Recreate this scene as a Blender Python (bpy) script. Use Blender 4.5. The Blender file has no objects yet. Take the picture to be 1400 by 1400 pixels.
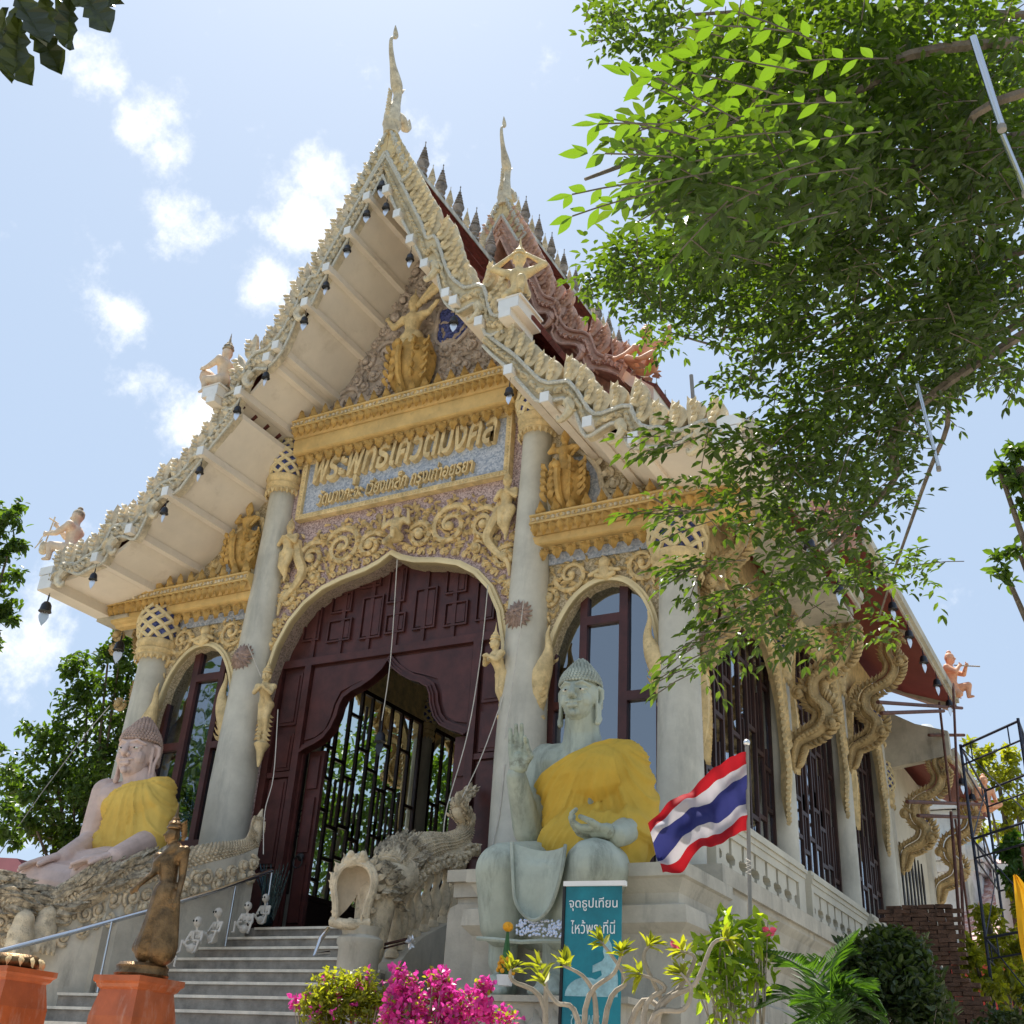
import bpy, bmesh, math, random
from mathutils import Vector, Matrix, noise, geometry
from math import sin, cos, pi, radians, sqrt, atan2
random.seed(7)
sc = bpy.context.scene
COL = sc.collection
V = Vector

# ------------------------------------------------------------------ camera
CP = V((10.7830, -14.5486, 1.6)); YAW, PIT, ROL, FOC = -0.524694, 0.484081, 0.0651622, 1544.1
_F = V((sin(YAW)*cos(PIT), cos(YAW)*cos(PIT), sin(PIT)))
_R = _F.cross(V((0, 0, 1))).normalized(); _U = _R.cross(_F)
RT = _R*cos(ROL) + _U*sin(ROL); UP = _U*cos(ROL) - _R*sin(ROL); FW = _F
cd = bpy.data.cameras.new('camera'); cam = bpy.data.objects.new('camera', cd); COL.objects.link(cam)
cd.sensor_width = 36; cd.lens = FOC/1400*36; cd.clip_end = 3000; cd.clip_start = 0.05
cam.matrix_world = Matrix(((RT.x, UP.x, -FW.x, CP.x), (RT.y, UP.y, -FW.y, CP.y), (RT.z, UP.z, -FW.z, CP.z), (0, 0, 0, 1)))
sc.camera = cam

def ray(x, y): return FW*FOC + RT*(x-700) - UP*(y-700)
def at(x, y, X=None, Y=None, Z=None, D=None):
    """point of the place seen at photo pixel x,y on the plane X=, Y=, Z= or at distance D"""
    d = ray(x, y)
    if X is not None: t = (X-CP.x)/d.x
    elif Y is not None: t = (Y-CP.y)/d.y
    elif Z is not None: t = (Z-CP.z)/d.z
    else: t = D/d.length
    return CP + d*t

# ------------------------------------------------------------------ light
SUN = V((-0.30, 0.26, 1.0)).normalized()      # towards the sun, high behind the hall
SUN_EL = math.asin(SUN.z); SUN_AZ = atan2(SUN.x, SUN.y)
sd = bpy.data.lights.new('sun', 'SUN'); sun = bpy.data.objects.new('sun', sd); COL.objects.link(sun)
sd.energy = 4.6; sd.angle = radians(0.53); sd.color = (1, .95, .86)
sun.rotation_euler = (-SUN).to_track_quat('-Z', 'Y').to_euler()
sun.location = (0, 0, 60)
w = bpy.data.worlds.new('World'); sc.world = w; w.use_nodes = True
nt = w.node_tree; N = nt.nodes; L = nt.links; N.clear()
out = N.new('ShaderNodeOutputWorld'); bg = N.new('ShaderNodeBackground'); L.new(bg.outputs[0], out.inputs[0])
sky = N.new('ShaderNodeTexSky'); sky.sky_type = 'NISHITA'; sky.sun_disc = False
sky.sun_elevation = SUN_EL; sky.sun_rotation = SUN_AZ; sky.air_density = 1.0; sky.dust_density = 2.0; sky.ozone_density = 1.2
bg.inputs[1].default_value = 0.10
tc = N.new('ShaderNodeTexCoord')
def cloudmask():
    # cumulus patches: big blobs at the directions where the photograph has them, broken up by noise; thin scatter everywhere else
    nz = N.new('ShaderNodeTexNoise'); nz.inputs['Scale'].default_value = 13; nz.inputs['Detail'].default_value = 12; nz.inputs['Roughness'].default_value = .66
    L.new(tc.outputs['Generated'], nz.inputs['Vector'])
    acc = None
    blobs = [(135, 108, 60, 1), (205, 165, 70, 1.1), (225, 200, 55, 1), (250, 320, 75, .9), (150, 345, 50, .6), (165, 425, 60, .9), (445, 240, 70, 1.1), (410, 300, 80, 1.1),
             (365, 400, 85, 1.1), (470, 290, 60, 1), (330, 540, 70, 1), (280, 570, 80, 1.1), (215, 525, 45, .5), (45, 870, 100, 1.15), (100, 900, 60, .8), (30, 980, 80, .8), (130, 990, 60, .7), (780, 370, 45, .9),
             (20, 1120, 60, .8), (60, 850, 50, .8), (1290, 820, 60, .35), (370, 190, 60, .45), (1330, 1120, 80, .9)]
    for (x, y, r, k) in blobs:
        d = ray(x, y).normalized()
        dp = N.new('ShaderNodeVectorMath'); dp.operation = 'DISTANCE'; dp.inputs[1].default_value = d
        nrm = N.new('ShaderNodeVectorMath'); nrm.operation = 'NORMALIZE'; L.new(tc.outputs['Generated'], nrm.inputs[0]); L.new(nrm.outputs[0], dp.inputs[0])
        mr = N.new('ShaderNodeMapRange'); mr.inputs[1].default_value = r/1544.0*1.12; mr.inputs[2].default_value = 0; mr.inputs[3].default_value = 0; mr.inputs[4].default_value = k
        L.new(dp.outputs['Value'], mr.inputs[0])
        if acc is None: acc = mr.outputs[0]
        else:
            m = N.new('ShaderNodeMath'); m.operation = 'MAXIMUM'; L.new(acc, m.inputs[0]); L.new(mr.outputs[0], m.inputs[1]); acc = m.outputs[0]
    nb = N.new('ShaderNodeTexNoise'); nb.inputs['Scale'].default_value = 3.2; nb.inputs['Detail'].default_value = 3
    L.new(tc.outputs['Generated'], nb.inputs['Vector'])
    b2 = N.new('ShaderNodeMapRange'); b2.inputs[1].default_value = .58; b2.inputs[2].default_value = .78; b2.inputs[4].default_value = .35; L.new(nb.outputs[0], b2.inputs[0])
    ad = N.new('ShaderNodeMath'); ad.operation = 'MAXIMUM'; L.new(acc, ad.inputs[0]); L.new(b2.outputs[0], ad.inputs[1])
    n2 = N.new('ShaderNodeMath'); n2.operation = 'MULTIPLY_ADD'; L.new(nz.outputs[0], n2.inputs[0]); n2.inputs[1].default_value = 3.2; n2.inputs[2].default_value = -1.93
    s = N.new('ShaderNodeMath'); s.operation = 'ADD'; L.new(ad.outputs[0], s.inputs[0]); L.new(n2.outputs[0], s.inputs[1])
    r = N.new('ShaderNodeMapRange'); r.interpolation_type = 'SMOOTHSTEP'; r.inputs[1].default_value = .02; r.inputs[2].default_value = 1.05; L.new(s.outputs[0], r.inputs[0])
    return r.outputs[0]
mixc = N.new('ShaderNodeMix'); mixc.data_type = 'RGBA'; L.new(cloudmask(), mixc.inputs[0])
# humid tropical air: the clear blue is veiled by thin white
veil = N.new('ShaderNodeMix'); veil.data_type = 'RGBA'; veil.inputs[0].default_value = .8; veil.inputs[7].default_value = (3.35, 4.25, 5.5, 1)
L.new(sky.outputs[0], veil.inputs[6]); L.new(veil.outputs[2], mixc.inputs[6]); mixc.inputs[7].default_value = (8.5, 8.5, 8.6, 1)
L.new(mixc.outputs[2], bg.inputs[0])
sc.view_settings.view_transform = 'Standard'; sc.view_settings.look = 'None'; sc.view_settings.gamma = 1; sc.view_settings.use_curve_mapping = False
sc.view_settings.exposure = 0.75
sc.render.engine = 'CYCLES'
sc.cycles.max_bounces = 6; sc.cycles.transparent_max_bounces = 12

# ------------------------------------------------------------------ materials
def mat(name, c, rough=.7, var=.18, ns=3.0, bump=.15, bs=30, stain=0.0, stainc=(.06, .055, .045), spec=.4, metal=0, c2=None, streak=0):
    m = bpy.data.materials.new(name); m.use_nodes = True; n = m.node_tree.nodes; l = m.node_tree.links
    b = n['Principled BSDF']; b.inputs['Roughness'].default_value = rough; b.inputs['Metallic'].default_value = metal
    b.inputs['Specular IOR Level'].default_value = spec
    t = n.new('ShaderNodeTexCoord'); g = n.new('ShaderNodeNewGeometry')
    a = n.new('ShaderNodeTexNoise'); a.inputs['Scale'].default_value = ns; a.inputs['Detail'].default_value = 8; a.inputs['Roughness'].default_value = .65
    l.new(g.outputs['Position'], a.inputs['Vector'])
    cr = n.new('ShaderNodeValToRGB'); e = cr.color_ramp.elements
    lo = [x*(1-var*1.6) for x in c]; hi = [min(1, x*(1+var)) for x in c]
    if c2: lo = c2
    e[0].position = .33; e[0].color = (*lo, 1); e[1].position = .66; e[1].color = (*hi, 1)
    l.new(a.outputs[0], cr.inputs[0]); last = cr.outputs[0]
    if stain > 0:
        mp = n.new('ShaderNodeMapping'); mp.inputs['Scale'].default_value = (1, 1, .22 if streak else 1); l.new(g.outputs['Position'], mp.inputs[0])
        s = n.new('ShaderNodeTexNoise'); s.inputs['Scale'].default_value = ns*1.7; s.inputs['Detail'].default_value = 10; s.inputs['Roughness'].default_value = .7
        l.new(mp.outputs[0], s.inputs['Vector'])
        r = n.new('ShaderNodeMapRange'); r.inputs[1].default_value = .62-stain*.2; r.inputs[2].default_value = .8-stain*.12; r.inputs[4].default_value = min(1, .35+stain)
        l.new(s.outputs[0], r.inputs[0])
        mx = n.new('ShaderNodeMix'); mx.data_type = 'RGBA'; l.new(r.outputs[0], mx.inputs[0]); l.new(last, mx.inputs[6]); mx.inputs[7].default_value = (*stainc, 1); last = mx.outputs[2]
    l.new(last, b.inputs['Base Color'])
    if bump:
        bn = n.new('ShaderNodeTexNoise'); bn.inputs['Scale'].default_value = bs; bn.inputs['Detail'].default_value = 5; l.new(g.outputs['Position'], bn.inputs['Vector'])
        bp = n.new('ShaderNodeBump'); bp.inputs['Strength'].default_value = bump; bp.inputs['Distance'].default_value = .03
        l.new(bn.outputs[0], bp.inputs['Height']); l.new(bp.outputs[0], b.inputs['Normal'])
    return m
def speckle(name, ca, cb, scale, bump=.5, thr=.35):
    m = bpy.data.materials.new(name); m.use_nodes = True; n = m.node_tree.nodes; l = m.node_tree.links; b = n['Principled BSDF']
    b.inputs['Roughness'].default_value = .75
    g = n.new('ShaderNodeNewGeometry'); v = n.new('ShaderNodeTexVoronoi'); v.inputs['Scale'].default_value = scale; l.new(g.outputs['Position'], v.inputs['Vector'])
    cr = n.new('ShaderNodeValToRGB'); e = cr.color_ramp.elements; e[0].position = .15; e[0].color = (*ca, 1); e[1].position = .85; e[1].color = (*cb, 1)
    sep = n.new('ShaderNodeSeparateColor'); l.new(v.outputs['Color'], sep.inputs[0]); l.new(sep.outputs[0], cr.inputs[0]); l.new(cr.outputs[0], b.inputs['Base Color'])
    bp = n.new('ShaderNodeBump'); bp.inputs['Strength'].default_value = bump; bp.inputs['Distance'].default_value = .02; bp.invert = True
    l.new(v.outputs['Distance'], bp.inputs['Height']); l.new(bp.outputs[0], b.inputs['Normal']); return m
def leafmat(name, c, tr=.45, var=.35):
    m = bpy.data.materials.new(name); m.use_nodes = True; n = m.node_tree.nodes; l = m.node_tree.links; b = n['Principled BSDF']; o = n['Material Output']
    b.inputs['Roughness'].default_value = .38; b.inputs['Specular IOR Level'].default_value = .45
    g = n.new('ShaderNodeNewGeometry'); cr = n.new('ShaderNodeValToRGB'); e = cr.color_ramp.elements
    e[0].color = (*[x*(1-var) for x in c], 1); e[1].color = (c[0]*(1+var*1.3), c[1]*(1+var*.8), c[2]*(1+var*.3), 1)
    l.new(g.outputs['Random Per Island'], cr.inputs[0]); l.new(cr.outputs[0], b.inputs['Base Color'])
    t = n.new('ShaderNodeBsdfTranslucent'); hs = n.new('ShaderNodeMix'); hs.data_type = 'RGBA'; hs.blend_type = 'MULTIPLY'; hs.inputs[0].default_value = 1
    l.new(cr.outputs[0], hs.inputs[6]); hs.inputs[7].default_value = (3.0, 2.9, .6, 1); hs.clamp_result = False
    l.new(hs.outputs[2], t.inputs[0])
    ms = n.new('ShaderNodeMixShader'); ms.inputs[0].default_value = tr; l.new(b.outputs[0], ms.inputs[1]); l.new(t.outputs[0], ms.inputs[2]); l.new(ms.outputs[0], o.inputs[0]); return m
def cloth(name, c, tr=.35):
    m = mat(name, c, .75, .06, 2, .06, 200, spec=.2); n = m.node_tree.nodes; l = m.node_tree.links; b = n['Principled BSDF']; o = n['Material Output']
    t = n.new('ShaderNodeBsdfTranslucent'); t.inputs[0].default_value = (*c, 1); ms = n.new('ShaderNodeMixShader'); ms.inputs[0].default_value = tr
    l.new(b.outputs[0], ms.inputs[1]); l.new(t.outputs[0], ms.inputs[2]); l.new(ms.outputs[0], o.inputs[0]); return m
def glassmat(name, gl=.3, tint=(.75, .8, .85), rough=.02, see=.75):
    m = bpy.data.materials.new(name); m.use_nodes = True; n = m.node_tree.nodes; l = m.node_tree.links; n.remove(n['Principled BSDF']); o = n['Material Output']
    g = n.new('ShaderNodeBsdfGlossy'); g.inputs['Roughness'].default_value = rough; g.inputs[0].default_value = (.9, .95, 1, 1)
    t = n.new('ShaderNodeBsdfTransparent'); t.inputs[0].default_value = (*[x*see for x in tint], 1)
    f = n.new('ShaderNodeLayerWeight'); f.inputs[0].default_value = .5; pw = n.new('ShaderNodeMath'); pw.operation = 'POWER'; pw.inputs[1].default_value = 4; l.new(f.outputs['Facing'], pw.inputs[0]); ad = n.new('ShaderNodeMath'); ad.operation = 'ADD'; ad.inputs[1].default_value = gl; ad.use_clamp = True
    l.new(pw.outputs[0], ad.inputs[0]); ms = n.new('ShaderNodeMixShader'); l.new(ad.outputs[0], ms.inputs[0]); l.new(t.outputs[0], ms.inputs[1]); l.new(g.outputs[0], ms.inputs[2]); l.new(ms.outputs[0], o.inputs[0])
    nz = n.new('ShaderNodeTexNoise'); nz.inputs['Scale'].default_value = 1.3; ge = n.new('ShaderNodeNewGeometry'); l.new(ge.outputs['Position'], nz.inputs['Vector'])
    bp = n.new('ShaderNodeBump'); bp.inputs['Strength'].default_value = .03; bp.inputs['Distance'].default_value = .3; l.new(nz.outputs[0], bp.inputs['Height']); l.new(bp.outputs[0], g.inputs['Normal'])
    return m
M = {}
M['ochre'] = mat('ochre_stucco', (.68, .465, .185), .6, .14, 2.2, .2, 40, .25, (.2, .13, .06))
M['gold'] = mat('gold_stucco', (.74, .56, .29), .6, .2, 5, .35, 55, .35, (.22, .15, .08))
M['darkgold'] = mat('dark_gold_stucco', (.57, .35, .105), .55, .2, 5, .3, 55, .35, (.16, .09, .05))
M['cream'] = mat('cream_band', (.76, .62, .36), .6, .1, 1.5, .1, 40, .15, (.3, .22, .12))
M['pale'] = mat('pale_ornament', (.70, .60, .44), .65, .25, 5, .45, 45, .4, (.2, .17, .13))
M['rosy'] = mat('rosy_ornament', (.64, .40, .30), .65, .2, 5, .4, 45, .3, (.25, .15, .11))
M['mauve'] = mat('mauve_relief', (.56, .46, .39), .7, .25, 5, .4, 40, .3, (.2, .14, .12))
M['soffit'] = mat('cream_soffit', (.84, .75, .64), .7, .07, .7, .05, 20, .3, (.52, .43, .33))
M['white'] = mat('white_paint', (.80, .80, .80), .6, .06, 2, .05, 30, .1, (.4, .4, .4))
M['pebble'] = speckle('pebbled_pink_wall', (.30, .20, .19), (.66, .50, .48), 42)
M['sand'] = speckle('pebbled_sand_wall', (.34, .26, .15), (.66, .54, .36), 48)
M['mosaic'] = speckle('blue_grey_mosaic', (.30, .35, .45), (.56, .59, .66), 30, .3)
M['rim'] = mat('grey_mosaic_rim', (.60, .57, .49), .45, .2, 30, .3, 60, .25, (.2, .2, .2))
M['naga2'] = mat('tan_naga', (.52, .38, .19), .7, .2, 5, .4, 50, .35, (.22, .16, .09))
M['navy'] = speckle('navy_mosaic', (.02, .03, .12), (.10, .12, .34), 30, .4)
M['column'] = mat('grey_column', (.57, .54, .46), .55, .12, 1.4, .08, 25, .48, (.33, .32, .28), streak=1)
M['wood'] = mat('red_brown_wood', (.075, .022, .019), .42, .25, 3, .1, 60, .2, (.05, .015, .012), streak=1)
M['darkwood'] = mat('dark_wood', (.045, .018, .014), .45, .25, 3, .1, 60)
M['black'] = mat('black_iron', (.012, .012, .013), .5, .2, 4, .1, 40)
M['redsoffit'] = mat('red_soffit', (.22, .05, .04), .6, .1, 2, .05, 20)
M['tile'] = mat('red_roof_tile', (.16, .035, .028), .5, .3, 6, .2, 50, .3, (.05, .03, .03))
M['concrete'] = mat('weathered_concrete', (.52, .475, .39), .8, .15, 1.6, .2, 30, .45, (.16, .15, .13), streak=1)
M['side'] = mat('side_wall_paint', (.60, .56, .46), .7, .08, 1.2, .08, 25, .3, (.36, .33, .27), streak=1)
M['step'] = mat('grey_step', (.31, .27, .225), .8, .25, 4, .25, 60, .3, (.14, .13, .12))
M['nosing'] = mat('sun_painted_nosing', (.74, .67, .56), .7, .15, 4, .1, 60)  # colour raised to paint in sunlight that never reaches the step edges
M['naga'] = mat('weathered_naga', (.68, .56, .39), .8, .2, 5, .6, 50, .5, (.10, .09, .07))
M['mane'] = mat('naga_mane', (.54, .45, .32), .85, .35, 9, .7, 60, .85, (.05, .045, .04))
M['jade'] = mat('jade_green_stone', (.43, .465, .385), .5, .12, 2.2, .15, 40, .62, (.16, .18, .15), streak=1)
M['jadehair'] = mat('grey_green_curls', (.40, .43, .37), .7, .2, 5, .3, 60, .3, (.15, .15, .12))
M['pinkstone'] = mat('pink_stone', (.62, .47, .42), .6, .1, 3, .1, 40, .3, (.35, .26, .23))
M['pinkhair'] = mat('dusty_rose_curls', (.46, .33, .28), .7, .2, 6, .3, 60)
M['robe'] = cloth('yellow_robe', (.80, .55, .13), .12)
M['robe2'] = cloth('golden_robe', (.68, .44, .07), .12)
M['bronze'] = mat('aged_bronze', (.20, .12, .055), .38, .35, 7, .35, 60, .5, (.05, .035, .02), metal=.75)
M['skin'] = mat('tan_figure_paint', (.70, .50, .34), .6, .15, 6, .15, 60, .3, (.3, .2, .14))
M['pinkskin'] = mat('pink_figure_paint', (.70, .55, .41), .6, .12, 6, .1, 60, .25, (.35, .24, .19))
M['orangeskin'] = mat('orange_figure_paint', (.76, .38, .22), .6, .12, 6, .1, 60, .2, (.35, .16, .1))
M['terracotta'] = mat('orange_terracotta', (.42, .10, .03), .35, .15, 3, .08, 40, .35, (.52, .36, .28), streak=1)
M['steel'] = mat('polished_steel', (.62, .62, .64), .16, .03, 3, 0, metal=1)
M['bell'] = mat('dark_bell_metal', (.025, .027, .035), .4, .2, 6, .1, metal=.3)
M['bright'] = mat('bright_tin', (.80, .80, .82), .3, .05, 6, 0, metal=.85)
M['cord'] = mat('sacred_string', (.62, .58, .52), .8, .1, 9, 0)
M['rope'] = mat('grey_cable', (.25, .24, .23), .8, .1, 9, 0)
M['bone'] = mat('bone_white_clay', (.64, .58, .50), .7, .15, 8, .2, 60, .3, (.3, .25, .2))
M['scaf'] = mat('blue_black_tube', (.02, .025, .05), .45, .3, 8, 0, stain=.3, stainc=(.12, .05, .03))
M['rust'] = mat('rusty_tube', (.13, .05, .035), .7, .3, 8, 0)
M['brick'] = mat('old_brick', (.11, .06, .04), .9, .35, 5, .6, 30, .5, (.05, .035, .03))
M['bark'] = mat('bark', (.16, .13, .10), .9, .3, 8, .6, 30)
M['palebark'] = mat('pale_smooth_bark', (.34, .29, .23), .8, .2, 8, .3, 30)
M['leaf_a'] = leafmat('canopy_leaf', (.045, .085, .014), .45)
M['leaf_b'] = leafmat('tree_leaf', (.05, .10, .02), .4)
M['leaf_c'] = leafmat('bush_leaf', (.035, .06, .022), .3)
M['leaf_y'] = leafmat('yellow_green_leaf', (.16, .19, .03), .5)
M['leaf_g'] = leafmat('bright_shrub_leaf', (.17, .26, .035), .5)  # brighter green than the other leaf materials
M['leaf_d'] = leafmat('dark_broad_leaf', (.018, .028, .010), .15)
M['frond'] = leafmat('frond', (.04, .10, .02), .4)
M['magenta'] = leafmat('magenta_bract', (.60, .05, .34), .45, .3)
for n_ in M['magenta'].node_tree.nodes:
    if n_.type == 'MIX': n_.inputs[7].default_value = (1.3, 1.5, 1.5, 1)
M['pinkflower'] = mat('pink_flower', (.75, .08, .16), .6, .2, 9, 0)
M['marigold'] = mat('marigold', (.85, .38, .02), .7, .2, 30, .3)
M['teal'] = mat('teal_banner', (.01, .19, .24), .5, .3, 1.6, 0, c2=(.006, .11, .15))
M['ghost'] = mat('pale_print', (.30, .50, .54), .5, .2, 12, 0)
M['letter'] = mat('white_letter', (.80, .82, .84), .5, .03, 9, 0)
M['flagred'] = cloth('flag_red', (.40, .012, .02), .3); M['flagwhite'] = cloth('flag_white', (.52, .49, .53), .3); M['flagblue'] = cloth('flag_blue', (.035, .04, .17), .3)
M['yflag'] = cloth('yellow_flag', (.85, .48, .03), .5)
M['glassF'] = glassmat('front_glass', .27, (.30, .40, .52), see=.35)
M['glassS'] = glassmat('side_glass', .20, (.8, .85, .9))
M['pane'] = glassmat('thin_glass', .04, (.9, .95, .93), see=.92)
M['ground'] = mat('pale_paving', (.50, .45, .37), .85, .15, .6, .2, 12, .3, (.22, .2, .18))
M['grassg'] = mat('distant_ground', (.12, .13, .06), .9, .3, .1, .2, 6)
M['rooftile2'] = speckle('mottled_roof_tiles', (.42, .22, .20), (.66, .52, .50), 9, .3)
M['eyew'] = mat('eye_white', (.7, .68, .6), .3, .02, 9, 0); M['eyeb'] = mat('eye_dark', (.01, .01, .01), .2, 0, 9, 0)

# ------------------------------------------------------------------ geometry collector
class G:
    def __init__(s): s.v = []; s.f = []
    def add(s, vs, fs, T=None):
        o = len(s.v)
        s.v += [tuple(T @ V(p)) if T else tuple(p) for p in vs]; s.f += [tuple(i+o for i in f) for f in fs]
    def box(s, a, b, T=None):
        x0, y0, z0 = a; x1, y1, z1 = b
        if x0 > x1: x0, x1 = x1, x0
        if y0 > y1: y0, y1 = y1, y0
        if z0 > z1: z0, z1 = z1, z0
        s.add([(x0, y0, z0), (x1, y0, z0), (x1, y1, z0), (x0, y1, z0), (x0, y0, z1), (x1, y0, z1), (x1, y1, z1), (x0, y1, z1)],
              [(3, 2, 1, 0), (4, 5, 6, 7), (0, 1, 5, 4), (1, 2, 6, 5), (2, 3, 7, 6), (3, 0, 4, 7)], T)
    def tube(s, P, r, n=6, cap=True, flat=1.0, up=None):
        P = [V(p) for p in P]; R = r if isinstance(r, (list, tuple)) else [r]*len(P)
        o = len(s.v); m = len(P); prev = None
        for i, p in enumerate(P):
            t = (P[min(i+1, m-1)]-P[max(i-1, 0)])
            t = t.normalized() if t.length > 1e-9 else V((0, 0, 1))
            if up is not None: a = V(up).cross(t)
            elif prev is None: a = t.cross(V((0, 0, 1)) if abs(t.z) < .9 else V((1, 0, 0)))
            else: a = prev - t*prev.dot(t)
            if a.length < 1e-6: a = t.cross(V((1, 0, 0))) if abs(t.x) < .9 else t.cross(V((0, 1, 0)))
            a.normalize(); prev = a; b = t.cross(a)
            for k in range(n):
                an = 2*pi*k/n; s.v.append(tuple(p + a*(cos(an)*R[i]) + b*(sin(an)*R[i]*flat)))
        for i in range(m-1):
            for k in range(n):
                k2 = (k+1) % n; s.f.append((o+i*n+k, o+i*n+k2, o+(i+1)*n+k2, o+(i+1)*n+k))
        if cap: s.f.append(tuple(o+k for k in reversed(range(n)))); s.f.append(tuple(o+(m-1)*n+k for k in range(n)))
    def lathe(s, prof, n=16, c=(0, 0, 0), T=None, cap=True):
        vs = []; fs = []; m = len(prof)
        for r, z in prof:
            for k in range(n): vs.append((c[0]+r*cos(2*pi*k/n), c[1]+r*sin(2*pi*k/n), c[2]+z))
        for i in range(m-1):
            for k in range(n): k2 = (k+1) % n; fs.append((i*n+k, i*n+k2, (i+1)*n+k2, (i+1)*n+k))
        if cap: fs.append(tuple(reversed(range(n)))); fs.append(tuple((m-1)*n+k for k in range(n)))
        s.add(vs, fs, T)
    def prism(s, poly, y0, y1, T=None):
        """poly of (x,z) extruded along y; may be concave"""
        n = len(poly); tri = geometry.tessellate_polygon([[V((p[0], p[1], 0)) for p in poly]])
        vs = [(p[0], y0, p[1]) for p in poly] + [(p[0], y1, p[1]) for p in poly]
        fs = [tuple(t) for t in tri] + [tuple(i+n for i in reversed(t)) for t in tri] + [(i, (i+1) % n, (i+1) % n+n, i+n) for i in range(n)]
        s.add(vs, fs, T)
    def ell(s, c, r, T=None, nu=10, nv=7):
        if not isinstance(r, (tuple, list)): r = (r, r, r)
        vs = [(c[0], c[1], c[2]-r[2])]; fs = []
        for j in range(1, nv):
            a = -pi/2+pi*j/nv
            for k in range(nu): vs.append((c[0]+r[0]*cos(a)*cos(2*pi*k/nu), c[1]+r[1]*cos(a)*sin(2*pi*k/nu), c[2]+r[2]*sin(a)))
        vs.append((c[0], c[1], c[2]+r[2])); top = len(vs)-1
        for k in range(nu):
            k2 = (k+1) % nu; fs.append((0, 1+k2, 1+k))
            for j in range(nv-2): fs.append((1+j*nu+k, 1+j*nu+k2, 1+(j+1)*nu+k2, 1+(j+1)*nu+k))
            fs.append((1+(nv-2)*nu+k, 1+(nv-2)*nu+k2, top))
        s.add(vs, fs, T)
    def cap(s, a, b, ra, rb, n=12):
        a = V(a); b = V(b); d = b-a
        if d.length < 1e-6: s.ell(a, ra); return
        t = d.normalized(); P = []; R = []
        for i in range(5):
            an = pi/2*(1-i/4); P.append(a - t*(ra*sin(an))); R.append(max(ra*cos(an), ra*.02))
        for i in range(5):
            an = pi/2*i/4; P.append(b + t*(rb*sin(an))); R.append(max(rb*cos(an), rb*.02))
        s.tube(P, R, n)
    def leafy(s, base, tip, w, nrm, th=.02, curl=0.0, n=6):
        """kanok flame: a pointed, thick, slightly curled leaf"""
        base = V(base); tip = V(tip); nrm = V(nrm).normalized(); d = tip-base; side = d.cross(nrm).normalized()
        prof = [0, .75, 1, .85, .55, .25, 0]; m = len(prof)-1; L_ = []; R_ = []; C_ = []
        for i, p in enumerate(prof):
            t = i/m; c = base + d*t + side*(curl*d.length*sin(t*pi*.9)*1.0*(t)) + nrm*th*sin(pi*min(1, t*1.1))
            L_.append(c + side*(w*.5*p) - nrm*th*.8*(p > 0)); R_.append(c - side*(w*.5*p) - nrm*th*.8*(p > 0)); C_.append(c+nrm*th*.6)
        vs = []
        for i in range(m+1): vs += [L_[i], C_[i], R_[i]]
        fs = []
        for i in range(m):
            a = i*3; fs += [(a, a+3, a+4, a+1), (a+1, a+4, a+5, a+2), (a+2, a+5, a+3, a)]
        s.add(vs, fs)
    def scroll(s, c, r, y, sgn=1, a0=0, turns=1.6, th=.045, leaves=7, T=None, wob=1):
        """kanok scroll in an XZ plane at y: spiral stem with flame leaves outside"""
        cx, cz = c; P = []; R = []; n = int(26*turns/1.6)+6
        for i in range(n+1):
            t = i/n; a = a0+sgn*2*pi*turns*t; rr = r*(1-t)**.8*.94+r*.06
            P.append((cx+rr*cos(a), y-th*(.3+.9*t), cz+rr*sin(a))); R.append(th*(1.05-.35*t))
        R[0] = th*.35; s.tube(P, R, 6)
        s.ell(P[-1], (th*1.5, th*1.5, th*1.5), nu=7, nv=5)
        leaves = int(leaves*1.7)
        for k in range(leaves):
            t = (k+.4)/leaves*.72; i = int(t*n); a = a0+sgn*2*pi*turns*t
            p = V(P[i]); outv = V((cos(a), 0, sin(a))); tan = V((-sin(a), 0, cos(a)))*sgn
            ln = r*(.50-.34*t)*(1 if k % 2 else .7); s.leafy(p - outv*th*.3, p+outv*ln*.78+tan*ln*-.55, ln*.42, (0, -1, 0), th*1.1, .3*sgn)

def mesh(name, g, smooth=False):
    me = bpy.data.meshes.new(name); me.from_pydata(g.v, [], g.f); me.validate(clean_customdata=False); me.update()
    bm = bmesh.new(); bm.from_mesh(me); bmesh.ops.recalc_face_normals(bm, faces=bm.faces); bm.to_mesh(me); bm.free()
    if smooth:
        me.polygons.foreach_set('use_smooth', [True]*len(me.polygons))
        try: me.set_sharp_from_angle(angle=radians(50))
        except Exception: pass
    return me
def rmesh(name, g):
    me = bpy.data.meshes.new(name); me.from_pydata(g.v, [], g.f); me.update(); return me
def thing(name, label, cat, loc=(0, 0, 0), group=None, rotz=0):
    o = bpy.data.objects.new(name, None); COL.objects.link(o); o.location = loc; o.rotation_euler = (0, 0, rotz); o.empty_display_size = .2
    o['label'] = label; o['category'] = cat
    if group: o['group'] = group
    return o
def tag(o, label, cat, group=None):
    o['label'] = label; o['category'] = cat
    if group: o['group'] = group
    return o
def off(parent):
    """offset that puts world-coordinate geometry right under its root"""
    p = parent; t = V((0, 0, 0))
    while p is not None: t += p.location; p = p.parent
    return -t
def put(name, me, m, parent=None, T=None, world=False, label=None, kind=None):
    if m is not None and not me.materials: me.materials.append(m)
    o = bpy.data.objects.new(name, me); COL.objects.link(o)
    if m is not None and me.materials[0] != m: o.material_slots[0].link = 'OBJECT'; o.material_slots[0].material = m
    if parent is not None: o.parent = parent
    if T is not None: o.matrix_basis = T
    if world and parent is not None: o.location = (o.location + off(parent)) if T is not None else off(parent)
    if label: o['label'] = label
    if kind: o['kind'] = kind
    return o
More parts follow.
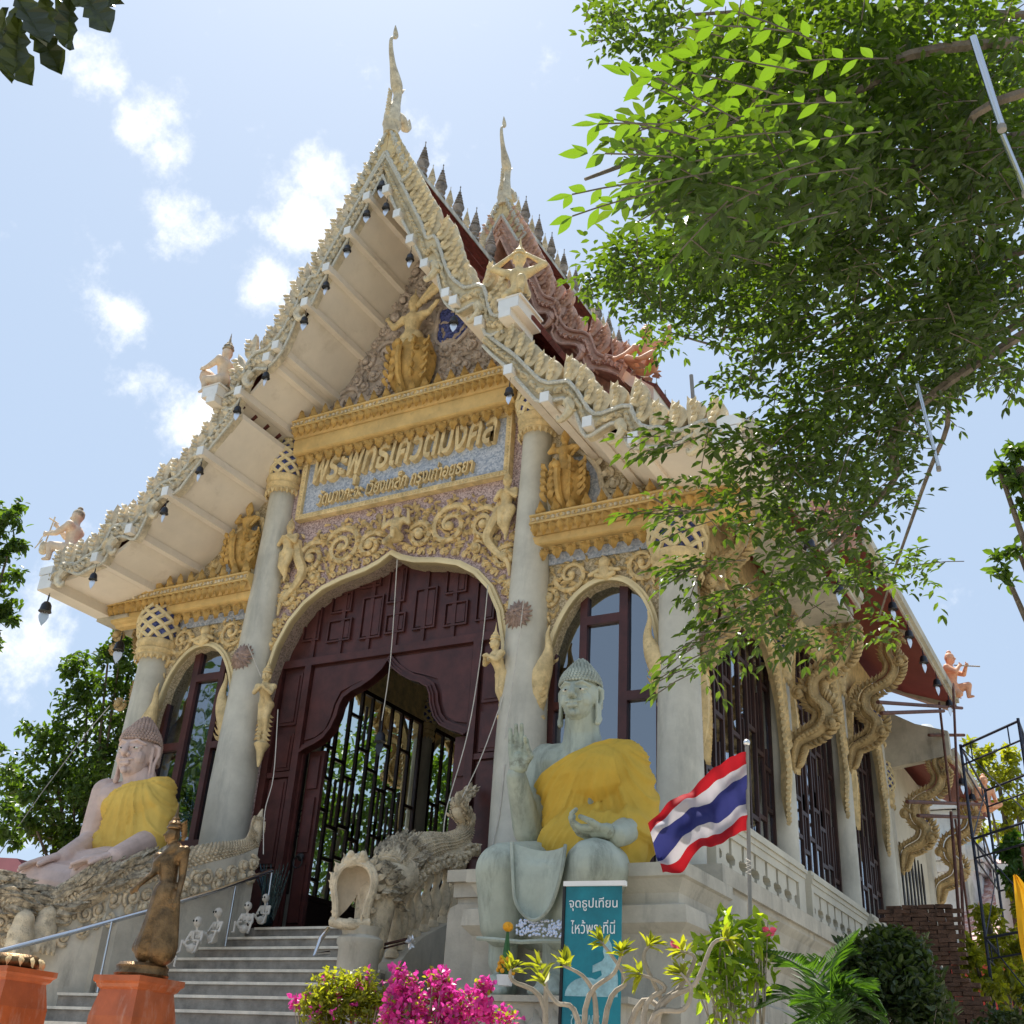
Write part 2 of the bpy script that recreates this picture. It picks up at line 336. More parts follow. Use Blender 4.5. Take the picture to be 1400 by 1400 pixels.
def part(name, g, m, parent=None, smooth=False, world=True, label=None, kind=None):
    return put(name, mesh(name, g, smooth), M[m] if isinstance(m, str) else m, parent, None, world, label, kind)
def struct(name, g, m, smooth=False): return part(name, g, m, None, smooth, kind='structure')
def tr(x, y, z, rx=0, ry=0, rz=0, s=1):
    S = Matrix.Diagonal((*(s if isinstance(s, (tuple, list)) else (s, s, s)), 1))
    return Matrix.Translation((x, y, z)) @ Matrix.Rotation(rz, 4, 'Z') @ Matrix.Rotation(ry, 4, 'Y') @ Matrix.Rotation(rx, 4, 'X') @ S
def copy_tree(o, parent=None):
    c = o.copy(); COL.objects.link(c)
    if parent is not None: c.parent = parent
    for ch in list(o.children): copy_tree(ch, c)
    return c
def sculpt(name, g, voxel, smooth=6, adapt=0):
    """melt overlapping primitives into one continuous skin"""
    me = rmesh('tmp', g); o = bpy.data.objects.new('tmp', me); COL.objects.link(o)
    r = o.modifiers.new('r', 'REMESH'); r.mode = 'VOXEL'; r.voxel_size = voxel; r.adaptivity = adapt
    s = o.modifiers.new('s', 'SMOOTH'); s.iterations = smooth; s.factor = .5
    dg = bpy.context.evaluated_depsgraph_get(); dg.update(); ev = o.evaluated_get(dg)
    m2 = bpy.data.meshes.new_from_object(ev); m2.name = name; bpy.data.objects.remove(o)
    m2.polygons.foreach_set('use_smooth', [True]*len(m2.polygons)); m2.materials.clear(); return m2
def crv(P, n=8):
    """catmull-rom through points (tuples may carry extra numbers such as a radius)"""
    P = [tuple(p) for p in P]; o = []
    for i in range(len(P)-1):
        p0 = P[max(i-1, 0)]; p1 = P[i]; p2 = P[i+1]; p3 = P[min(i+2, len(P)-1)]
        for k in range(n):
            t = k/n; o.append(tuple(.5*((2*b)+(-a+c)*t+(2*a-5*b+4*c-d)*t*t+(-a+3*b-3*c+d)*t**3) for a, b, c, d in zip(p0, p1, p2, p3)))
    o.append(P[-1]); return o
# ================================================================== the setting
FZ = 3.8                                   # terrace floor
g = G(); g.box((-400, -300, -.4), (400, 500, 0)); struct('ground', g, 'grassg')
g = G(); g.box((-22, -30, .0), (26, 26, .02)); struct('paving', g, 'ground')
g = G(); g.box((2.6, -9.5, .02), (16, -5.0, 1.35)); struct('garden_bed', g, 'ground')

hall = thing('temple_hall', 'tall Thai temple hall with cream and gold stucco gable, red tiled roof and grey columns', 'temple', (0, 0, 0))

# terrace body with stepped mouldings to the right
g = G(); g.box((-6.2, -.35, 0), (5.75, 20.2, FZ)); part('terrace', g, 'concrete', hall)
g = G(); g.box((-5.2, .5, FZ), (5.1, 19.9, FZ+.02)); part('floor', g, 'darkwood', hall)
def moulding(prof, path, name, m, parent, kind=None):
    """prof: (out, z) list swept along an open horizontal path of (x,y); out is to the right of the walking direction"""
    g = G(); vs = []; n = len(prof); P = [V((p[0], p[1])) for p in path]
    for i, p in enumerate(P):
        a = (P[i]-P[i-1]).normalized() if i > 0 else None; b = (P[i+1]-P[i]).normalized() if i < len(P)-1 else None
        na = V((a.y, -a.x)) if a is not None else None; nb = V((b.y, -b.x)) if b is not None else None
        if na is None: k = nb
        elif nb is None: k = na
        else: k = (na+nb); k = k/ max(.3, k.dot(na))
        for o_, z in prof: vs.append((p.x+k.x*o_, p.y+k.y*o_, z))
    fs = []
    for i in range(len(P)-1):
        for j in range(n-1): fs.append((i*n+j, (i+1)*n+j, (i+1)*n+j+1, i*n+j+1))
    fs.append(tuple(range(n))); fs.append(tuple((len(P)-1)*n+j for j in range(n)))
    g.add(vs, fs); return part(name, g, m, parent, kind=kind)
base_prof = [(0, 4.42), (.34, 4.42), (.34, 4.2), (.28, 4.2), (.28, 4.12), (.2, 4.02), (.14, 3.86), (.14, 3.72), (.24, 3.7), (.24, 3.6), (.12, 3.5), (.06, 3.3), (.06, 3.05), (.3, 2.95), (.3, 2.75), (.4, 2.7), (.4, 2.4), (.2, 2.2), (.2, .8), (.5, .6), (.5, 0), (0, 0)]
moulding(base_prof, [(3.2, -.36), (5.76, -.36), (5.76, 20)], 'base_moulding', 'concrete', hall)

# ---------------------------------------------------------------- front wall
def interp(P, x):
    for (a, za), (b, zb) in zip(P, P[1:]):
        if a <= x <= b: return za+(zb-za)*(x-a)/(b-a)
    return P[-1][1] if x > P[-1][0] else P[0][1]

ARCH = [(0, 10.03), (.2, 9.9), (.5, 9.79), (1.0, 9.7), (1.4, 9.58), (1.75, 9.36), (2.03, 9.05), (2.24, 8.62), (2.36, 8.1), (2.43, 7.5), (2.45, 6.7)]
def mirr(P): return [(-x, z) for x, z in reversed(P)] + [p for p in P if p[0] > 1e-6]
archL = mirr(ARCH)                                    # left jamb -> right jamb
poly = [(-2.62, FZ), (-2.62, 13.2), (2.62, 13.2), (2.62, FZ), (2.45, FZ)] + list(reversed(archL)) + [(-2.45, FZ)]
g = G(); g.prism(poly, .05, .45); part('portal_wall', g, 'pebble', hall)
g = G(); P = [(x, -.04, z) for x, z in archL]
def band(g, P, w, d, y):
    """flat moulding of width w following an XZ path, front face at y, depth d"""
    vs = []; n = len(P)
    for i in range(n):
        a = V(P[max(i-1, 0)]); b = V(P[min(i+1, n-1)]); t = (b-a).normalized(); k = V((-t.y, t.x)); p = V(P[i])
        q = p + k*w
        vs += [(p.x, y+d, p.y), (p.x, y, p.y), (q.x, y, q.y), (q.x, y+d, q.y)]
    fs = []
    for i in range(n-1):
        for j in range(4): a = i*4+j; b = i*4+(j+1) % 4; fs.append((a, b, b+4, a+4))
    fs += [(0, 1, 2, 3), tuple((n-1)*4+j for j in (3, 2, 1, 0))]; g.add(vs, fs)
g = G(); band(g, archL, .11, .5, -.05); band(g, [(x*1.0, z) for x, z in archL], .06, .2, -.09); part('arch_moulding', g, 'cream', hall)
# bead row above the arch
bead = G(); bead.scroll((0, 0), .085, 0, 1, -.5, 1.2, .022, 3); bead.leafy((-.02, -.02, 0), (.1, -.03, .09), .07, (0, -1, 0), .03); beadm = mesh('arch_bead', bead, True)
pp = crv([(x, z) for x, z in archL], 4); acc = 0; last = V(pp[0]); cnt = 0
for q in pp[1:]:
    q = V(q); acc += (q-last).length; t = (q-last).normalized(); last = q
    if acc > .185:
        acc = 0; k = V((-t.y, t.x)); c = q+k*.24; s = -1 if q.x < 0 else 1
        o = put('arch_bead', beadm, M['gold'], hall, Matrix.Translation((c.x, .03, c.y)) @ Matrix.Rotation(-atan2(t.y, t.x), 4, 'Y') @ Matrix.Diagonal((s, 1, 1, 1)))

def wing(s):
    """one side bay of the front with its arched window, s=+1 right, -1 left"""
    S = lambda P: [(x*s, z) for x, z in P]
    W = [(3.12, 5.1), (3.12, 7.2), (3.2, 7.8), (3.35, 8.25), (3.58, 8.62), (3.85, 8.82), (4.12, 8.88), (4.42, 8.80), (4.68, 8.55), (4.85, 8.2), (4.95, 7.7), (4.99, 7.1), (5.0, 5.1)]
    poly = [(2.6, FZ), (2.6, 12.9), (2.9, 12.42), (3.55, 11.62), (4.34, 10.9), (4.86, 10.5), (5.5, 10.15), (6.4, 10.04), (6.4, 9.7), (5.5, 9.7), (5.5, FZ), (5.0, FZ)] + list(reversed(W)) + [(3.12, FZ)]
    g = G(); g.prism(S(poly), .07, .4); part('wing_wall', g, 'sand', hall)
    g = G(); Wp = crv(W, 3); Wp = S(Wp)
    if s < 0: Wp = list(reversed(Wp))
    band(g, Wp, .1, .35, -.0); band(g, Wp, .05, .2, -.035); part('window_arch', g, 'cream', hall)
    # window: mahogany frame bars and panes
    win = part('window_frame', (lambda g: (g.box((3.12*s, .2, 4.4), (5.0*s, .3, 4.55)), [g.box((x0*s, .16, z0), (x1*s, .3, z1)) for x0, x1, z0, z1 in
        [(3.1, 3.22, 4.55, 8.4), (3.62, 3.74, 4.55, 8.84), (4.28, 4.42, 4.55, 8.9), (4.88, 5.0, 4.55, 7.9), (3.741, 4.279, 8.26, 8.4), (3.221, 3.619, 6.95, 7.07), (4.421, 4.879, 6.98, 7.12), (3.221, 4.879, 5.2, 5.34) if False else (3.221, 3.619, 5.2, 5.34), (3.741, 4.279, 5.2, 5.34), (4.421, 4.879, 5.2, 5.34)]], g)[-1])(G()), 'wood', hall)
    for x0, x1, z0, z1 in [(3.22, 3.62, 7.07, 8.7), (3.22, 3.62, 5.34, 6.95), (3.74, 4.28, 8.4, 9.0), (3.74, 4.28, 5.34, 8.26), (4.42, 4.88, 7.12, 8.9), (4.42, 4.88, 5.34, 6.98)]:
        g = G(); g.box((x0*s, .235, z0), (x1*s, .25, z1)); part('pane', g, 'glassF', win)
    for x0, x1 in [(3.26, 3.58), (3.78, 4.24), (4.46, 4.84)]:
        g = G(); g.box((x0*s, .19, 4.6), (x1*s, .24, 5.16)); part('panel', g, 'wood', win)
    # room-side blackness is the hall itself
    # scroll relief round the arch
    g = G(); y = .06
    for cx, cz, r, sg, a in [(3.5, 9.1, .3, 1, 3), (4.72, 9.1, .3, -1, 0), (4.12, 9.12, .14, 1, 1), (3.12, 8.75, .17, -1, 2), (5.12, 8.7, .17, 1, 1), (3.02, 8.35, .12, 1, 0), (5.2, 8.3, .13, -1, 2), (2.99, 8.0, .1, -1, 1), (5.22, 7.95, .1, 1, 2), (2.98, 7.68, .09, 1, 0), (5.22, 7.62, .09, -1, 0), (2.98, 7.4, .08, -1, 0), (5.22, 7.3, .09, 1, 0), (5.22, 7.0, .08, -1, 1)]:
        g.scroll((cx*s, cz), r, y, sg*s, a if s > 0 else pi-a, 1.5, .042*min(1, r/.2+.25), 6)
    rr = random.Random(3)
    for k in range(330):
        x = rr.uniform(2.95, 5.3); z = rr.uniform(7.6, 9.3)
        if (x-4.1)**2/.95+(z-8.1)**2/.75 < 1: continue
        a = rr.uniform(0, 2*pi); g.leafy((x*s, y, z), ((x+.14*cos(a))*s, y-.03, z+.14*sin(a)), .07, (0, -1, 0), .03, .3)
    part('scroll_relief', g, 'gold', hall, True, kind='stuff')
    # crouching figure relief above the arch
    g = G(); g.ell((4.1*s, -.02, 9.18), (.1, .09, .11)); g.cap((4.1*s, 0, 9.05), (4.14*s, 0, 8.96), .11, .09); g.cap((4.0*s, -.02, 9.06), (3.86*s, -.05, 9.0), .045, .03); g.cap((4.2*s, -.02, 9.06), (4.36*s, -.05, 9.02), .045, .03)
    g.cap((4.08*s, -.03, 8.95), (3.98*s, -.06, 8.97), .05, .04); g.cap((4.16*s, -.03, 8.95), (4.27*s, -.06, 8.97), .05, .04); part('crouching_figure', g, 'gold', hall, True)
    # dragon fin at the springing of the arch, both sides
    for xx, sg in ((3.06, 1), (5.08, -1)):
        g = G(); q = s*sg
        P = crv([(xx*s, .0, 6.75, .05), ((xx+.0)*s, -.06, 7.0, .13), ((xx+.03*sg)*s, -.1, 7.3, .17), ((xx+.13*sg)*s, -.14, 7.55, .14), ((xx+.2*sg)*s, -.16, 7.8, .07), ((xx+.17*sg)*s, -.16, 8.05, .035), ((xx+.2*sg)*s, -.16, 8.2, .01)], 4)
        g.tube([p[:3] for p in P], [p[3] for p in P], 8)
        for k in range(7):
            zz = 6.95+k*.1; g.leafy((xx*s, -.12, zz), ((xx+.2*sg)*s, -.16, zz+.16), .1, (0, -1, .2), .04, .3*q)
        g.lathe([(.02, -.3), (.06, -.2), (.08, -.08), (.12, -.02), (.09, .04)], 8, (xx*s, -.02, 6.8)); part('dragon_fin', g, 'gold', hall, True)
    # cornice of the wing
    x0, x1 = 2.93*s, 6.5*s
    cornice(x0, x1, 10.06, 9.75, 9.6, 9.38, -.42, .07, xe=(2.95*s, 5.4*s))
def petal_mesh(name, up):
    g = G(); z = 1 if up else -1
    g.leafy((0, 0, 0), (0, -.02, .27*z), .17, (0, -1, 0), .05); g.leafy((0, -.03, .01*z), (0, -.05, .17*z), .09, (0, -1, 0), .03)
    g.leafy((-.05, 0, 0), (-.09, 0, .12*z), .06, (0, -1, 0), .03); g.leafy((.05, 0, 0), (.09, 0, .12*z), .06, (0, -1, 0), .03); return mesh(name, g, True)
PU = petal_mesh('upright_petal', True)
def pend_mesh():
    g = G(); g.leafy((0, 0, 0), (0, -.02, -.22), .2, (0, -1, 0), .06); g.scroll((-.05, -.04), .045, -.02, 1, 0, 1, .014, 0); g.scroll((.05, -.04), .045, -.02, -1, pi, 1, .014, 0); g.ell((0, -.07, -.1), (.03, .02, .03)); return mesh('hanging_petal', g, True)
PD = pend_mesh()
def lotus_small():
    g = G(); g.leafy((0, 0, .0), (0, .03, -.21), .17, (0, -1, -.4), .05); g.leafy((0, -.03, -.01), (0, -.01, -.15), .1, (0, -1, -.4), .03); return mesh('lotus_petal', g, True)
LP = lotus_small()
def lattice_band():
    g = G(); g.lathe([(.035, 0), (.03, .02), (.012, .03)], 8, (0, 0, 0), Matrix.Rotation(pi/2, 4, 'X')); g.leafy((.05, 0, 0), (.12, -.01, .035), .04, (0, -1, 0), .02); g.leafy((.05, 0, 0), (.12, -.01, -.035), .04, (0, -1, 0), .02)
    g.leafy((-.05, 0, 0), (-.12, -.01, .035), .04, (0, -1, 0), .02); g.leafy((-.05, 0, 0), (-.12, -.01, -.035), .04, (0, -1, 0), .02); return mesh('flower_stud', g, True)
LB = lattice_band()
def cornice(x0, x1, z3, z2, z1, z0, yf, yb, xe=None, tri=None):
    a, b = min(x0, x1), max(x0, x1)
    g = G(); prof = [(yb, z3), (yf, z3), (yf, z3-.03), (yf+.03, z3-.04), (yf+.03, z3-.13), (yf, z3-.14), (yf, z3-.17), (yf+.06, z3-.18), (yf+.16, z2+.02), (yf+.2, z2), (yf+.16, z2-.02), (yf+.18, z1+.02), (yf+.22, z1), (yf+.3, z1-.01), (yf+.34, z1-.05), (yb, z1-.05)]
    n = len(prof); vs = [(a, y, z) for y, z in prof] + [(b, y, z) for y, z in prof]
    g.add(vs, [(i, (i+1) % n, (i+1) % n+n, i+n) for i in range(n)] + [tuple(range(n)), tuple(reversed(range(n, 2*n)))])
    co = part('cornice', g, 'ochre', hall)
    def row(me, name, dx, y, z, m, aa, bb, rot=0):
        k = int((bb-aa)/dx)
        for i in range(k+1): put(name, me, M[m], co, tr(aa+(bb-aa)*i/max(k, 1), y, z, rot))
    row(LB, 'flower_stud', .27, yf+.025, z3-.085, 'pale', a+.15, b-.15)
    row(LP, 'lotus_petal', .15, yf+.02, z3-.17, 'darkgold', a+.1, b-.1, .0)
    ea, eb = (min(xe), max(xe)) if xe else (a, b)
    row(PD, 'hanging_petal', .225, yf+.3, z1-.04, 'darkgold', ea+.12, eb-.12)
    row(PU, 'upright_petal', .27, yf+.1, z3, 'darkgold', a+.15, (b-.15))
    # blue-grey ground behind the hanging petals
    g = G(); g.box((ea, yb-.035, z0-.04), (eb, yb-.005, z1-.06)); part('petal_ground', g, 'mosaic' if xe else 'mauve', co)
for s in (1, -1): wing(s)
cornice(-2.42, 2.42, 13.15, 12.8, 12.5, 12.27, -.5, .04)

# ---------------------------------------------------------------- columns of the front
def column(x, y, z0, z1, r0, r1, name_h=1.15, par=None, cap_r=1.0):
    col = part('column', (lambda g: (g.lathe([(r0, z0), (r0*.985, z0+(z1-z0)*.3), (r1*1.02, z1-.6), (r1, z1)], 24, (x, y, 0), cap=True), g)[-1])(G()), 'column', par or hall, True)
    g = G(); k = r1*cap_r
    g.lathe([(k*1.02, z1-.02), (k*1.16, z1+.02), (k*1.1, z1+.07), (k*1.2, z1+.1), (k*1.24, z1+.15), (k*1.12, z1+.18), (k*1.2, z1+.22), (k*1.3, z1+.27), (k*1.26, z1+.33), (k*1.05, z1+.36)], 24, (x, y, 0))
    n = 20
    for i in range(n):
        a = 2*pi*i/n; c, s_ = cos(a), sin(a); g.leafy((x+k*1.16*c, y+k*1.16*s_, z1+.03), (x+k*1.12*c, y+k*1.12*s_, z1-.09), k*.3, (c, s_, 0), .02)
    part('capital_collar', g, 'gold', col, True)
    zc = z1+.36; h = name_h*.62
    g = G(); pr = lambda t: k*(1.08+.36*sin(pi*min(1, t*1.15))**.8*(1-.35*t))
    g.lathe([(pr(i/8)*.95, zc+h*i/8) for i in range(9)], 24, (x, y, 0)); bud = part('capital_mosaic', g, 'navy', col, True)
    g = G(); m = 9
    for d in (1, -1):
        for i in range(m):
            P = []
            for j in range(13):
                t = j/12; a = 2*pi*(i/m + d*t*.42); P.append((x+pr(t)*cos(a)*1.0, y+pr(t)*sin(a), zc+h*t))
            g.tube(P, k*.14, 5, up=None)
    g.lathe([(k*1.02, h), (k*1.1, h+.03), (k*.8, h+.07)], 20, (x, y, zc))
    part('capital_lattice', g, 'cream', bud, True)
    return col
CX, CO = 2.78, 5.3
for s in (1, -1):
    column(CX*s, 0, FZ, 11.82, .40, .255, 1.2, cap_r=1.12)
    g = G(); g.lathe([(.42, 11.8+1.08), (.3, 11.8+1.16)], 4, (CX*s, 0, 0))
    column(CO*s, 0, FZ, 8.75, .34, .285, 1.35, cap_r=1.12)
    g = G(); g.box((CO*s-.2, -.22, 9.9), (CO*s+.2, .2, 10.05)); part('column_block', g, 'column', hall)
    # clay rosette tied to each tall column
    g = G(); c = V((CX*s, -.35, 8.38)); g.ell(c, (.13, .08, .13))
    for ring, (rr_, nn, ll) in enumerate([(.02, 6, .09), (.06, 10, .10), (.11, 14, .10), (.15, 18, .11)]):
        for i in range(nn):
            a = 2*pi*i/nn+ring*.3; d = V((cos(a), 0, sin(a))); g.leafy(c+d*rr_*.6+V((0, -.1+ring*.03, 0)), c+d*(rr_+ll)+V((0, -.06+ring*.03, 0)), .09, (0, -1, 0), .03, .1)
    part('rosette', g, M.setdefault('rosette', mat('rosette_clay', (.40, .29, .25), .8, .25, 9, .5, 60, .3, (.14, .1, .08))), hall, True)

# ---------------------------------------------------------------- main gable relief field
def Pt(px, py, y): p = at(px, py, Y=y); return (p.x, p.z)
gab = [(0, 17.6), (.73, 16.0), (1.42, 14.7), (2.0, 13.9), (2.5, 13.1)]
g = G(); g.prism(mirr(gab) + [(2.5, 12.9), (-2.5, 12.9)], .1, .5); part('gable_wall', g, 'mauve', hall)
def inside(x, z, pad=.2):
    x = abs(x); zz = 17.6
    for (a, za), (b, zb) in zip(gab, gab[1:]):
        if a <= x <= b: return za+(zb-za)*(x-a)/(b-a)-pad > z
    return False
rr = random.Random(5); circ = []
g = G()
for k in range(4000):
    r = rr.uniform(.12, .36) if k < 1600 else rr.uniform(.07, .15); x = rr.uniform(-2.3, 2.3); z = rr.uniform(13.35+r*.5, 17.3)
    if not inside(x, z, r*1.6) or (abs(x) < .42+r and z < 15.8): continue
    if any((x-a)**2+(z-b)**2 < ((r+c)*.93)**2 for a, b, c in circ): continue
    if x > .2+0 and (x-.75)**2/.25+(z-14.9)**2/.2 < 1: continue
    circ.append((x, z, r)); sg = 1 if rr.random() < .5 else -1
    g.scroll((x, z), r, .09, sg, rr.uniform(0, 6), 1.45, .05*min(1, r/.25+.2), 6)
for k in range(420):
    x = rr.uniform(-2.3, 2.3); z = rr.uniform(13.3, 17.2)
    if not inside(x, z, .2): continue
    a = rr.uniform(0, 2*pi); g.leafy((x, .1, z), (x+.2*cos(a), .05, z+.2*sin(a)), .09, (0, -1, 0), .04, .35)
part('gable_relief', g, 'mauve', hall, True, kind='stuff')
g = G(); g.prism([(.75+.42*cos(a)*(1+.15*cos(3*a)), 14.95+.52*sin(a)) for a in [2*pi*i/20 for i in range(20)]], .06, .11); part('blue_niche', g, 'navy', hall)
g = G(); g.tube([(.75+.44*cos(a)*(1+.15*cos(3*a)), .05, 14.95+.54*sin(a)) for a in [2*pi*i/20 for i in range(21)]], .04, 6); part('niche_rim', g, 'mauve', hall, True)

# spandrel scrolls of the portal
g = G(); gs = G()
for s in (1, -1):
    for cx, cz, r, sg, a, tu in [(1.15, 10.42, .42, 1, .4, 1.7), (.52, 10.35, .27, -1, 2.6, 1.5), (1.83, 10.32, .34, -1, 2.2, 1.6), (2.28, 9.62, .22, 1, 1, 1.5), (1.72, 9.9, .14, 1, .3, 1.3),
                             (2.42, 9.1, .15, -1, 1, 1.4), (2.46, 8.7, .12, 1, 1, 1.3), (2.5, 8.35, .1, -1, 1, 1.2), (2.53, 8.05, .09, 1, 0, 1.2), (2.54, 7.78, .08, -1, 0, 1.2), (2.54, 7.52, .07, 1, 0, 1.2)]:
        g.scroll((cx*s, cz), r, .04, sg*s, a if s > 0 else pi-a, tu, .058*min(1, r/.3+.25), 8)
    rr = random.Random(11)
    for k in range(300):
        t = rr.random(); x = .15+2.35*t; z = 11.05-rr.random()*1.3-(t**3)*1.9*rr.random(); a = rr.uniform(0, 2*pi); l_ = rr.uniform(.09, .17)
        if z < interp(ARCH, min(x, 2.4))+.3 and x < 2.4: continue
        if x > 2.58: continue
        g.leafy((x*s, .04, z), ((x+l_*cos(a))*s, .0, z+l_*sin(a)), l_*.5, (0, -1, 0), .035, .35)
    # stem that sweeps from the kneeling figure down beside the arch
    P = crv([(2.2*s, -.03, 10.7, .09), (2.1*s, -.05, 10.35, .1), (1.95*s, -.05, 10.02, .09), (2.1*s, -.04, 9.75, .07), (2.35*s, -.03, 9.5, .05), (2.4*s, -.02, 9.25, .02)], 5)
    g.tube([p[:3] for p in P], [p[3] for p in P], 7)
part('portal_scrolls', g, 'gold', hall, True, kind='stuff')

# ---------------------------------------------------------------- the name board
sb = part('name_board', (lambda g: (g.box((-2.2, -.03, 11.2), (2.2, .04, 12.4)), g)[-1])(G()), 'mosaic', hall)
g = G()
for z in (11.14, 12.36): g.box((-2.3, -.1, z), (2.3, .045, z+.1))
for x in (-2.3, 2.19): g.box((x, -.1, 11.243), (x+.11, .045, 12.357))
for z in (11.19, 12.41):
    for i in range(64): g.ell((-2.25+i*4.5/63, -.1, z), (.028, .02, .028), nu=6, nv=4)
for x in (-2.245, 2.245):
    for i in range(16): g.ell((x, -.1, 11.27+i*.07), (.028, .02, .028), nu=6, nv=4)
part('board_frame', g, 'gold', sb, True)
def text_mesh(t, w=None, h=None, depth=.03, shear=0, bev=0, bold=0):
    c = bpy.data.curves.new('text', 'FONT'); c.body = t; c.align_x = 'CENTER'; c.extrude = .02; c.shear = shear; c.offset = bold; c.resolution_u = 3
    o = bpy.data.objects.new('text', c); COL.objects.link(o); bpy.context.view_layer.update(); me = bpy.data.meshes.new_from_object(o); bpy.data.objects.remove(o)
    xs = [v.co.x for v in me.vertices]; ys = [v.co.y for v in me.vertices]; sx = w/(max(xs)-min(xs)); cx = (max(xs)+min(xs))/2; cy = (max(ys)+min(ys))/2
    sy = h/(max(ys)-min(ys)) if h else sx
    for v in me.vertices: v.co = V(((v.co.x-cx)*sx, -(v.co.z/.02)*depth/2, (v.co.y-cy)*sy))
    me.materials.clear(); return me
put('lettering', text_mesh('พระพุทธเศวตมงคล', 4.0, .76, .12, .24, bold=.02), M['gold'], sb, tr(0.03, -.09, 12.0))
put('lettering', text_mesh('วัดบางกะจะ เวียงเหล็ก กรุงเก่าอยุธยา', 3.4, .44, .09, .24, bold=.012), M['gold'], sb, tr(-.12, -.08, 11.47))

# ---------------------------------------------------------------- wooden portal
def wd(name, g, m='wood', par=None, **k): return part(name, g, m, par or hall, **k)
LOBE = [(0, 8.17), (.1, 8.02), (.28, 7.88), (.5, 7.76), (.68, 7.7), (.84, 7.6), (.9, 7.47), (.93, 7.3), (1.02, 7.08), (1.15, 6.93), (1.32, 6.84), (1.5, 6.78), (1.62, 6.72)]
lb = mirr(LOBE)
sc_ = wd('portal_screen', (lambda g: (g.prism([(-2.5, FZ), (-2.5, 10.1), (2.5, 10.1), (2.5, FZ), (1.62, FZ)] + list(reversed(lb)) + [(-1.62, FZ)], .34, .4), g)[-1])(G()))
g = G()
for w_, y in ((.13, .27), (.07, .23), (.03, .2)): band(g, lb, w_, .1, y)
wd('lobed_moulding', g, par=sc_)
g = G(); g.box((-2.44, .24, 8.3), (2.44, .339, 8.44)); wd('transom', g, par=sc_)
for s in (1, -1):
    for a_, b_ in ((1.66, 1.8), (2.3, 2.44)): g = G(); g.box((a_*s, .24, FZ), (b_*s, .339, 8.3)); wd('jamb', g, par=sc_)
for s in (1, -1):
    for z0, z1 in ((3.95, 4.7), (4.85, 6.3), (6.45, 7.1), (7.25, 8.2)):
        g = G(); g.box((1.86*s, .29, z0), (2.24*s, .338, z1)); g.box((1.91*s, .27, z0+.05), (2.19*s, .289, z1-.05)); wd('panel', g, par=sc_)
    for z0, z1 in ((6.33, 6.42),): 
        g = G(); g.box((1.8*s, .26, z0), (2.3*s, .339, z1)); wd('rail', g, par=sc_)
    pl = [(x*s, z) for x, z in [(.1, 8.25), (1.62, 8.25), (1.62, 6.95), (1.4, 6.99), (1.22, 7.1), (1.13, 7.3), (1.08, 7.55), (.98, 7.76), (.7, 7.86), (.45, 7.94), (.25, 8.05)]]
    g = G(); g.prism(pl, .30, .338); wd('spandrel_panel', g, par=sc_)
for x0, y0, x1, y1 in [(445, 350, 550, 450), (465, 240, 555, 330), (585, 250, 680, 440), (685, 325, 775, 415), (700, 130, 780, 290), (805, 215, 905, 400), (930, 275, 1035, 385), (940, 130, 1035, 250), (1065, 185, 1150, 365), (585, 130, 680, 225), (350, 300, 425, 450)]:
    a = at(300+(x0+x1)/2*.3286, 730+(y0+y1)/2*.3286, Y=.3); l_ = at(300+x0*.3286, 730+(y0+y1)/2*.3286+2, Y=.3); t_ = at(300+(x0+x1)/2*.3286, 730+y0*.3286, Y=.3)
    hx = abs(a.x-l_.x)*.92; hz = abs(t_.z-a.z)*.9
    g = G(); b_ = .03; X0, X1, Z0, Z1 = a.x-hx, a.x+hx, a.z-hz, min(a.z+hz, 9.95)
    for (p, q) in (((X0, Z0), (X1, Z0+b_)), ((X0, Z1-b_), (X1, Z1)), ((X0, Z0+b_), (X0+b_, Z1-b_)), ((X1-b_, Z0+b_), (X1, Z1-b_))): g.box((p[0], .29, p[1]), (q[0], .339, q[1]))
    g.box((X0+b_*2, .315, Z0+b_*2), (X1-b_*2, .339, Z1-b_*2)); wd('panel', g, par=sc_)
# stiles between the upper panels
g = G()
for x in (-1.75, -1.15, -.55, .02, .58, 1.18, 1.75): g.box((x-.04, .3, 8.441), (x+.04, .339, 9.95-.12*abs(x)))
wd('stile', g, par=sc_)
# folded door leaves left and right of the opening, with ring handle
for s in (1, -1):
    lf = wd('door_leaf', (lambda g: (g.box((1.3*s, .5, FZ), (1.62*s, .58, 6.8)), g)[-1])(G()))
    for z0, z1 in ((4.0, 4.9), (5.1, 6.0), (6.15, 6.7)):
        g = G(); g.box((1.36*s, .46, z0), (1.56*s, .499, z1)); wd('panel', g, par=lf)
    g = G(); c = V((1.46*s, .44, 5.02)); g.lathe([(.07, 0), (.06, .03), (.02, .05)], 10, (0, 0, 0), Matrix.Translation(c) @ Matrix.Rotation(pi/2, 4, 'X'))
    g.tube([c+V((.09*sin(a), -.06, -.09+.1*cos(a))) for a in [2*pi*i/14 for i in range(15)]], .012, 5); part('ring_handle', g, 'black', lf, True)

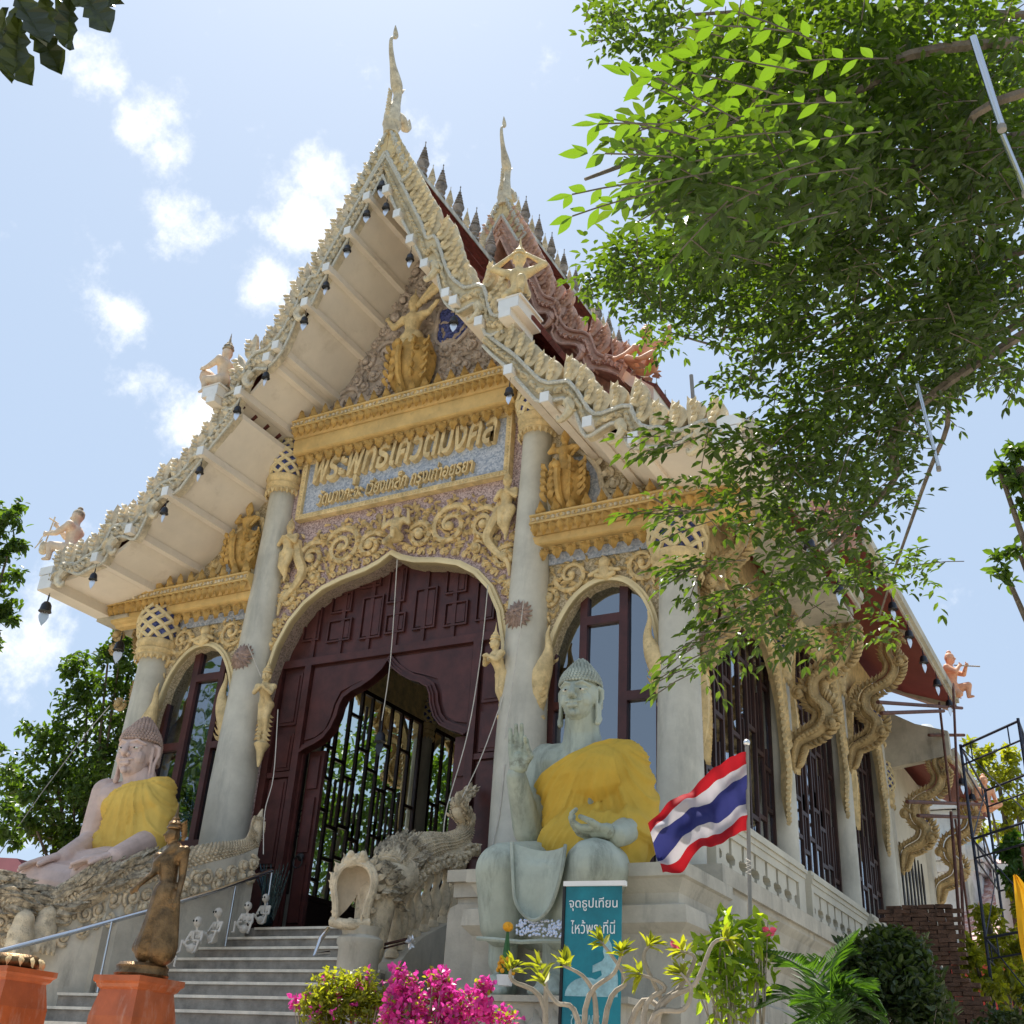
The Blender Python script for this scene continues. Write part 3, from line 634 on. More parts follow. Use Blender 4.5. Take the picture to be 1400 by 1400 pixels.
# ---------------------------------------------------------------- sides of the hall
def lattice(g, X, y0, y1, z0, z1, rr, t=.035):
    g.box((X-.05, y0, z0), (X+.05, y0+.09, z1)); g.box((X-.05, y1-.09, z0), (X+.05, y1, z1)); g.box((X-.05, y0+.091, z0), (X+.05, y1-.091, z0+.1)); g.box((X-.05, y0+.091, z1-.1), (X+.05, y1-.091, z1))
    n = max(3, int((y1-y0)/.42)); ys = [y0+.09+(y1-y0-.18)*i/n for i in range(n+1)]
    for i in range(1, n): g.box((X-.04, ys[i]-t, z0+.101), (X+.04, ys[i]+t, z1-.101))
    for i in range(n):
        z = z0+.3+rr.random()*.8
        while z < z1-.3:
            g.box((X-.035, ys[i]+t+.001, z), (X+.035, ys[i+1]-t-.001, z+.075)); 
            if rr.random() < .4 and z+1.1 < z1-.2: g.box((X-.03, (ys[i]+ys[i+1])/2-.02, z+.08), (X+.03, (ys[i]+ys[i+1])/2+.02, min(z1-.15, z+1.1)))
            z += rr.choice([.7, 1.1, 1.5, 2.1])
def gapbal(w, z0, z1, d):
    """pierced baluster slab: the solid left beside stepped vase-shaped openings (local: x across, y thickness)"""
    h = z1-z0; st = [(0, .09), (.14, .09), (.14, .17), (.2, .17), (.2, .13), (.28, .05), (.44, .05), (.44, .1), (.5, .16), (.6, .16), (.66, .1), (.66, .045), (.98, .045), (1, .045)]
    e = [(w*(.5-b*2.2), z0+h*a) for a, b in st]; poly = [(x, z) for x, z in e] + [(-x, z) for x, z in reversed(e)]
    g = G(); g.prism(poly, -d/2, d/2); return g
balm = {}
def side(s):
    X = 5.3*s; RX = random.Random(4)
    bays = [(.34, 4.75, 9.2, 1), (5.15, 9.15, 10.3, 1), (9.65, 13.0, 10.3, 1)]
    for y, z1, r in ((4.95, 8.72, .24), (9.4, 9.95, .24), (13.3, 9.97, .24), (14.0, 8.6, .2), (18.6, 8.6, .22)):
        column(X, y, 4.42, z1, r+.02, r, 1.1)
    for y0, y1, z1, k in bays:
        g = G(); lattice(g, X-.1*s, y0, y1, 5.25, z1, RX); win = part('side_window', g, 'darkwood', hall)
        for j in range(3):
            a = y0+.1+(y1-y0-.2)*j/3; b = y0+.1+(y1-y0-.2)*(j+1)/3
            g = G(); g.box((X-.105*s, a+.01, 5.35), (X-.095*s, b-.01, z1-.1)); part('pane', g, 'glassS' if s > 0 else 'pane', win)
        for j in range(4):
            a = y0+.05+(y1-y0-.1)*j/4; b = y0+.05+(y1-y0-.1)*(j+1)/4
            g = G(); g.box((X-.14*s, a+.015, 4.44), (X-.05*s, b-.015, 5.24)); g.box((X-.049*s, a+.1, 4.56), (X-.02*s, b-.1, 5.12)); part('wood_panel', g, 'darkwood', win)
        # balustrade outside the window
        g = G(); g.box((X+.12*s, y0, 5.3), (X+.42*s, y1, 5.36)); g.box((X+.16*s, y0, 5.36), (X+.38*s, y1, 5.43)); g.box((X+.15*s, y0, 5.22), (X+.39*s, y1, 5.299)); g.box((X+.17*s, y0, 5.1), (X+.37*s, y1, 5.219)); ra = part('balustrade_rail', g, 'side', hall)
        g = G(); g.box((X+.17*s, y0, 4.424), (X+.37*s, y1, 4.47)); g.box((X+.17*s, y1-.38, 4.471), (X+.37*s, y1, 5.099)); g.box((X+.17*s, y0, 4.471), (X+.37*s, y0+.12, 5.099)); part('balustrade_frame', g, 'side', ra)
        n = 7; w = (y1-y0-.5)/n
        key = round(w, 3)
        if key not in balm: balm[key] = mesh('baluster', gapbal(w, 4.471, 5.099, .14))
        for i in range(n): put('baluster', balm[key], M['side'], ra, Matrix.Translation((X+.27*s, y0+.12+w*(i+.5), 0)) @ Matrix.Rotation(pi/2, 4, 'Z'))
        g = G(); g.box((X+.02*s, y0, 4.424), (X+.1*s, y1, 5.2)); part('inner_ledge', g, 'concrete', hall)
    # wall over the windows with gold arches hanging in it
    g = G(); g.box((X-.14*s, .3, 9.2), (X+.1*s, 4.75, 10.6)); g.box((X-.14*s, 4.75, 10.3), (X+.1*s, 13.3, 11.6)); part('upper_wall', g, 'gold', hall)
    for y0, y1, z1, k in bays:
        g = G()
        for e, sg in ((y0, 1), (y1, -1)):
            P = crv([(X+.16*s, e+.1*sg, z1-3.0, .02), (X+.18*s, e+.14*sg, z1-2.6, .09), (X+.2*s, e+.1*sg, z1-2.1, .1), (X+.16*s, e+.1*sg, z1-1.5, .08), (X+.16*s, e+.2*sg, z1-.9, .1), (X+.16*s, e+.5*sg, z1-.3, .14), (X+.16*s, e+1.1*sg, z1+.1, .16), (X+.16*s, (y0+y1)/2, z1+.25, .16)], 5)
            g.tube([p[:3] for p in P], [p[3] for p in P], 6)
            for p in P[::1]: g.leafy(p[:3], (p[0]+.06*s, p[1]+.14*sg, p[2]-.16), .12, (s, 0, 0), .05, .2)
            for p in P[12:]: g.leafy(p[:3], (p[0]+.08*s, p[1]-.05*sg, p[2]+.28), .16, (s, 0, 0), .05, .3)
        yc = (y0+y1)/2
        for i in range(9): g.leafy((X+.18*s, yc+(i-4)*.16, z1+.2), (X+.25*s, yc+(i-4)*.1, z1-.55+abs(i-4)*.1), .16, (s, 0, 0), .06)
        part('window_garland', g, 'gold', hall, True)
    g = G(); g.box((X-.14*s, 13.5, 4.42), (X+.1*s, 20, 10.2)); sw = part('solid_side_wall', g, 'side', hall)
    for i in range(7):
        y = 14.7+i*.46
        if y < 18.2: g = G(); g.prism([(-.06, 5.9), (.06, 5.9), (.1, 6.5), (.05, 6.9), (.1, 7.4), (0, 7.9), (-.1, 7.4), (-.05, 6.9), (-.1, 6.5)], -.02, .02, Matrix.Translation((X+.115*s, y, 0)) @ Matrix.Rotation(pi/2, 4, 'Z')); part('air_slit', g, 'black', sw)
for s in (1, -1): side(s)
g = G(); g.box((-5.3, 19.8, FZ), (5.3, 20.1, 12)); part('rear_wall', g, 'side', hall)
g = G(); g.box((-5.1, .5, 11.2), (5.1, 19.7, 11.3)); part('ceiling', g, 'darkwood', hall)

# ================================================================== roofs
UPL = [(0, 17.45), (.4, 16.5), (.73, 15.85), (1.1, 15.1), (1.42, 14.57), (1.9, 13.82), (2.5, 13.12), (3.0, 12.75)]
UPT = [(0, 18.62), (.35, 18.15), (.73, 17.35), (1.0, 16.75), (1.35, 16.0), (2.03, 14.93), (2.7, 14.0), (3.05, 13.45)]
LOL = [(2.62, 12.62), (2.85, 12.33), (3.55, 11.52), (4.34, 10.8), (4.86, 10.4), (5.5, 10.05), (6.1, 9.93), (6.62, 9.9)]
LOT = [(2.7, 13.1), (3.13, 12.72), (3.96, 11.98), (4.85, 11.3), (5.67, 10.78), (6.33, 10.4), (6.72, 10.28)]
def slab(P, t, y0, y1, s, name, m, par):
    """roof sheet following profile P (x,z), thickness t downward"""
    poly = [(x*s, z) for x, z in P] + [(x*s, z-t) for x, z in reversed(P)]; g = G(); g.prism(poly, y0, y1); return part(name, g, m, par)
for s in (1, -1):
    slab([(x, z+.1) for x, z in UPL], .1, -1.6, 2.9, s, 'soffit', 'soffit', hall)
    slab([(x, z+.1) for x, z in LOL], .1, -1.6, .6 if s > 0 else .6, s, 'soffit', 'soffit', hall)
    g = G(); g.prism([(2.9*s, 12.5), (3.02*s, 12.5), (3.02*s, 12.95), (2.9*s, 12.95)], -1.6, .5); part('soffit_step', g, 'soffit', hall)
    # eave end box, white face
    g = G(); g.box((6.5*s, -1.78, 9.72), (6.86*s, .4, 10.02)); g.box((6.56*s, -1.74, 10.021), (6.92*s, .4, 10.2)); part('eave_beam', g, 'soffit', hall)
    g = G(); g.box((6.0*s, -.3, 9.66), (6.84*s, 4.75, 9.719)); part('eave_board', g, 'concrete', hall)
# red tiled slopes. tile courses are real strips, proud of one another
def tiles(P, y0, y1, s, name='tiled_slope', step=.3):
    """stepped courses down the slope"""
    L_ = 0; pts = crv(P, 4); g = G(); lift = .09
    seg = []; acc = [0]
    for a, b in zip(pts, pts[1:]): acc.append(acc[-1]+sqrt((a[0]-b[0])**2+(a[1]-b[1])**2))
    def pa(d):
        for i in range(len(acc)-1):
            if acc[i] <= d <= acc[i+1]+1e-9: t = (d-acc[i])/(acc[i+1]-acc[i]); return V((pts[i][0]+(pts[i+1][0]-pts[i][0])*t, pts[i][1]+(pts[i+1][1]-pts[i][1])*t))
        return V(pts[-1])
    n = int(acc[-1]/step); nt_ = max(1, int((y1-y0)/.34)); wy = (y1-y0)/nt_
    for i in range(n):
        a = pa(i*acc[-1]/n); b = pa((i+1)*acc[-1]/n); d = (b-a).normalized(); k = V((-d.y, d.x)); k = k if k.y > 0 else -k
        a2 = a+k*.02; b2 = b+d*.04+k*.075; b3 = b+d*.04-k*.02; a3 = a-k*.08
        for j in range(nt_):
            ya = y0+wy*j+.006; yb = y0+wy*(j+1)-.006
            vs = [(q.x*s, y, q.y) for y in (ya, yb) for q in (a2, b2, b3, a3)]
            g.add(vs, [(0, 1, 5, 4), (1, 2, 6, 5), (0, 3, 2, 1), (4, 5, 6, 7)])
    return part(name, g, 'tile', hall, kind='stuff')
T1 = [(.05, 18.35), (.35, 17.75), (.73, 17.05), (1.35, 15.72), (2.03, 14.65), (2.7, 13.75), (3.35, 13.1)]
T1b = [(2.7, 12.95), (3.96, 11.85), (4.85, 11.15), (5.67, 10.6), (6.9, 10.15)]
up = lambda P, dx, dz: [(x+dx*(i > 0), z+dz) for i, (x, z) in enumerate(P)]
T2 = [(.05, 20.55), (.35, 19.9), (.9, 18.6), (1.7, 17.0), (2.4, 15.85), (3.2, 14.95), (3.7, 14.5)]
T2b = [(3.1, 14.1), (4.1, 13.1), (5.0, 12.4), (6.0, 11.85), (7.1, 11.45)]
T3b = [(3.1, 12.6), (4.1, 11.7), (5.0, 11.0), (6.0, 10.4), (6.9, 9.95)]
for s in (1, -1):
    tiles(T1, -1.55, 2.9, s); tiles(T1b, -1.55, 4.9, s); tiles(T2, 3.0, 14.0, s); tiles(T2b, 4.7, 14.6, s); tiles([(x, z-1.9) for x, z in T2], 14.0, 20.4, s); tiles(T3b, 14.4, 20.4, s)
    slab([(x, z-.02) for x, z in T2], .3, 3.0, 14.0, s, 'roof_deck', 'soffit', hall)
    slab([(x, z-1.95) for x, z in T2], .3, 14.0, 20.4, s, 'roof_deck', 'soffit', hall)
    slab([(x, z-.1) for x, z in T2b], .2, 4.75, 14.6, s, 'red_eave_soffit', 'redsoffit', hall)
    slab([(x, z-.1) for x, z in T3b], .2, 14.6, 20.3, s, 'red_eave_soffit', 'redsoffit', hall)
    slab([(x, z-.13) for x, z in T1b if x > 3], .12, .6, 4.75, s, 'red_eave_soffit', 'redsoffit', hall)
    for y0, y1, z, x in ((-1.6, 4.9, 9.93, 6.86), (4.8, 14.8, 11.18, 7.05), (14.3, 20.4, 9.7, 6.88)):
        g = G(); g.box((x*s, y0, z), ((x+.09)*s, y1, z+.24)); g.box(((x+.09)*s, y0, z+.1), ((x+.16)*s, y1, z+.3)); part('fascia', g, 'concrete', hall)
    for y, z, xa in ((4.86, 11.3, 7.05), (9.4, 11.3, 7.05), (14.5, 11.2, 7.05), (4.6, 9.95, 6.85)):
        za = z+.9 if xa > 7 else z+.5; g = G(); g.prism([(5.2*s, za), (xa*s, z), (xa*s, z-.2), (5.2*s, za-.22)], y-.12, y+.12); part('eave_tie', g, 'concrete', hall)
    # plastered end gablet of the low rear eave
    g = G(); g.prism([(5.2*s, 11.2), (6.2*s, 10.6), (6.95*s, 10.35), (6.95*s, 9.75), (5.2*s, 9.5)], 14.0, 14.25); part('end_gablet', g, 'concrete', hall)
    # front gablet closing the raised middle roof
    g = G(); g.prism([(3.05*s, 12.9), (3.05*s, 14.2), (4.1*s, 13.1), (5*s, 12.4), (6*s, 11.8), (7.0*s, 11.4), (7.0*s, 11.1), (5.2*s, 11.2), (5.2*s, 10.9)], 4.72, 4.78); part('middle_gablet', g, 'rosy', hall)
# ridge caps
for y0, y1, z in ((-1.5, 3.0, 18.42), (3.0, 14.0, 20.62), (14.0, 20.4, 18.72)):
    g = G(); g.prism([(-.16, z-.15), (-.08, z+.1), (.08, z+.1), (.16, z-.15)], y0, y1); part('ridge_cap', g, 'concrete', hall)
# recessed drums of light in the red soffit
for y, x in ((10.2, 6.3), (11.6, 6.35)):
    p = at(867, 0, X=6) # unused helper value
    zz = interp(T2b, x)-.34; g = G(); g.lathe([(.14, -.05), (.14, .1)], 12, (x, y, zz+.02)); part('ceiling_lamp', g, 'white', hall)

# ridge finials: tall dark ringed ones between small pale ones
def finial(h, r):
    g = G(); pr = [(r*.9, 0), (r*.9, h*.03), (r*.5, h*.06), (r*.45, h*.14), (r*.8, h*.17), (r*.8, h*.2), (r*.5, h*.23), (r*.95, h*.32), (r*1.0, h*.38), (r*.55, h*.42)]
    for i in range(5):
        q = r*(.72-.12*i); z = h*(.44+.08*i); pr += [(q*.45, z), (q*1.1, z+h*.025), (q*1.1, z+h*.045), (q*.45, z+h*.07)]
    pr += [(r*.1, h*.86), (r*.06, h*.93), (r*.13, h*.96), (.003, h)]; g.lathe(pr, 10); return g
FB = mesh('ridge_finial', finial(1.0, .135), True); FS = mesh('small_ridge_finial', finial(.66, .09), True)
M['findark'] = mat('weathered_finial', (.34, .30, .28), .75, .4, 4, .3, 40, .6, (.05, .05, .055)); 
y = -.55; k = 0
while y < 20.2:
    z = (18.5 if y < 2.7 else 20.7 if y < 14 else 18.8)
    if not (2.5 < y < 3.3): put('ridge_finial' if k % 2 == 0 else 'small_ridge_finial', FB if k % 2 == 0 else FS, M['findark'] if k % 2 == 0 else M['pale'], hall, tr(0, y, z))
    y += .36 if y < 14 else .6; k += 1

# ---------------------------------------------------------------- bargeboards with naga rims, fins, hooks
M['fin'] = mat('tan_fin', (.70, .58, .38), .65, .2, 5, .4, 50, .35, (.25, .19, .12))
def fin_mesh(h, wd_, name):
    g = G(); n = 9; vs = []
    for i in range(n+1):
        t = i/n; x = .13*h*sin(t*pi*1.15); z = h*t; w_ = wd_*(.62+.6*sin(pi*min(1, t*1.05))**.8)*(1-t**5*.97)
        th = .07*(1-.6*t)
        vs += [(x-w_/2, -th, z), (x, -th*1.9, z+.02), (x+w_/2, -th, z), (x+w_/2, th, z), (x-w_/2, th, z)]
    fs = []
    for i in range(n):
        a = i*5
        for j in range(5): fs.append((a+j, a+(j+1) % 5, a+5+(j+1) % 5, a+5+j))
    fs += [tuple(range(5)), tuple(n*5+j for j in (4, 3, 2, 1, 0))]; g.add(vs, fs)
    for i in range(4):      # carved flame on the face
        z = h*(.12+.17*i); x = .13*h*sin((z/h)*pi*1.15); g.leafy((x-.05, -.12, z), (x+.06, -.15, z+h*.2), wd_*.42, (0, -1, 0), .03, .3)
    return mesh(name, g, True)
FIN = fin_mesh(.56, .22, 'roof_fin'); FINs = fin_mesh(.52, .24, 'roof_fin')
def barge(low, top, Y, s, finm, mat_, rim, wave, finstep=.24, scale=1.0, x_fin0=.12, fins=True, steep=True):
    """one arm of a bargeboard between its lower and upper outline; the lower half undulates like a naga"""
    lowc = crv(low, 6); topc = crv(top, 6); root = None; g = G(); n = 40
    acc = 0; cl = []
    for i in range(n+1):
        t = i/n; a = V(lowc[min(len(lowc)-1, int(round(t*(len(lowc)-1))))]); b = V(topc[min(len(topc)-1, int(round(t*(len(topc)-1))))]); cl.append((a, b))
    # board body
    outl = []; inn = []
    for i, (a, b) in enumerate(cl):
        t = i/n; d = (b-a); w0 = .0; w1 = .46
        wv = 0
        if wave:
            for c0, am in wave:
                wv += am*sin((t-c0)*2*pi/.2)*math.exp(-((t-c0-.05)/.12)**2)
        outl.append(a+d*(w0)+d.normalized()*wv); inn.append(a+d*w1+d.normalized()*wv*.8)
    poly = [(p.x*s, p.y) for p in outl] + [(p.x*s, p.y) for p in reversed(inn)]
    g.prism(poly, Y-.02, Y+.12); board = part('bargeboard', g, mat_, hall)
    g = G()
    for P_, r in ((outl, .032), (inn, .036)): g.tube([(p.x*s, Y-.05, p.y) for p in P_], r*scale, 6)
    part('board_rim', g, rim, board, True)
    g = G(); mid = [(p+q)/2 for p, q in zip(outl, inn)]
    for i in range(0, n, 1):
        p = mid[i]; q = mid[min(i+1, n)]; d = (q-p)
        g.ell((p.x*s, Y-.05, p.y), (.045, .05, .045), nu=7, nv=4)
        g.leafy((p.x*s, Y-.04, p.y), ((p.x+d.x*.8+.02)*s, Y-.08, p.y+d.y*.8+.07), .09, (0, -1, 0), .04, .3); g.leafy((p.x*s, Y-.04, p.y), ((p.x+d.x*.8-.02)*s, Y-.08, p.y+d.y*.8-.07), .09, (0, -1, 0), .04, -.3)
    part('board_relief', g, mat_, board, True, kind='stuff')
    # curled hooks under the waves
    for c0, am in wave:
        i = int((c0+.07)*n); i = min(i, n-1); p = outl[i]; g = G()
        P = [(p.x*s, Y-.04, p.y), ((p.x+.06)*s, Y-.08, p.y-.16), ((p.x-.02)*s, Y-.1, p.y-.3), ((p.x-.12)*s, Y-.1, p.y-.34), ((p.x-.15)*s, Y-.1, p.y-.26)]
        P = crv(P, 4); g.tube(P, [.1*(1-.75*j/(len(P)-1)) for j in range(len(P))], 7)
        g.leafy((p.x*s, Y-.08, p.y), ((p.x+.2)*s, Y-.1, p.y-.22), .14, (0, -1, 0), .05, .3); part('curled_hook', g, mat_, board, True)
    if fins:
        acc = 0; last = inn[0]; 
        pts = crv([(p.x, p.y) for p in inn], 3)
        for q in pts:
            q = V(q); acc += (q-last).length; dd = (q-last); last = q
            if acc > finstep*(1 if steep else 1.2)*scale and q.x > x_fin0:
                acc = 0; t = dd.normalized(); k = V((-t.y, t.x)); k = k if k.y > 0 else -k
                d = ((k*.62-t*.62) if steep else (V((0, 1))+k*.2-t*.1)).normalized(); ang = atan2(d.x, d.y)
                put('roof_fin', finm, M[mat_], board, Matrix.Translation((q.x*s, Y+.05, q.y)) @ Matrix.Rotation(ang*s, 4, 'Y') @ Matrix.Diagonal((s*scale, scale, scale*1.05, 1)))
    return board
for s in (1, -1):
    barge(UPL, UPT, -1.72, s, FIN, 'pale' if s < 0 else 'fin', 'rim', [(.54, .26), (.77, .28)])
    barge(LOL, LOT, -1.70, s, FINs, 'pale' if s < 0 else 'fin', 'rim', [(.34, .2), (.55, .21), (.82, .16)], steep=False)
    U2L = [(0, 19.5), (.4, 18.55), (.8, 17.7), (1.2, 16.9), (1.7, 16.1), (2.3, 15.3), (3.05, 14.75)]; U2T = [(0, 20.8), (.4, 20.2), (.9, 18.95), (1.5, 17.75), (2.1, 16.75), (2.8, 15.9), (3.35, 15.35)]
    barge(U2L, U2T, 2.75, s, FIN, 'rosy', 'rosy', [(.5, .16), (.72, .17)])
    slab([(x, z+.08) for x, z in U2L], .08, 2.85, 3.4, s, 'soffit', 'rosy', hall)
    L2L = [(3.0, 13.95), (3.6, 13.3), (4.4, 12.6), (5.3, 11.95), (6.2, 11.55), (7.0, 11.35)]; L2T = [(3.1, 14.5), (3.9, 13.75), (4.8, 13.0), (5.7, 12.4), (6.6, 11.95), (7.15, 11.8)]
    barge(L2L, L2T, 4.6, s, FINs, 'rosy', 'rosy', [(.4, .1), (.6, .12)], steep=False)
g = G(); g.prism([(-2.3, 15.2), (-1.2, 16.9), (0, 19.4), (1.2, 16.9), (2.3, 15.3), (3, 14.7), (3, 13.5), (-3, 13.5), (-3, 14.7)], 3.2, 3.3); part('second_gable_wall', g, 'rosy', hall)

def chofa(y, z, H, m, lab):
    """horn-like apex ornament: collared bird neck, back curl and long whip tip"""
    g = G(); s = H/2.35
    P = crv([(0, y, z-.25*s, .17*s), (0, y-.02*s, z+.1*s, .2*s), (0, y-.02, z+.35*s, .17*s), (0, y+.03*s, z+.62*s, .11*s), (0, y+.04*s, z+.85*s, .1*s), (0, y-.02*s, z+1.0*s, .14*s), (0, y-.12*s, z+1.18*s, .12*s), (0, y-.24*s, z+1.4*s, .075*s), (0, y-.36*s, z+1.7*s, .055*s), (0, y-.4*s, z+1.95*s, .04*s), (0, y-.33*s, z+2.1*s, .02*s)], 5)
    g.tube([p[:3] for p in P], [p[3]*.85 for p in P], 10)
    P = crv([(0, y-.33*s, z+2.08*s, .035*s), (0, y-.28*s, z+2.16*s, .05*s), (0, y-.3*s, z+2.25*s, .05*s), (0, y-.34*s, z+2.42*s, .008*s)], 4); g.tube([p[:3] for p in P], [p[3] for p in P], 8)
    P = crv([(0, y+.1*s, z+.3*s, .12*s), (0, y+.28*s, z+.38*s, .11*s), (0, y+.4*s, z+.3*s, .09*s), (0, y+.5*s, z+.42*s, .07*s), (0, y+.5*s, z+.62*s, .015*s)], 4); g.tube([p[:3] for p in P], [p[3] for p in P], 8)
    g.lathe([(.16*s, -.1), (.19*s, 0), (.15*s, .06), (.17*s, .12), (.12*s, .18)], 12, (0, y, z))
    for i in range(7): g.leafy((0, y-.14*s, z+(.1+.09*i)*s), (0, y-.26*s, z+(.2+.09*i)*s), .1*s, (1, 0, 0), .03)
    g.leafy((0, y+.08*s, z+.95*s), (0, y+.22*s, z+1.18*s), .1*s, (1, 0, 0), .04)
    part('apex_ornament', g, m, hall, True, label=lab)
chofa(-1.72, 18.85, 2.45, 'pale', 'whip-tipped apex ornament on the front gable')
chofa(2.75, 20.75, 2.3, 'pale', 'whip-tipped apex ornament on the rear gable')
# framed straight pieces at the apex
for Y, z0, s_ in ((-1.74, 18.7, 1), (2.72, 20.8, 1)):
    for s in (1, -1):
        g = G(); P = [(0.0*s, z0), (.2*s, z0-.1), (.66*s, z0-1.45), (.5*s, z0-1.6), (.42*s, z0-1.52)]; g.prism([(.02*s, z0), (.24*s, z0-.25), (.72*s, z0-1.5), (.52*s, z0-1.62), (.0*s, z0-.7)], Y-.03, Y-.005)
        hb = part('head_panel', g, 'gold', hall)
        g = G(); 
        for a, b in (((.03, z0-.05), (.7, z0-1.5)), ((.02, z0-.65), (.5, z0-1.62)), ((.72, z0-1.48), (.5, z0-1.64))): g.tube([(a[0]*s, Y-.05, a[1]), (b[0]*s, Y-.05, b[1])], .035, 6)
        for i in range(8): t = i/8; g.leafy(((.1+.45*t)*s, Y-.04, z0-.4-1.1*t), ((.2+.45*t)*s, Y-.07, z0-.25-1.1*t), .1, (0, -1, 0), .04)
        part('head_rim', g, 'rim', hb, True)

# purlins with white ends, white blocks, bells below
bellg = G(); bellg.lathe([(.012, .1), (.012, 0), (.05, -.02), (.075, -.06), (.085, -.14), (.1, -.17), (.0, -.165)], 12); bellg.tube([(0, 0, .22), (0, 0, .05)], .006, 4)
BELL = mesh('bell_body', bellg, True)
hg = G(); hp = [(0, -.4), (.05, -.32), (.075, -.25), (.065, -.2), (.03, -.18), (0, -.2), (-.03, -.18), (-.065, -.2), (-.075, -.25), (-.05, -.32)]; hg.prism(hp, -.004, .004); hg.tube([(0, 0, -.16), (0, 0, -.2)], .004, 4); HEART = mesh('clapper_plate', hg)
cnt = 0
def bell(x, y, z, label, rot=0, sc_=1.0):
    r = thing('eave_bell', label, 'bell', (x, y, z), 'wind bells under the eaves', rot); r.scale = (sc_, sc_, sc_)
    put('bell_body', BELL, M['bell'], r); put('clapper_plate', HEART, M['bright'], r, tr(0, 0, 0, 0, 0, .3))
LP_ = [(497, 291), (470, 341), (441, 389), (411, 438), (373.5, 484), (350, 556), (308.6, 612), (264, 659), (218, 702), (171, 739), (125, 775)]
names = ['topmost', 'second', 'third', 'fourth', 'fifth', 'sixth', 'seventh', 'eighth', 'ninth', 'tenth', 'eleventh']
for s in (1, -1):
    for i, (px, py) in enumerate(LP_):
        p = at(px, py, Y=-1.9); x = abs(p.x); z = interp(UPL, x) if x < 2.75 else interp(LOL, x)
        g = G(); zz = z-.0; g.box((x*s-.07, -1.88, zz-.1), (x*s+.07, .1, zz+.04)); pu = part('purlin', g, 'soffit', hall)
        g = G(); g.box((x*s-.075, -1.905, zz-.105), (x*s+.075, -1.881, zz+.07)); part('purlin_end', g, 'white', pu)
        if i in (4, 9) or (s > 0 and i in (1, 3, 6, 8, 10)): continue
        bell(x*s, -1.8, zz-.3, 'small dark bell hanging %s down the %s slope of the front gable' % (names[i], 'left' if s < 0 else 'right'), random.uniform(-.6, .6), .82)
bell(0.02, -1.75, 17.3, 'small dark bell hanging under the very apex of the front gable', .2, 1.1)
bell(-6.72, -1.6, 9.55, 'small dark bell with a heart plate hanging from the left tip of the front eave', .4, 1.25)
bell(-6.6, .2, 9.4, 'small dark bell behind the left tip of the front eave, without visible heart', .4, 1.2)
for i, (y, z, x, lb) in enumerate(((1.4, 9.75, 6.95, 'first'), (3.2, 9.75, 6.95, 'second'), (5.6, 11.0, 7.12, 'third'), (7.2, 11.0, 7.12, 'fourth'), (8.8, 11.0, 7.12, 'fifth'), (10.4, 11.0, 7.12, 'sixth'), (12, 11.0, 7.12, 'seventh'), (13.6, 11.0, 7.12, 'eighth'), (15.4, 9.55, 6.95, 'ninth'), (17, 9.55, 6.95, 'tenth'))):
    bell(x, y, z, 'bell under the right-hand side eave, %s counted from the front corner' % lb, .8, 1.05)
for s in (1, -1):       # stepped white blocks that carry the corner figures
    g = G(); g.box((3.0*s, -1.98, 13.03), (3.38*s, -1.2, 13.24)); g.box((3.02*s, -1.98, 12.88), (3.24*s, -1.2, 13.029)); g.box((2.97*s, -2.0, 13.241), (3.42*s, -1.2, 13.28)); b_ = part('roof_block', g, 'soffit', hall)
    g = G(); g.box((3.005*s, -2.0, 13.035), (3.375*s, -1.981, 13.235)); g.box((3.025*s, -2.0, 12.885), (3.235*s, -1.981, 13.034)); part('block_face', g, 'white', b_)
    g = G(); g.box((6.5*s, -1.8, 9.73), (6.85*s, -1.781, 10.01)); g.box((6.57*s, -1.8, 10.03), (6.91*s, -1.741, 10.19)); part('block_face', g, 'white', b_)

# naga brackets propping the eaves
def bracket(y, zb, zt, xo, s, k=1.0, m='naga2', o=1.0):
    X = 5.55
    P = crv([(X+.0, zb, .03), (X+.03, zb+.3, .1), (X+.12, zb+.55, .13), (X+.5, zb+.75, .16), (X+.62, zb+1.05, .17), (X+.42, zb+1.35, .17), (X+.48, zb+1.7, .16), (X+.95, zb+1.95, .15), (X+1.1, zb+2.25, .14), (X+1.0, zb+2.6, .12), (X+1.1, zt, .13)], 6)
    P = [(X+(p[0]-X)*o,)+tuple(p[1:]) for p in P]; kz = 1; g = G(); g.tube([(p[0]*s, y, p[1]) for p in P], [p[2]*k*.7 for p in P], 9)
    for i, p in enumerate(P[2:-1]):
        q = P[i+3]; d = V((q[0]-p[0], q[1]-p[1])).normalized(); k2 = V((d.y, -d.x)); 
        for sg in (1, -1): g.leafy(((p[0]+k2.x*p[2]*.8*sg)*s, y-.03, p[1]+k2.y*p[2]*.8*sg), ((p[0]+k2.x*(p[2]+.14)*sg+d.x*.12)*s, y-.03, p[1]+k2.y*(p[2]+.10)*sg+d.y*.16), .12, (0, -1, 0), .05, .2)
        g.ell((p[0]*s, y-p[2]*.85*k, p[1]), (.05, .04, .05), nu=6, nv=4)
    for (ax, az) in ((X+.75, zb+.8), (X+1.25, zb+2.3), (X+.2, zb+1.4), (X+1.25, zt-.3)): g.scroll((ax*s, az), .14, y-.1, s, 0, 1.2, .05, 5)
    part('naga_bracket', g, m, hall, True)
for s in (1, -1):
    bracket(.4, 7.3, 9.6, 0, s, .75, 'naga2', .6); bracket(4.95, 7.05, 9.8, 0, s, 1.15); bracket(9.4, 8.2, 11.2, 0, s); bracket(14.15, 7.0, 9.85, 0, s); bracket(18.7, 7.0, 9.85, 0, s); bracket(2.6, 7.05, 9.8, 0, s, .9) if False else None
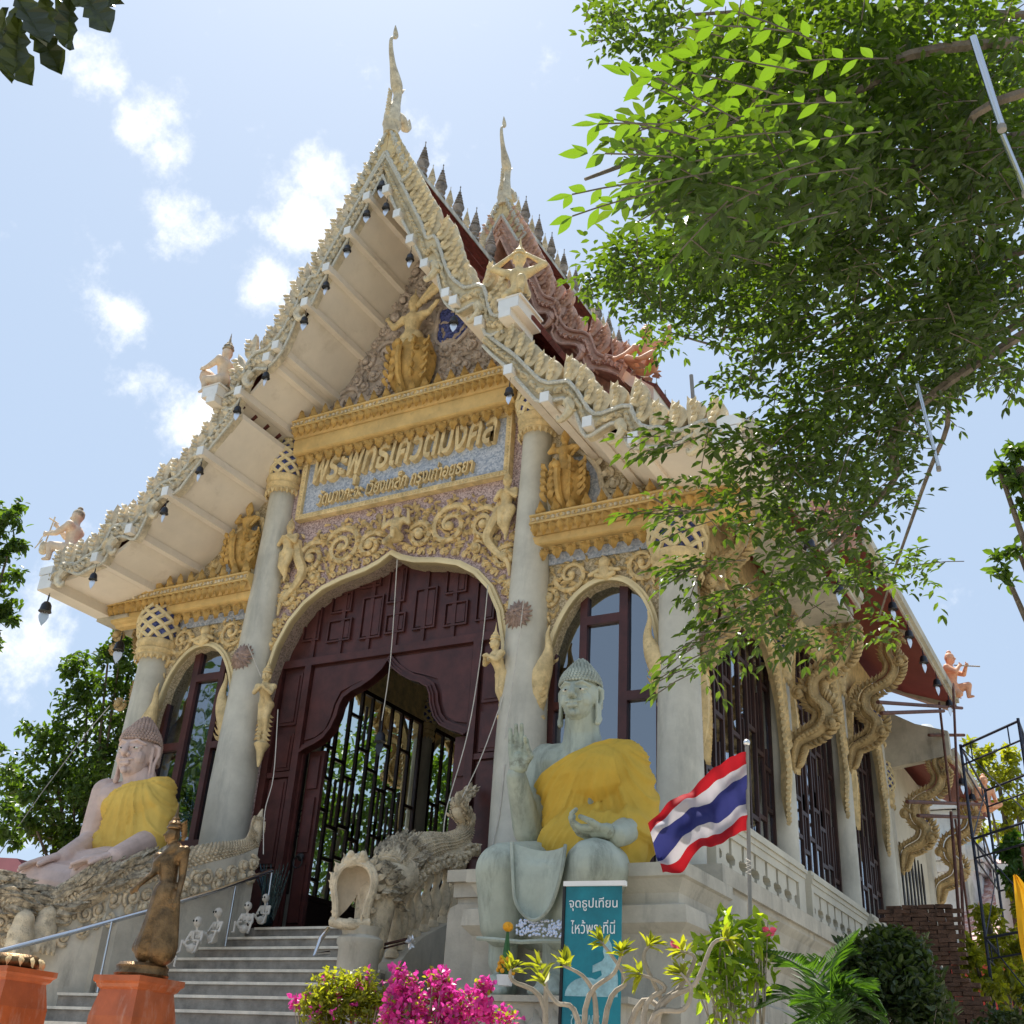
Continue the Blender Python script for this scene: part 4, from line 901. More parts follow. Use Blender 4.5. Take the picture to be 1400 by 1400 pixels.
# front-left eave bracket seen against the tree
# under-eave timber at the left corner
g = G(); g.box((-6.3, .45, 9.3), (-5.6, 4.6, 9.5)); part('eave_timber', g, 'redsoffit', hall)
# ================================================================== stairs
def stair():
    st = thing('front_staircase', 'broad flight of grey stone steps climbing to the open portal', 'staircase', (0, -2, 0))
    n = 19; rz = FZ/n*1.0; rz = .2; y0 = -.4; tr_ = .5
    for k in range(19):
        z = FZ-.2*k; y = y0-tr_*k*(.9 if k else 1); g = G(); xl = -1.45-.14*k-(.03*max(0, k-5)**1.3); xr = 2.0+.05*k
        if z < .15: break
        g.box((xl, y, 0 if k > 17 else z-.2-.02), (xr, y+tr_+.02, z-.035)); p = part('step', g, 'step', st)
        g = G(); g.box((xl, y-.03, z-.034), (xr, y+tr_-.05, z)); part('nosing', g, 'nosing', p)
    return st
stair()
# portal landing in front of the wall
g = G(); g.box((-6.2, -.42, 0), (5.76, -.36, FZ-.21)); part('terrace_face', g, 'concrete', hall)
g = G(); g.box((-2.0, -.36, FZ-.2), (2.2, .5, FZ)); part('landing', g, 'step', hall)

# ================================================================== naga balustrades
def naga(side, P, label):
    """P: list of world points + radius from the tail tip to the head"""
    t = thing('naga_balustrade', label, 'balustrade', tuple(P[-1][:2])+(0,), 'naga balustrades of the front staircase')
    C_ = crv(P, 7); g = G(); g.tube([p[:3] for p in C_], [p[3] for p in C_], 14); body = part('naga_body', g, 'naga', t, True)
    # scales: overlapping rows on the upper half
    g = G(); m = len(C_)
    for i in range(6, m-1):
        a = V(C_[i][:3]); b = V(C_[i+1][:3]); r = C_[i][3]; d = (b-a).normalized(); sx = d.cross(V((0, 0, 1))).normalized(); uz = sx.cross(d)
        nr = 9
        for sub in (0, .5):
            c = a.lerp(b, sub)
            for k in range(nr):
                an = pi*(k+.5*(sub > 0)-.5)/(nr-1.5)*1.15-.2; nn = sx*cos(an)+uz*sin(an)
                q = c+nn*r*.99; L2 = (b-a).length*.75
                g.leafy(q, q+d*-L2+nn*.03, r*.34, nn, .018, 0)
    part('scales', g, 'naga', body, True, kind='stuff')
    return t, C_
def cloudband(g, P, y_out, rr):
    for i in range(len(P)-1):
        a = V(P[i]); b = V(P[i+1]); L2 = (b-a).length; k = max(1, int(L2/.22))
        for j in range(k):
            p = a.lerp(b, (j+.5)/k); r = rr.uniform(.10, .17)
            yield p, r
def wallstrip(g, P, zb, th):
    """vertical wall under a polyline of (x,y,ztop)"""
    vs = []; n = len(P)
    for i in range(n):
        a = V(P[max(0, i-1)][:2]); b = V(P[min(n-1, i+1)][:2]); d = (b-a).normalized(); k = V((d.y, -d.x)); p = V(P[i][:2])
        for q, z in ((p+k*th, P[i][2]), (p-k*th, P[i][2]), (p-k*th, zb), (p+k*th, zb)): vs.append((q.x, q.y, z))
    fs = [(i*4+j, i*4+(j+1) % 4, (i+1)*4+(j+1) % 4, (i+1)*4+j) for i in range(n-1) for j in range(4)] + [(0, 1, 2, 3), tuple((n-1)*4+j for j in (3, 2, 1, 0))]; g.add(vs, fs)
def A(px, py, r, **k): p = at(px, py, **k); return (p.x, p.y, p.z, r)
LPn = [A(359, 1106, .01, X=-1.7), A(354, 1122, .07, X=-1.7), A(350, 1142, .09, X=-1.72), A(342, 1158, .12, X=-1.76), A(320, 1165, .14, X=-1.82), A(290, 1171, .17, X=-1.9), A(240, 1183, .19, X=-2.05), A(190, 1197, .22, X=-2.2), A(140, 1213, .25, X=-2.45), A(95, 1238, .27, X=-2.75), A(50, 1247, .26, X=-3.05), A(5, 1232, .3, X=-3.3), A(-40, 1215, .3, X=-3.5)]
tl, CL = naga(-1, LPn, 'left stair balustrade as a long weathered naga body in front of the pink seated statue')
def flame_row(C_, i0, i1, name, m, t, size=1.0, seed=1, down=True):
    g = G(); rr = random.Random(seed)
    for i in range(i0, min(i1, len(C_)-1)):
        a = V(C_[i][:3]); b = V(C_[i+1][:3]); r = C_[i][3]; d = (b-a).normalized(); sx = d.cross(V((0, 0, 1))).normalized(); uz = sx.cross(d)
        for k in range(7):
            an = rr.uniform(-.35, pi+.35); nn = sx*cos(an)+uz*sin(an); q = a+nn*r*.95+d*rr.uniform(-.05, .05); ln = rr.uniform(.16, .32)*size
            g.leafy(q, q-d*ln+nn*ln*.35, ln*.38, nn, .03, rr.uniform(-.4, .4), 6)
    return part(name, g, m, t, True, kind='stuff')
flame_row(CL, 46, len(CL), 'mane', 'mane', tl, 1.25)
# wall under the left naga, plastered, with cloud scrolls
WP = [(-1.5, -.3, 4.75), (-1.58, -1.1, 4.62), (-1.72, -2.0, 4.3), (-1.95, -2.9, 3.95), (-2.3, -3.7, 3.6), (-2.8, -4.5, 3.25), (-3.4, -5.3, 2.95), (-4.0, -6.0, 2.8)]
def strip_from(C_, dz=0, idx=range(20, 200, 8)):
    return [(C_[i][0], C_[i][1], C_[i][2]-C_[i][3]*.4+dz) for i in idx if i < len(C_)]
WL = strip_from(CL); g = G(); wallstrip(g, [(a+.02, b, c) for a, b, c in WL], 0, .17); wl = part('stair_wall', g, 'concrete', tl)
g = G(); rr = random.Random(9)
for i in range(len(WL)-1):
    a = V(WL[i]); b = V(WL[i+1]); d = b-a; k = max(2, int(d.length/.17)); nrm = V((d.y, -d.x, 0)).normalized(); nrm = nrm if nrm.x > 0 else -nrm
    for j in range(k):
        p = a.lerp(b, (j+.5)/k)+nrm*.19
        for lv in range(2):
            r = rr.uniform(.085, .15)*(1 if lv == 0 else .75); c = p+V((0, 0, -.2-.2*lv+rr.uniform(-.04, .04)))
            T = Matrix.Translation(c) @ Matrix((( d.normalized().x, -nrm.x, 0, 0), (d.normalized().y, -nrm.y, 0, 0), (0, 0, 1, 0), (0, 0, 0, 1)))
            tmp = G(); tmp.scroll((0, 0), r, 0, rr.choice((1, -1)), rr.uniform(0, 6), 1.4, .035, 3); g.add(tmp.v, tmp.f, T)
part('cloud_scrolls', g, 'naga', wl, True, kind='stuff')
# clawed paws of the left naga
g = G()
for px, py in ((28, 1280), (60, 1272)):
    p = at(px, py, X=-2.75); g.ell(p, (.16, .2, .2)); g.cap(p+V((0, 0, .2)), p+V((0, -.1, -.15)), .14, .1)
    for k in range(4): g.cap(p+V((.1, -.12+.08*k, -.1)), p+V((.16, -.16+.09*k, -.3)), .05, .03)
put('paw', sculpt('paw', g, .03, 2), M['naga'], tl, None, True)

RPn = [A(647, 1079, .008, X=1.95), A(634, 1092, .05, X=1.95), A(627, 1108, .1, X=1.97), A(636, 1124, .09, X=1.98), A(633, 1143, .11, X=2.0), A(612, 1154, .13, X=2.03), A(585, 1158, .17, X=2.06), A(562, 1166, .21, X=2.1), A(543, 1180, .25, X=2.14), A(530, 1197, .25, X=2.22)]
t2, CR = naga(1, RPn, 'right stair balustrade as a naga with wide open mouth beside the green seated statue')
flame_row(CR, 52, len(CR), 'mane', 'mane', t2, .9, 2)
flame_row(CR, 2, 24, 'tail_flames', 'naga', t2, .5, 4)
# head: horseshoe-shaped gaping mouth facing the steps
hc = at(483, 1222, Y=CR[-1][1]-.7); hx = V((1, 0, 0))*1
face = Matrix.Translation(hc) @ Matrix.Rotation(radians(22), 4, 'Z') @ Matrix.Diagonal((.76, .8, .9, 1))
g = G(); ow, oh = .33, .38
ring = [(-.24, -.32), (-.27, -.12), (-.33, .08), (-.31, .24), (-.2, .37), (0, .42), (.2, .37), (.31, .24), (.33, .08), (.27, -.12), (.24, -.32)]
rc = crv(ring, 4)
g2 = G(); g2.tube([(x, 0, z) for x, z in rc], .06, 8); g2.tube([(x*.9, -.05, z*.93) for x, z in rc], .035, 6)
g2.tube([(-.3, .02, -.36), (-.1, -.1, -.4), (.1, -.1, -.4), (.3, .02, -.36)], .07, 8)
for k in range(16):
    i = int(k*(len(rc)-1)/15); x, z = rc[i]; g2.leafy((x, .02, z), (x*1.45, .12, z*1.3+.06), .13, (0, -1, .3), .04, .2)
for x in (-.2, .2): g2.cap((x, -.08, -.34), (x*1.02, -.12, -.27), .03, .01)
g2.cap((-.12, .0, .42), (.1, -.02, .46), .1, .08); g2.ell((-.1, -.06, .5), .06); g2.ell((.1, -.06, .5), .06)
part('naga_head', G.__new__(G), 'naga', t2) if False else None
hd = put('naga_head', mesh('naga_head', g2, True), M['naga'], t2, face, True)
mg = G(); vs = []; nn = len(rc)
for d, k in ((0, 1.0), (.12, .92), (.2, .6), (.23, .05)):
    for x, z in rc: vs.append((x*k*.95, d, z*k*.95))
mg.add(vs, [(a*nn+i, a*nn+i+1, (a+1)*nn+i+1, (a+1)*nn+i) for a in range(3) for i in range(nn-1)]); M['throat'] = mat('throat', (.60, .49, .35), .7, .15, 3, .1, 40)
mo = put('mouth', mesh('mouth', mg, True), M['throat'], hd); mo.parent = hd
mg = G(); mg.cap((0, .2, -.38), (0, .0, -.36), .08, .06); put('tongue', mesh('tongue', mg, True), M['naga'], hd)
# skull joining head and body
g = G(); q = V(CR[-1][:3])+V((.06, .2, .05)); g.cap(q, hc+V((.06, .42, .06)), .24, .27); g.cap(hc+V((.06, .42, .06)), hc+V((.06, .34, -.62)), .26, .2); put('neck', mesh('neck', g, True), M['naga'], t2, None, True)
fl = G(); rr = random.Random(3)
for k in range(110):
    th = rr.uniform(-.3, pi+.3); u = rr.random(); c = hc+V((.05+.26*cos(th)*(1-.1*u), .1+.45*u, .06+.34*sin(th))); nn_ = V((cos(th), .2, sin(th))); ln = rr.uniform(.12, .24)
    fl.leafy(c, c+V((0, ln*.9, 0))+nn_*ln*.3, ln*.45, nn_, .035, rr.uniform(-.3, .3))
part('head_flames', fl, 'mane', t2, True, kind='stuff')
# newel under the head, stringer, banister
n0 = hc+V((.05, .18, 0)); g = G(); g.lathe([(.3, -2.6), (.3, -2.5), (.25, -2.45), (.25, -.6), (.28, -.56), (.28, -.5), (.22, -.46), (.25, -.36)], 16, (n0.x, n0.y, n0.z)); part('newel', g, 'concrete', t2, True)
WR = [(CR[i][0]+.05, CR[i][1], CR[i][2]-CR[i][3]*.8) for i in range(28, len(CR), 6)]
g = G(); wallstrip(g, [(a, b, c+.0) for a, b, c in WR], 0, .1) if False else None
for i in range(len(WR)-1):
    a, b = V(WR[i]), V(WR[i+1]); g.box((0, 0, 0), (0, 0, 0)) if False else None
g = G(); top = [(a, b, c) for a, b, c in WR]; low = [(a, b, c-.95) for a, b, c in WR]
g.tube([(a, b, c-.05) for a, b, c in top], .14, 6); rail = part('scrolled_rail', g, 'naga', t2, True)
g = G(); wallstrip(g, low, 0, .17); part('stringer', g, 'concrete', t2)
bp = [(.09, 0), (.09, .06), (.05, .1), (.1, .3), (.08, .42), (.04, .55), (.08, .66), (.085, .72), (.06, .78), (.09, .9)]
bg_ = G(); bg_.lathe(bp, 10); BAL = mesh('baluster', bg_, True); tot = len(WR)-1
for i in range(9):
    t = (i+.3)/9*tot; k = min(int(t), tot-1); f = t-k; p = V(WR[k]).lerp(V(WR[k+1]), f); put('baluster', BAL, M['naga'], t2, tr(p.x-t2.location.x, p.y-t2.location.y, p.z-.97))
g = G(); rr = random.Random(12)
for i in range(len(WR)*3-3):
    p = V(WR[i//3]).lerp(V(WR[i//3+1]), (i % 3)/3)
    for s_ in (1, -1):
        tmp = G(); tmp.scroll((0, 0), rr.uniform(.09, .13), 0, rr.choice((1, -1)), rr.uniform(0, 6), 1.3, .03, 3); g.add(tmp.v, tmp.f, Matrix.Translation(p+V((.17*s_, 0, -.1))) @ Matrix.Rotation(pi/2*s_, 4, 'Z'))
part('rail_scrolls', g, 'naga', rail, True, kind='stuff')

# steel handrail on the left
def rod(name, P, r, m, parent, n=8): g = G(); g.tube(P, r, n); return part(name, g, m, parent, True)
hr = thing('stair_handrail', 'polished steel handrail sloping along the left stair wall', 'handrail', (-1.2, -1, FZ))
HP = [at(372, 1190, X=-1.3), at(300, 1216, X=-1.5), at(200, 1246, X=-1.75), at(100, 1274, X=-2.1), at(0, 1300, X=-2.45), at(-60, 1318, X=-2.6)]
rod('rail', HP, .034, 'steel', hr)
for (a, b), X in ((((322, 1212), (308, 1294)), -1.45), (((153, 1260), (133, 1357)), -1.9), (((372, 1190), (362, 1262)), -1.3)): rod('post', [at(*a, X=X), at(*b, X=X)], .017, 'steel', hr)
hr = thing('short_handrail', 'bent end of a steel handrail beside the open-mouthed naga', 'handrail', (1.8, -3.1, 3))
rod('rail', [at(449, 1270, Y=-2.9), at(438, 1284, Y=-3.1), at(430, 1305, Y=-3.2), at(450, 1303, Y=-3.0)], .03, 'steel', hr)

# ================================================================== figures
def humanoid(g, J, s, hands=True):
    """tapered capsules between joints; s = head height"""
    c = lambda a, b, ra, rb: g.cap(J[a], J[b], ra*s, rb*s)
    c('pelvis', 'waist', .56, .44); c('waist', 'chest', .44, .58); c('chest', 'neck', .5, .24); c('neck', 'head', .24, .3)
    for k in 'LR':
        c('chest', 'sh'+k, .42, .3); c('sh'+k, 'el'+k, .27, .2); c('el'+k, 'ha'+k, .2, .13); c('pelvis', 'hip'+k, .5, .48); c('hip'+k, 'kn'+k, .45, .28); c('kn'+k, 'an'+k, .28, .16); c('an'+k, 'to'+k, .16, .1)
        if hands:
            h = V(J['ha'+k]); e = V(J['el'+k]); d = (h-e).normalized(); sd = V(J.get('hd'+k, d))
            g.cap(h, h+sd*.3*s, .14*s, .13*s)
            ax = sd.cross(V((0, 1, .2))).normalized()
            for f in range(4): b = h+sd*.3*s+ax*(f-1.5)*.09*s; g.cap(b, b+sd*(.3-.04*abs(f-1.5))*s+V((0, -.03, 0))*s, .052*s, .04*s)
            b = h+sd*.1*s+ax*.15*s; g.cap(b, b+sd*.2*s+ax*.1*s, .055*s, .045*s)
    hd = V(J['head']); g.ell(hd+V((0, 0, .18*s)), (.36*s, .42*s, .5*s), nu=14, nv=10)
def facepts(g, J, s, fd=(0, -1, 0)):
    hd = V(J['head'])+V((0, 0, .18*s)); f = V(fd).normalized(); r = f.cross(V((0, 0, 1)))
    g.cap(hd+f*.4*s+V((0, 0, .08*s)), hd+f*.5*s+V((0, 0, -.1*s)), .04*s, .075*s)
    g.cap(hd+f*.39*s-r*.09*s+V((0, 0, -.24*s)), hd+f*.39*s+r*.09*s+V((0, 0, -.24*s)), .045*s, .045*s)
    for k in (1, -1):
        g.cap(hd+f*.37*s+r*.07*k*s+V((0, 0, .12*s)), hd+f*.31*s+r*.24*k*s+V((0, 0, .1*s)), .04*s, .03*s); g.cap(hd+r*.37*k*s+V((0, 0, .1*s)), hd+r*.38*k*s+V((0, 0, -.2*s)), .07*s, .05*s)
    g.cap(hd+f*.28*s+V((0, 0, -.38*s)), hd+f*.32*s+V((0, 0, -.38*s)), .1*s, .09*s)
def place(J, T): return {k: tuple(T @ V(v)) if k[:2] != 'hd' else tuple(T.to_3x3() @ V(v)) for k, v in J.items()}
def crown(g, c, s):
    g.lathe([(.4*s, -.05*s), (.44*s, .02*s), (.4*s, .1*s), (.34*s, .2*s), (.38*s, .25*s), (.3*s, .38*s), (.2*s, .48*s), (.22*s, .54*s), (.13*s, .66*s), (.09*s, .8*s), (.05*s, 1.1*s), (.012*s, 1.45*s)], 14, c)
def statue(name, label, cat, J, s, m, loc, T=None, cr=False, skirt=None, hair=None, extra=None, group=None, fd=(0, -1, 0), voxel=None, face=True, world=True):
    t = thing(name, label, cat, loc, group)
    g = G(); humanoid(g, J, s)
    if face: facepts(g, J, s, fd)
    if extra: extra(g)
    put('body', sculpt('body', g, voxel or s*.055, 3), M[m], t, None, True)
    hd = V(J['head'])
    if cr: g = G(); crown(g, hd+V((0, 0, .5*s)), s); part('crown', g, cr if isinstance(cr, str) else m, t, True)
    if hair:
        g = G(); g.ell(hd+V((0, .04*s, .3*s)), (.4*s, .44*s, .44*s)); g.ell(hd+V((0, .05*s, .75*s)), (.2*s, .2*s, .18*s)); part('hair', g, hair, t, True)
    return t
def seat(**k):
    b = dict(pelvis=(0, 0, .5), waist=(0, -.02, 1.15), chest=(0, 0, 1.9), neck=(0, -.02, 2.55), head=(0, -.06, 2.95),
             shL=(.75, 0, 2.2), elL=(.95, -.1, 1.2), haL=(.7, -.8, 1.0), shR=(-.75, 0, 2.2), elR=(-.95, -.1, 1.2), haR=(-.7, -.8, 1.0),
             hipL=(.35, -.1, .45), knL=(.8, -1.3, .5), anL=(.1, -1.5, .2), toL=(-.2, -1.7, .15), hipR=(-.35, -.1, .45), knR=(-.8, -1.3, .5), anR=(-.1, -1.3, .2), toR=(.2, -1.5, .15)); b.update(k); return b

# --- roof corner figures (all carried by the white blocks / eave tips)
def roof_fig(name, label, base, s, J, m, rotz, cr=None, hair=None, prop=None, grp=None):
    T = tr(base[0], base[1], base[2], 0, 0, rotz, s); Jw = place(J, T); R3 = Matrix.Rotation(rotz, 3, 'Z')
    t = statue(name, label, 'statue', Jw, s, m, base, None, cr, None, hair, None, 'figures on the roof corners', tuple(R3 @ V((0, -1, 0))))
    # flame-like tail and cloth behind
    g = G(); rr = random.Random(int(s*1000))
    for k in range(16):
        a = rr.uniform(0, 2*pi); p = T @ V((.5*cos(a), .5*sin(a), .15)); q = T @ V((1.0*cos(a), 1.0*sin(a), rr.uniform(-.1, .5))); g.leafy(p, q, .4*s, (q-p).cross(V((0, 0, 1))).cross(q-p), .06*s, .3)
    part('lotus_flames', g, 'mane' if m != 'orangeskin' else 'rosy', t, True, kind='stuff')
    if prop: prop(t, T, s)
    return t
kneel = dict(pelvis=(0, 0, .9), waist=(0, -.05, 1.5), chest=(0, -.05, 2.2), neck=(0, -.08, 2.85), head=(0, -.12, 3.25), hipL=(.35, 0, .85), knL=(.5, -1.2, 1.1), anL=(.5, -1.1, .15), toL=(.5, -1.5, .1), hipR=(-.35, 0, .85), knR=(-.5, -.8, .15), anR=(-.4, .4, .15), toR=(-.4, .8, .1))
def drum(t, T, s):
    g = G(); g.lathe([(.42*s, -.55*s), (.55*s, -.2*s), (.55*s, .2*s), (.42*s, .55*s)], 14, (0, 0, 0), T @ Matrix.Translation((0, -1.45, 1.55)) @ Matrix.Diagonal((1/s, 1/s, 1/s, 1)) @ Matrix.Rotation(.5, 4, 'X')); part('drum', g, 'skin', t, True)
roof_fig('drummer_statue', 'small kneeling drummer with pointed crown halfway down the left gable slope', (-3.22, -1.7, 13.28), .27,
    dict(seat(), **kneel, shL=(.7, -.1, 2.5), elL=(.75, -.9, 2.0), haL=(.45, -1.7, 2.15), shR=(-.7, -.1, 2.5), elR=(-.75, -.8, 1.9), haR=(-.45, -1.7, 2.15), hdL=(0, -.3, .9), hdR=(0, -.3, .9)), 'pinkskin', radians(-85), 'mane', None, drum)
roof_fig('dancer_statue', 'golden dancer with both arms bent round the head on the right gable slope', (3.18, -1.7, 13.28), .28,
    dict(seat(), **kneel, shL=(.75, -.05, 2.5), elL=(1.6, -.1, 2.9), haL=(.5, -.2, 3.7), shR=(-.75, -.05, 2.5), elR=(-1.6, -.1, 2.9), haR=(-.4, -.2, 3.8), hdL=(-1, 0, .3), hdR=(1, 0, .2)), 'gold', radians(15), 'gold')
def fiddle(t, T, s):
    g = G(); g.cap(T @ V((.1, -1.9, .9)), T @ V((.1, -1.9, 1.3)), .28*s, .28*s); g.tube([T @ V((.1, -1.9, 1.2)), T @ V((.1, -1.7, 3.4))], .05*s, 6); g.tube([T @ V((-.3, -1.6, 3.1)), T @ V((.5, -1.8, 3.1))], .05*s, 6)
    g.tube([T @ V(p) for p in crv([(.9, -1.6, 1.3), (.3, -2.4, 1.0), (-.2, -2.6, 1.5), (-.1, -2.3, 2.1), (.7, -1.2, 2.1)], 4)], .035*s, 5); part('fiddle', g, 'pale', t, True)
roof_fig('fiddler_statue', 'small bare-chested fiddler with bow at the far left tip of the front eave', (-6.85, -1.3, 10.5), .30,
    dict(seat(), **kneel, shL=(.7, -.1, 2.5), elL=(.7, -.9, 1.9), haL=(.4, -1.8, 2.0), shR=(-.7, -.1, 2.5), elR=(-.6, -1.0, 2.2), haR=(-.1, -1.6, 2.9), hdL=(0, -1, .1), hdR=(0, -.5, .8)), 'pinkskin', radians(-70), None, 'mane', fiddle)
roof_fig('seated_roof_statue', 'orange seated figure raising one arm at the foot of the rear gable', (3.75, 2.5, 14.45), .31,
    seat(shL=(.75, 0, 2.2), elL=(1.5, -.1, 2.1), haL=(1.6, -.1, 3.2), hdL=(-.2, 0, 1), shR=(-.75, 0, 2.2), elR=(-1.3, -.3, 1.6), haR=(-1.9, -.5, 1.3), hdR=(-1, -.2, 0)), 'orangeskin', radians(5), None, 'orangeskin')
def flute(t, T, s):
    g = G(); g.tube([T @ V((-.2, -.5, 2.75)), T @ V((-.2, -2.6, 2.2))], .055*s, 6); part('flute', g, 'mane', t, True)
fx = at(1302, 948, X=7.1)
roof_fig('flautist_statue', 'small pale flute player on the distant corner of the right-hand eave', (7.1, fx.y, fx.z-.15), .31,
    dict(seat(), **kneel, shL=(.7, -.1, 2.5), elL=(.6, -.9, 2.1), haL=(-.1, -1.5, 2.6), shR=(-.7, -.1, 2.5), elR=(-.7, -.8, 2.0), haR=(-.2, -1.0, 2.65), hdL=(0, -.6, .2), hdR=(0, -.6, .2)), 'orangeskin', radians(75), None, 'orangeskin', flute)
fx = at(1350, 1110, D=33)
roof_fig('crouching_roof_statue', 'orange figure behind the scaffolding tubes at the low rear eave', tuple(fx), .26, seat(), 'orangeskin', radians(30), None, 'orangeskin')

# --- praying angels hanging at the sides of the portal
for s, lb in ((-1, 'left'), (1, 'right')):
    base = (2.5 if s > 0 else -2.1, -.3, 7.2); k = .2
    J = dict(pelvis=(0, .3, 1.4), waist=(0, -.1, 1.9), chest=(0, -.4, 2.5), neck=(0, -.5, 3.05), head=(0, -.6, 3.4), shL=(.7, -.4, 2.7), elL=(.75, -.9, 2.0), haL=(.1, -1.4, 2.4), hdL=(-.05, -.2, 1), shR=(-.7, -.4, 2.7), elR=(-.75, -.9, 2.0), haR=(-.1, -1.4, 2.4), hdR=(.05, -.2, 1),
             hipL=(.25, .3, 1.3), knL=(.25, .1, .1), anL=(.15, .7, -1.2), toL=(.1, .8, -1.8), hipR=(-.25, .3, 1.3), knR=(-.25, .2, 0), anR=(-.15, .7, -1.2), toR=(-.1, .8, -1.8))
    rz = radians(-25 if s > 0 else 20); T = tr(base[0], base[1], base[2]+.0, 0, 0, rz, k); Jw = place(J, T)
    t = statue('praying_angel', 'gold praying angel figure hanging at the %s side of the wooden portal' % lb, 'statue', Jw, k, 'gold', base, None, 'gold', fd=tuple(Matrix.Rotation(rz, 3, 'Z') @ V((0, -1, 0))), group='praying angels beside the portal')
    g = G()
    for i in range(14): z = .9-i*.2; g.leafy(T @ V((0, .3, z)), T @ V((.75*(1 if i % 2 else -1), .8, z-.25)), .1, (0, -1, 0), .02, .3)
    g.lathe([(.02, -.55), (.05, -.42), (.07, -.3), (.11, -.22), (.14, -.16), (.08, -.1)], 8, T @ V((0, .8, -1.2))); part('bracket_tail', g, 'gold', t, True)
# --- figures of the relief: kneeling pair and the bearer under the name board, deity in the gable, riders in the side gables
def relief_fig(x, z, k, m, Jm, cr=True, tail=True, name='relief_figure', y=-.12, sk=None):
    T = tr(x, y, z, 0, 0, 0, k); Jw = place(Jm, T); g = G(); humanoid(g, Jw, k); facepts(g, Jw, k)
    if cr: crown(g, V(Jw['head'])+V((0, 0, .45*k)), k*.8)
    if sk: sk(g, T, k)
    o = put(name, sculpt(name, g, k*.07, 2), M[m], hall); return o
arms_up = dict(shL=(.75, 0, 2.5), elL=(1.35, -.1, 2.0), haL=(1.25, -.2, 3.1), hdL=(0, 0, 1), shR=(-.75, 0, 2.5), elR=(-1.35, -.1, 2.0), haR=(-1.25, -.2, 3.1), hdR=(0, 0, 1))
relief_fig(0.1, 10.15, .2, 'gold', dict(seat(), **kneel, **arms_up), False)
for s in (1, -1):
    relief_fig(2.32*s, 10.25, .21, 'gold', dict(seat(), **dict(kneel, knL=(.3, -.3, -.4), anL=(.1, .1, -1.2), toL=(0, .1, -1.7), knR=(-.3, -.3, -.4), anR=(0, .1, -1.2), toR=(0, .1, -1.7)), shL=(.7, 0, 2.5), elL=(.9, -.3, 1.8), haL=(.2, -.7, 2.3), hdL=(-.3, 0, 1), shR=(-.7, 0, 2.5), elR=(-.9, -.3, 1.8), haR=(-.2, -.7, 2.3), hdR=(.3, 0, 1)))
def throne(g, T, k):
    for i in range(9):
        a = -1.2+.3*i; g.leafy(T @ V((a*.6, -.3, .6)), T @ V((a*1.3, -.5, 1.4-abs(a)*.3)), .7*k, (0, -1, 0), .12*k, .3)
def boat(x, z, w_, h_, m, name, y=-.1):
    """keel-shaped pedestal under the deity"""
    g = G(); vs = []; n = 9; pr = [(0, .12), (.1, .2), (.3, .42), (.5, .5), (.72, .5), (.88, .4), (1, .34)]
    for t, r in pr:
        for i in range(n): a = pi*i/(n-1); vs.append((x-cos(a)*r*w_, y+.1-sin(a)*r*w_*.95, z+h_*t))
    g.add(vs, [(j*n+i, j*n+i+1, (j+1)*n+i+1, (j+1)*n+i) for j in range(len(pr)-1) for i in range(n-1)]+[tuple(6*n+i for i in range(n))])
    for i, a in enumerate([.6, 1.0, 2.1, 2.5]):
        for j in range(5): r = .46*w_; p = V((x-cos(a)*r, y+.1-sin(a)*r*.95, z+h_*(.25+.14*j))); g.leafy(p, p+V((.08*(1 if i % 2 else -1), -.06, .18)), .14, (-cos(a), -sin(a), 0), .05, .4)
    g.tube([(x, y+.1-.13*w_, z), (x, y+.08-.45*w_, z+h_*.3), (x, y+.05-.5*w_, z+h_*.55), (x, y+.05-.5*w_, z+h_*.8)], .06, 6)
    for j in range(7):
        for i in range(5): a = pi*(i+.5)/5; p = V((x-cos(a)*.5*w_, y+.1-sin(a)*.48*w_, z+h_*.72)); g.ell(p+V((0, 0, .07*j*0)), (.06, .05, .05), nu=6, nv=4)
    g.ell((x, y+.02-.52*w_, z+h_*.78), (.07, .05, .07)); part(name, g, m, hall, True)
boat(-.02, 13.22, 1.0, 1.35, 'darkgold', 'deity_pedestal', -.1)
relief_fig(-.02, 14.35, .31, 'gold', dict(seat(), **dict(kneel, knL=(.3, -.3, .3), anL=(.2, 0, -.3), toL=(.2, 0, -.5), knR=(-.3, -.3, .3), anR=(-.2, 0, -.3), toR=(-.2, 0, -.5)), shL=(.75, 0, 2.5), elL=(1.4, -.4, 2.2), haL=(2.0, -.5, 2.7), hdL=(.5, 0, 1), shR=(-.75, 0, 2.5), elR=(-1.3, -.2, 1.9), haR=(-1.7, -.4, 2.5), hdR=(-.2, 0, 1)), True, name='deity_figure', y=-.2)
relief_fig(.62, 15.35, .2, 'mauve', dict(seat(), **dict(kneel), shL=(.7, 0, 2.5), elL=(1.2, -.4, 2.4), haL=(1.2, -.7, 3.2), hdL=(0, 0, 1), shR=(-.75, 0, 2.5), elR=(-1.2, -.4, 2.0), haR=(-1.5, -.7, 2.4), hdR=(0, 0, 1)), True, name='attendant_figure', y=.0)
g = G(); 
for i in range(4): g.cap((.1+.14*i, -.25-.04*i, 15.35+.03*i), (.55+.14*i, -.4, 15.65+.03*i), .06, .05)
part('scroll_in_hand', g, 'gold', hall, True)
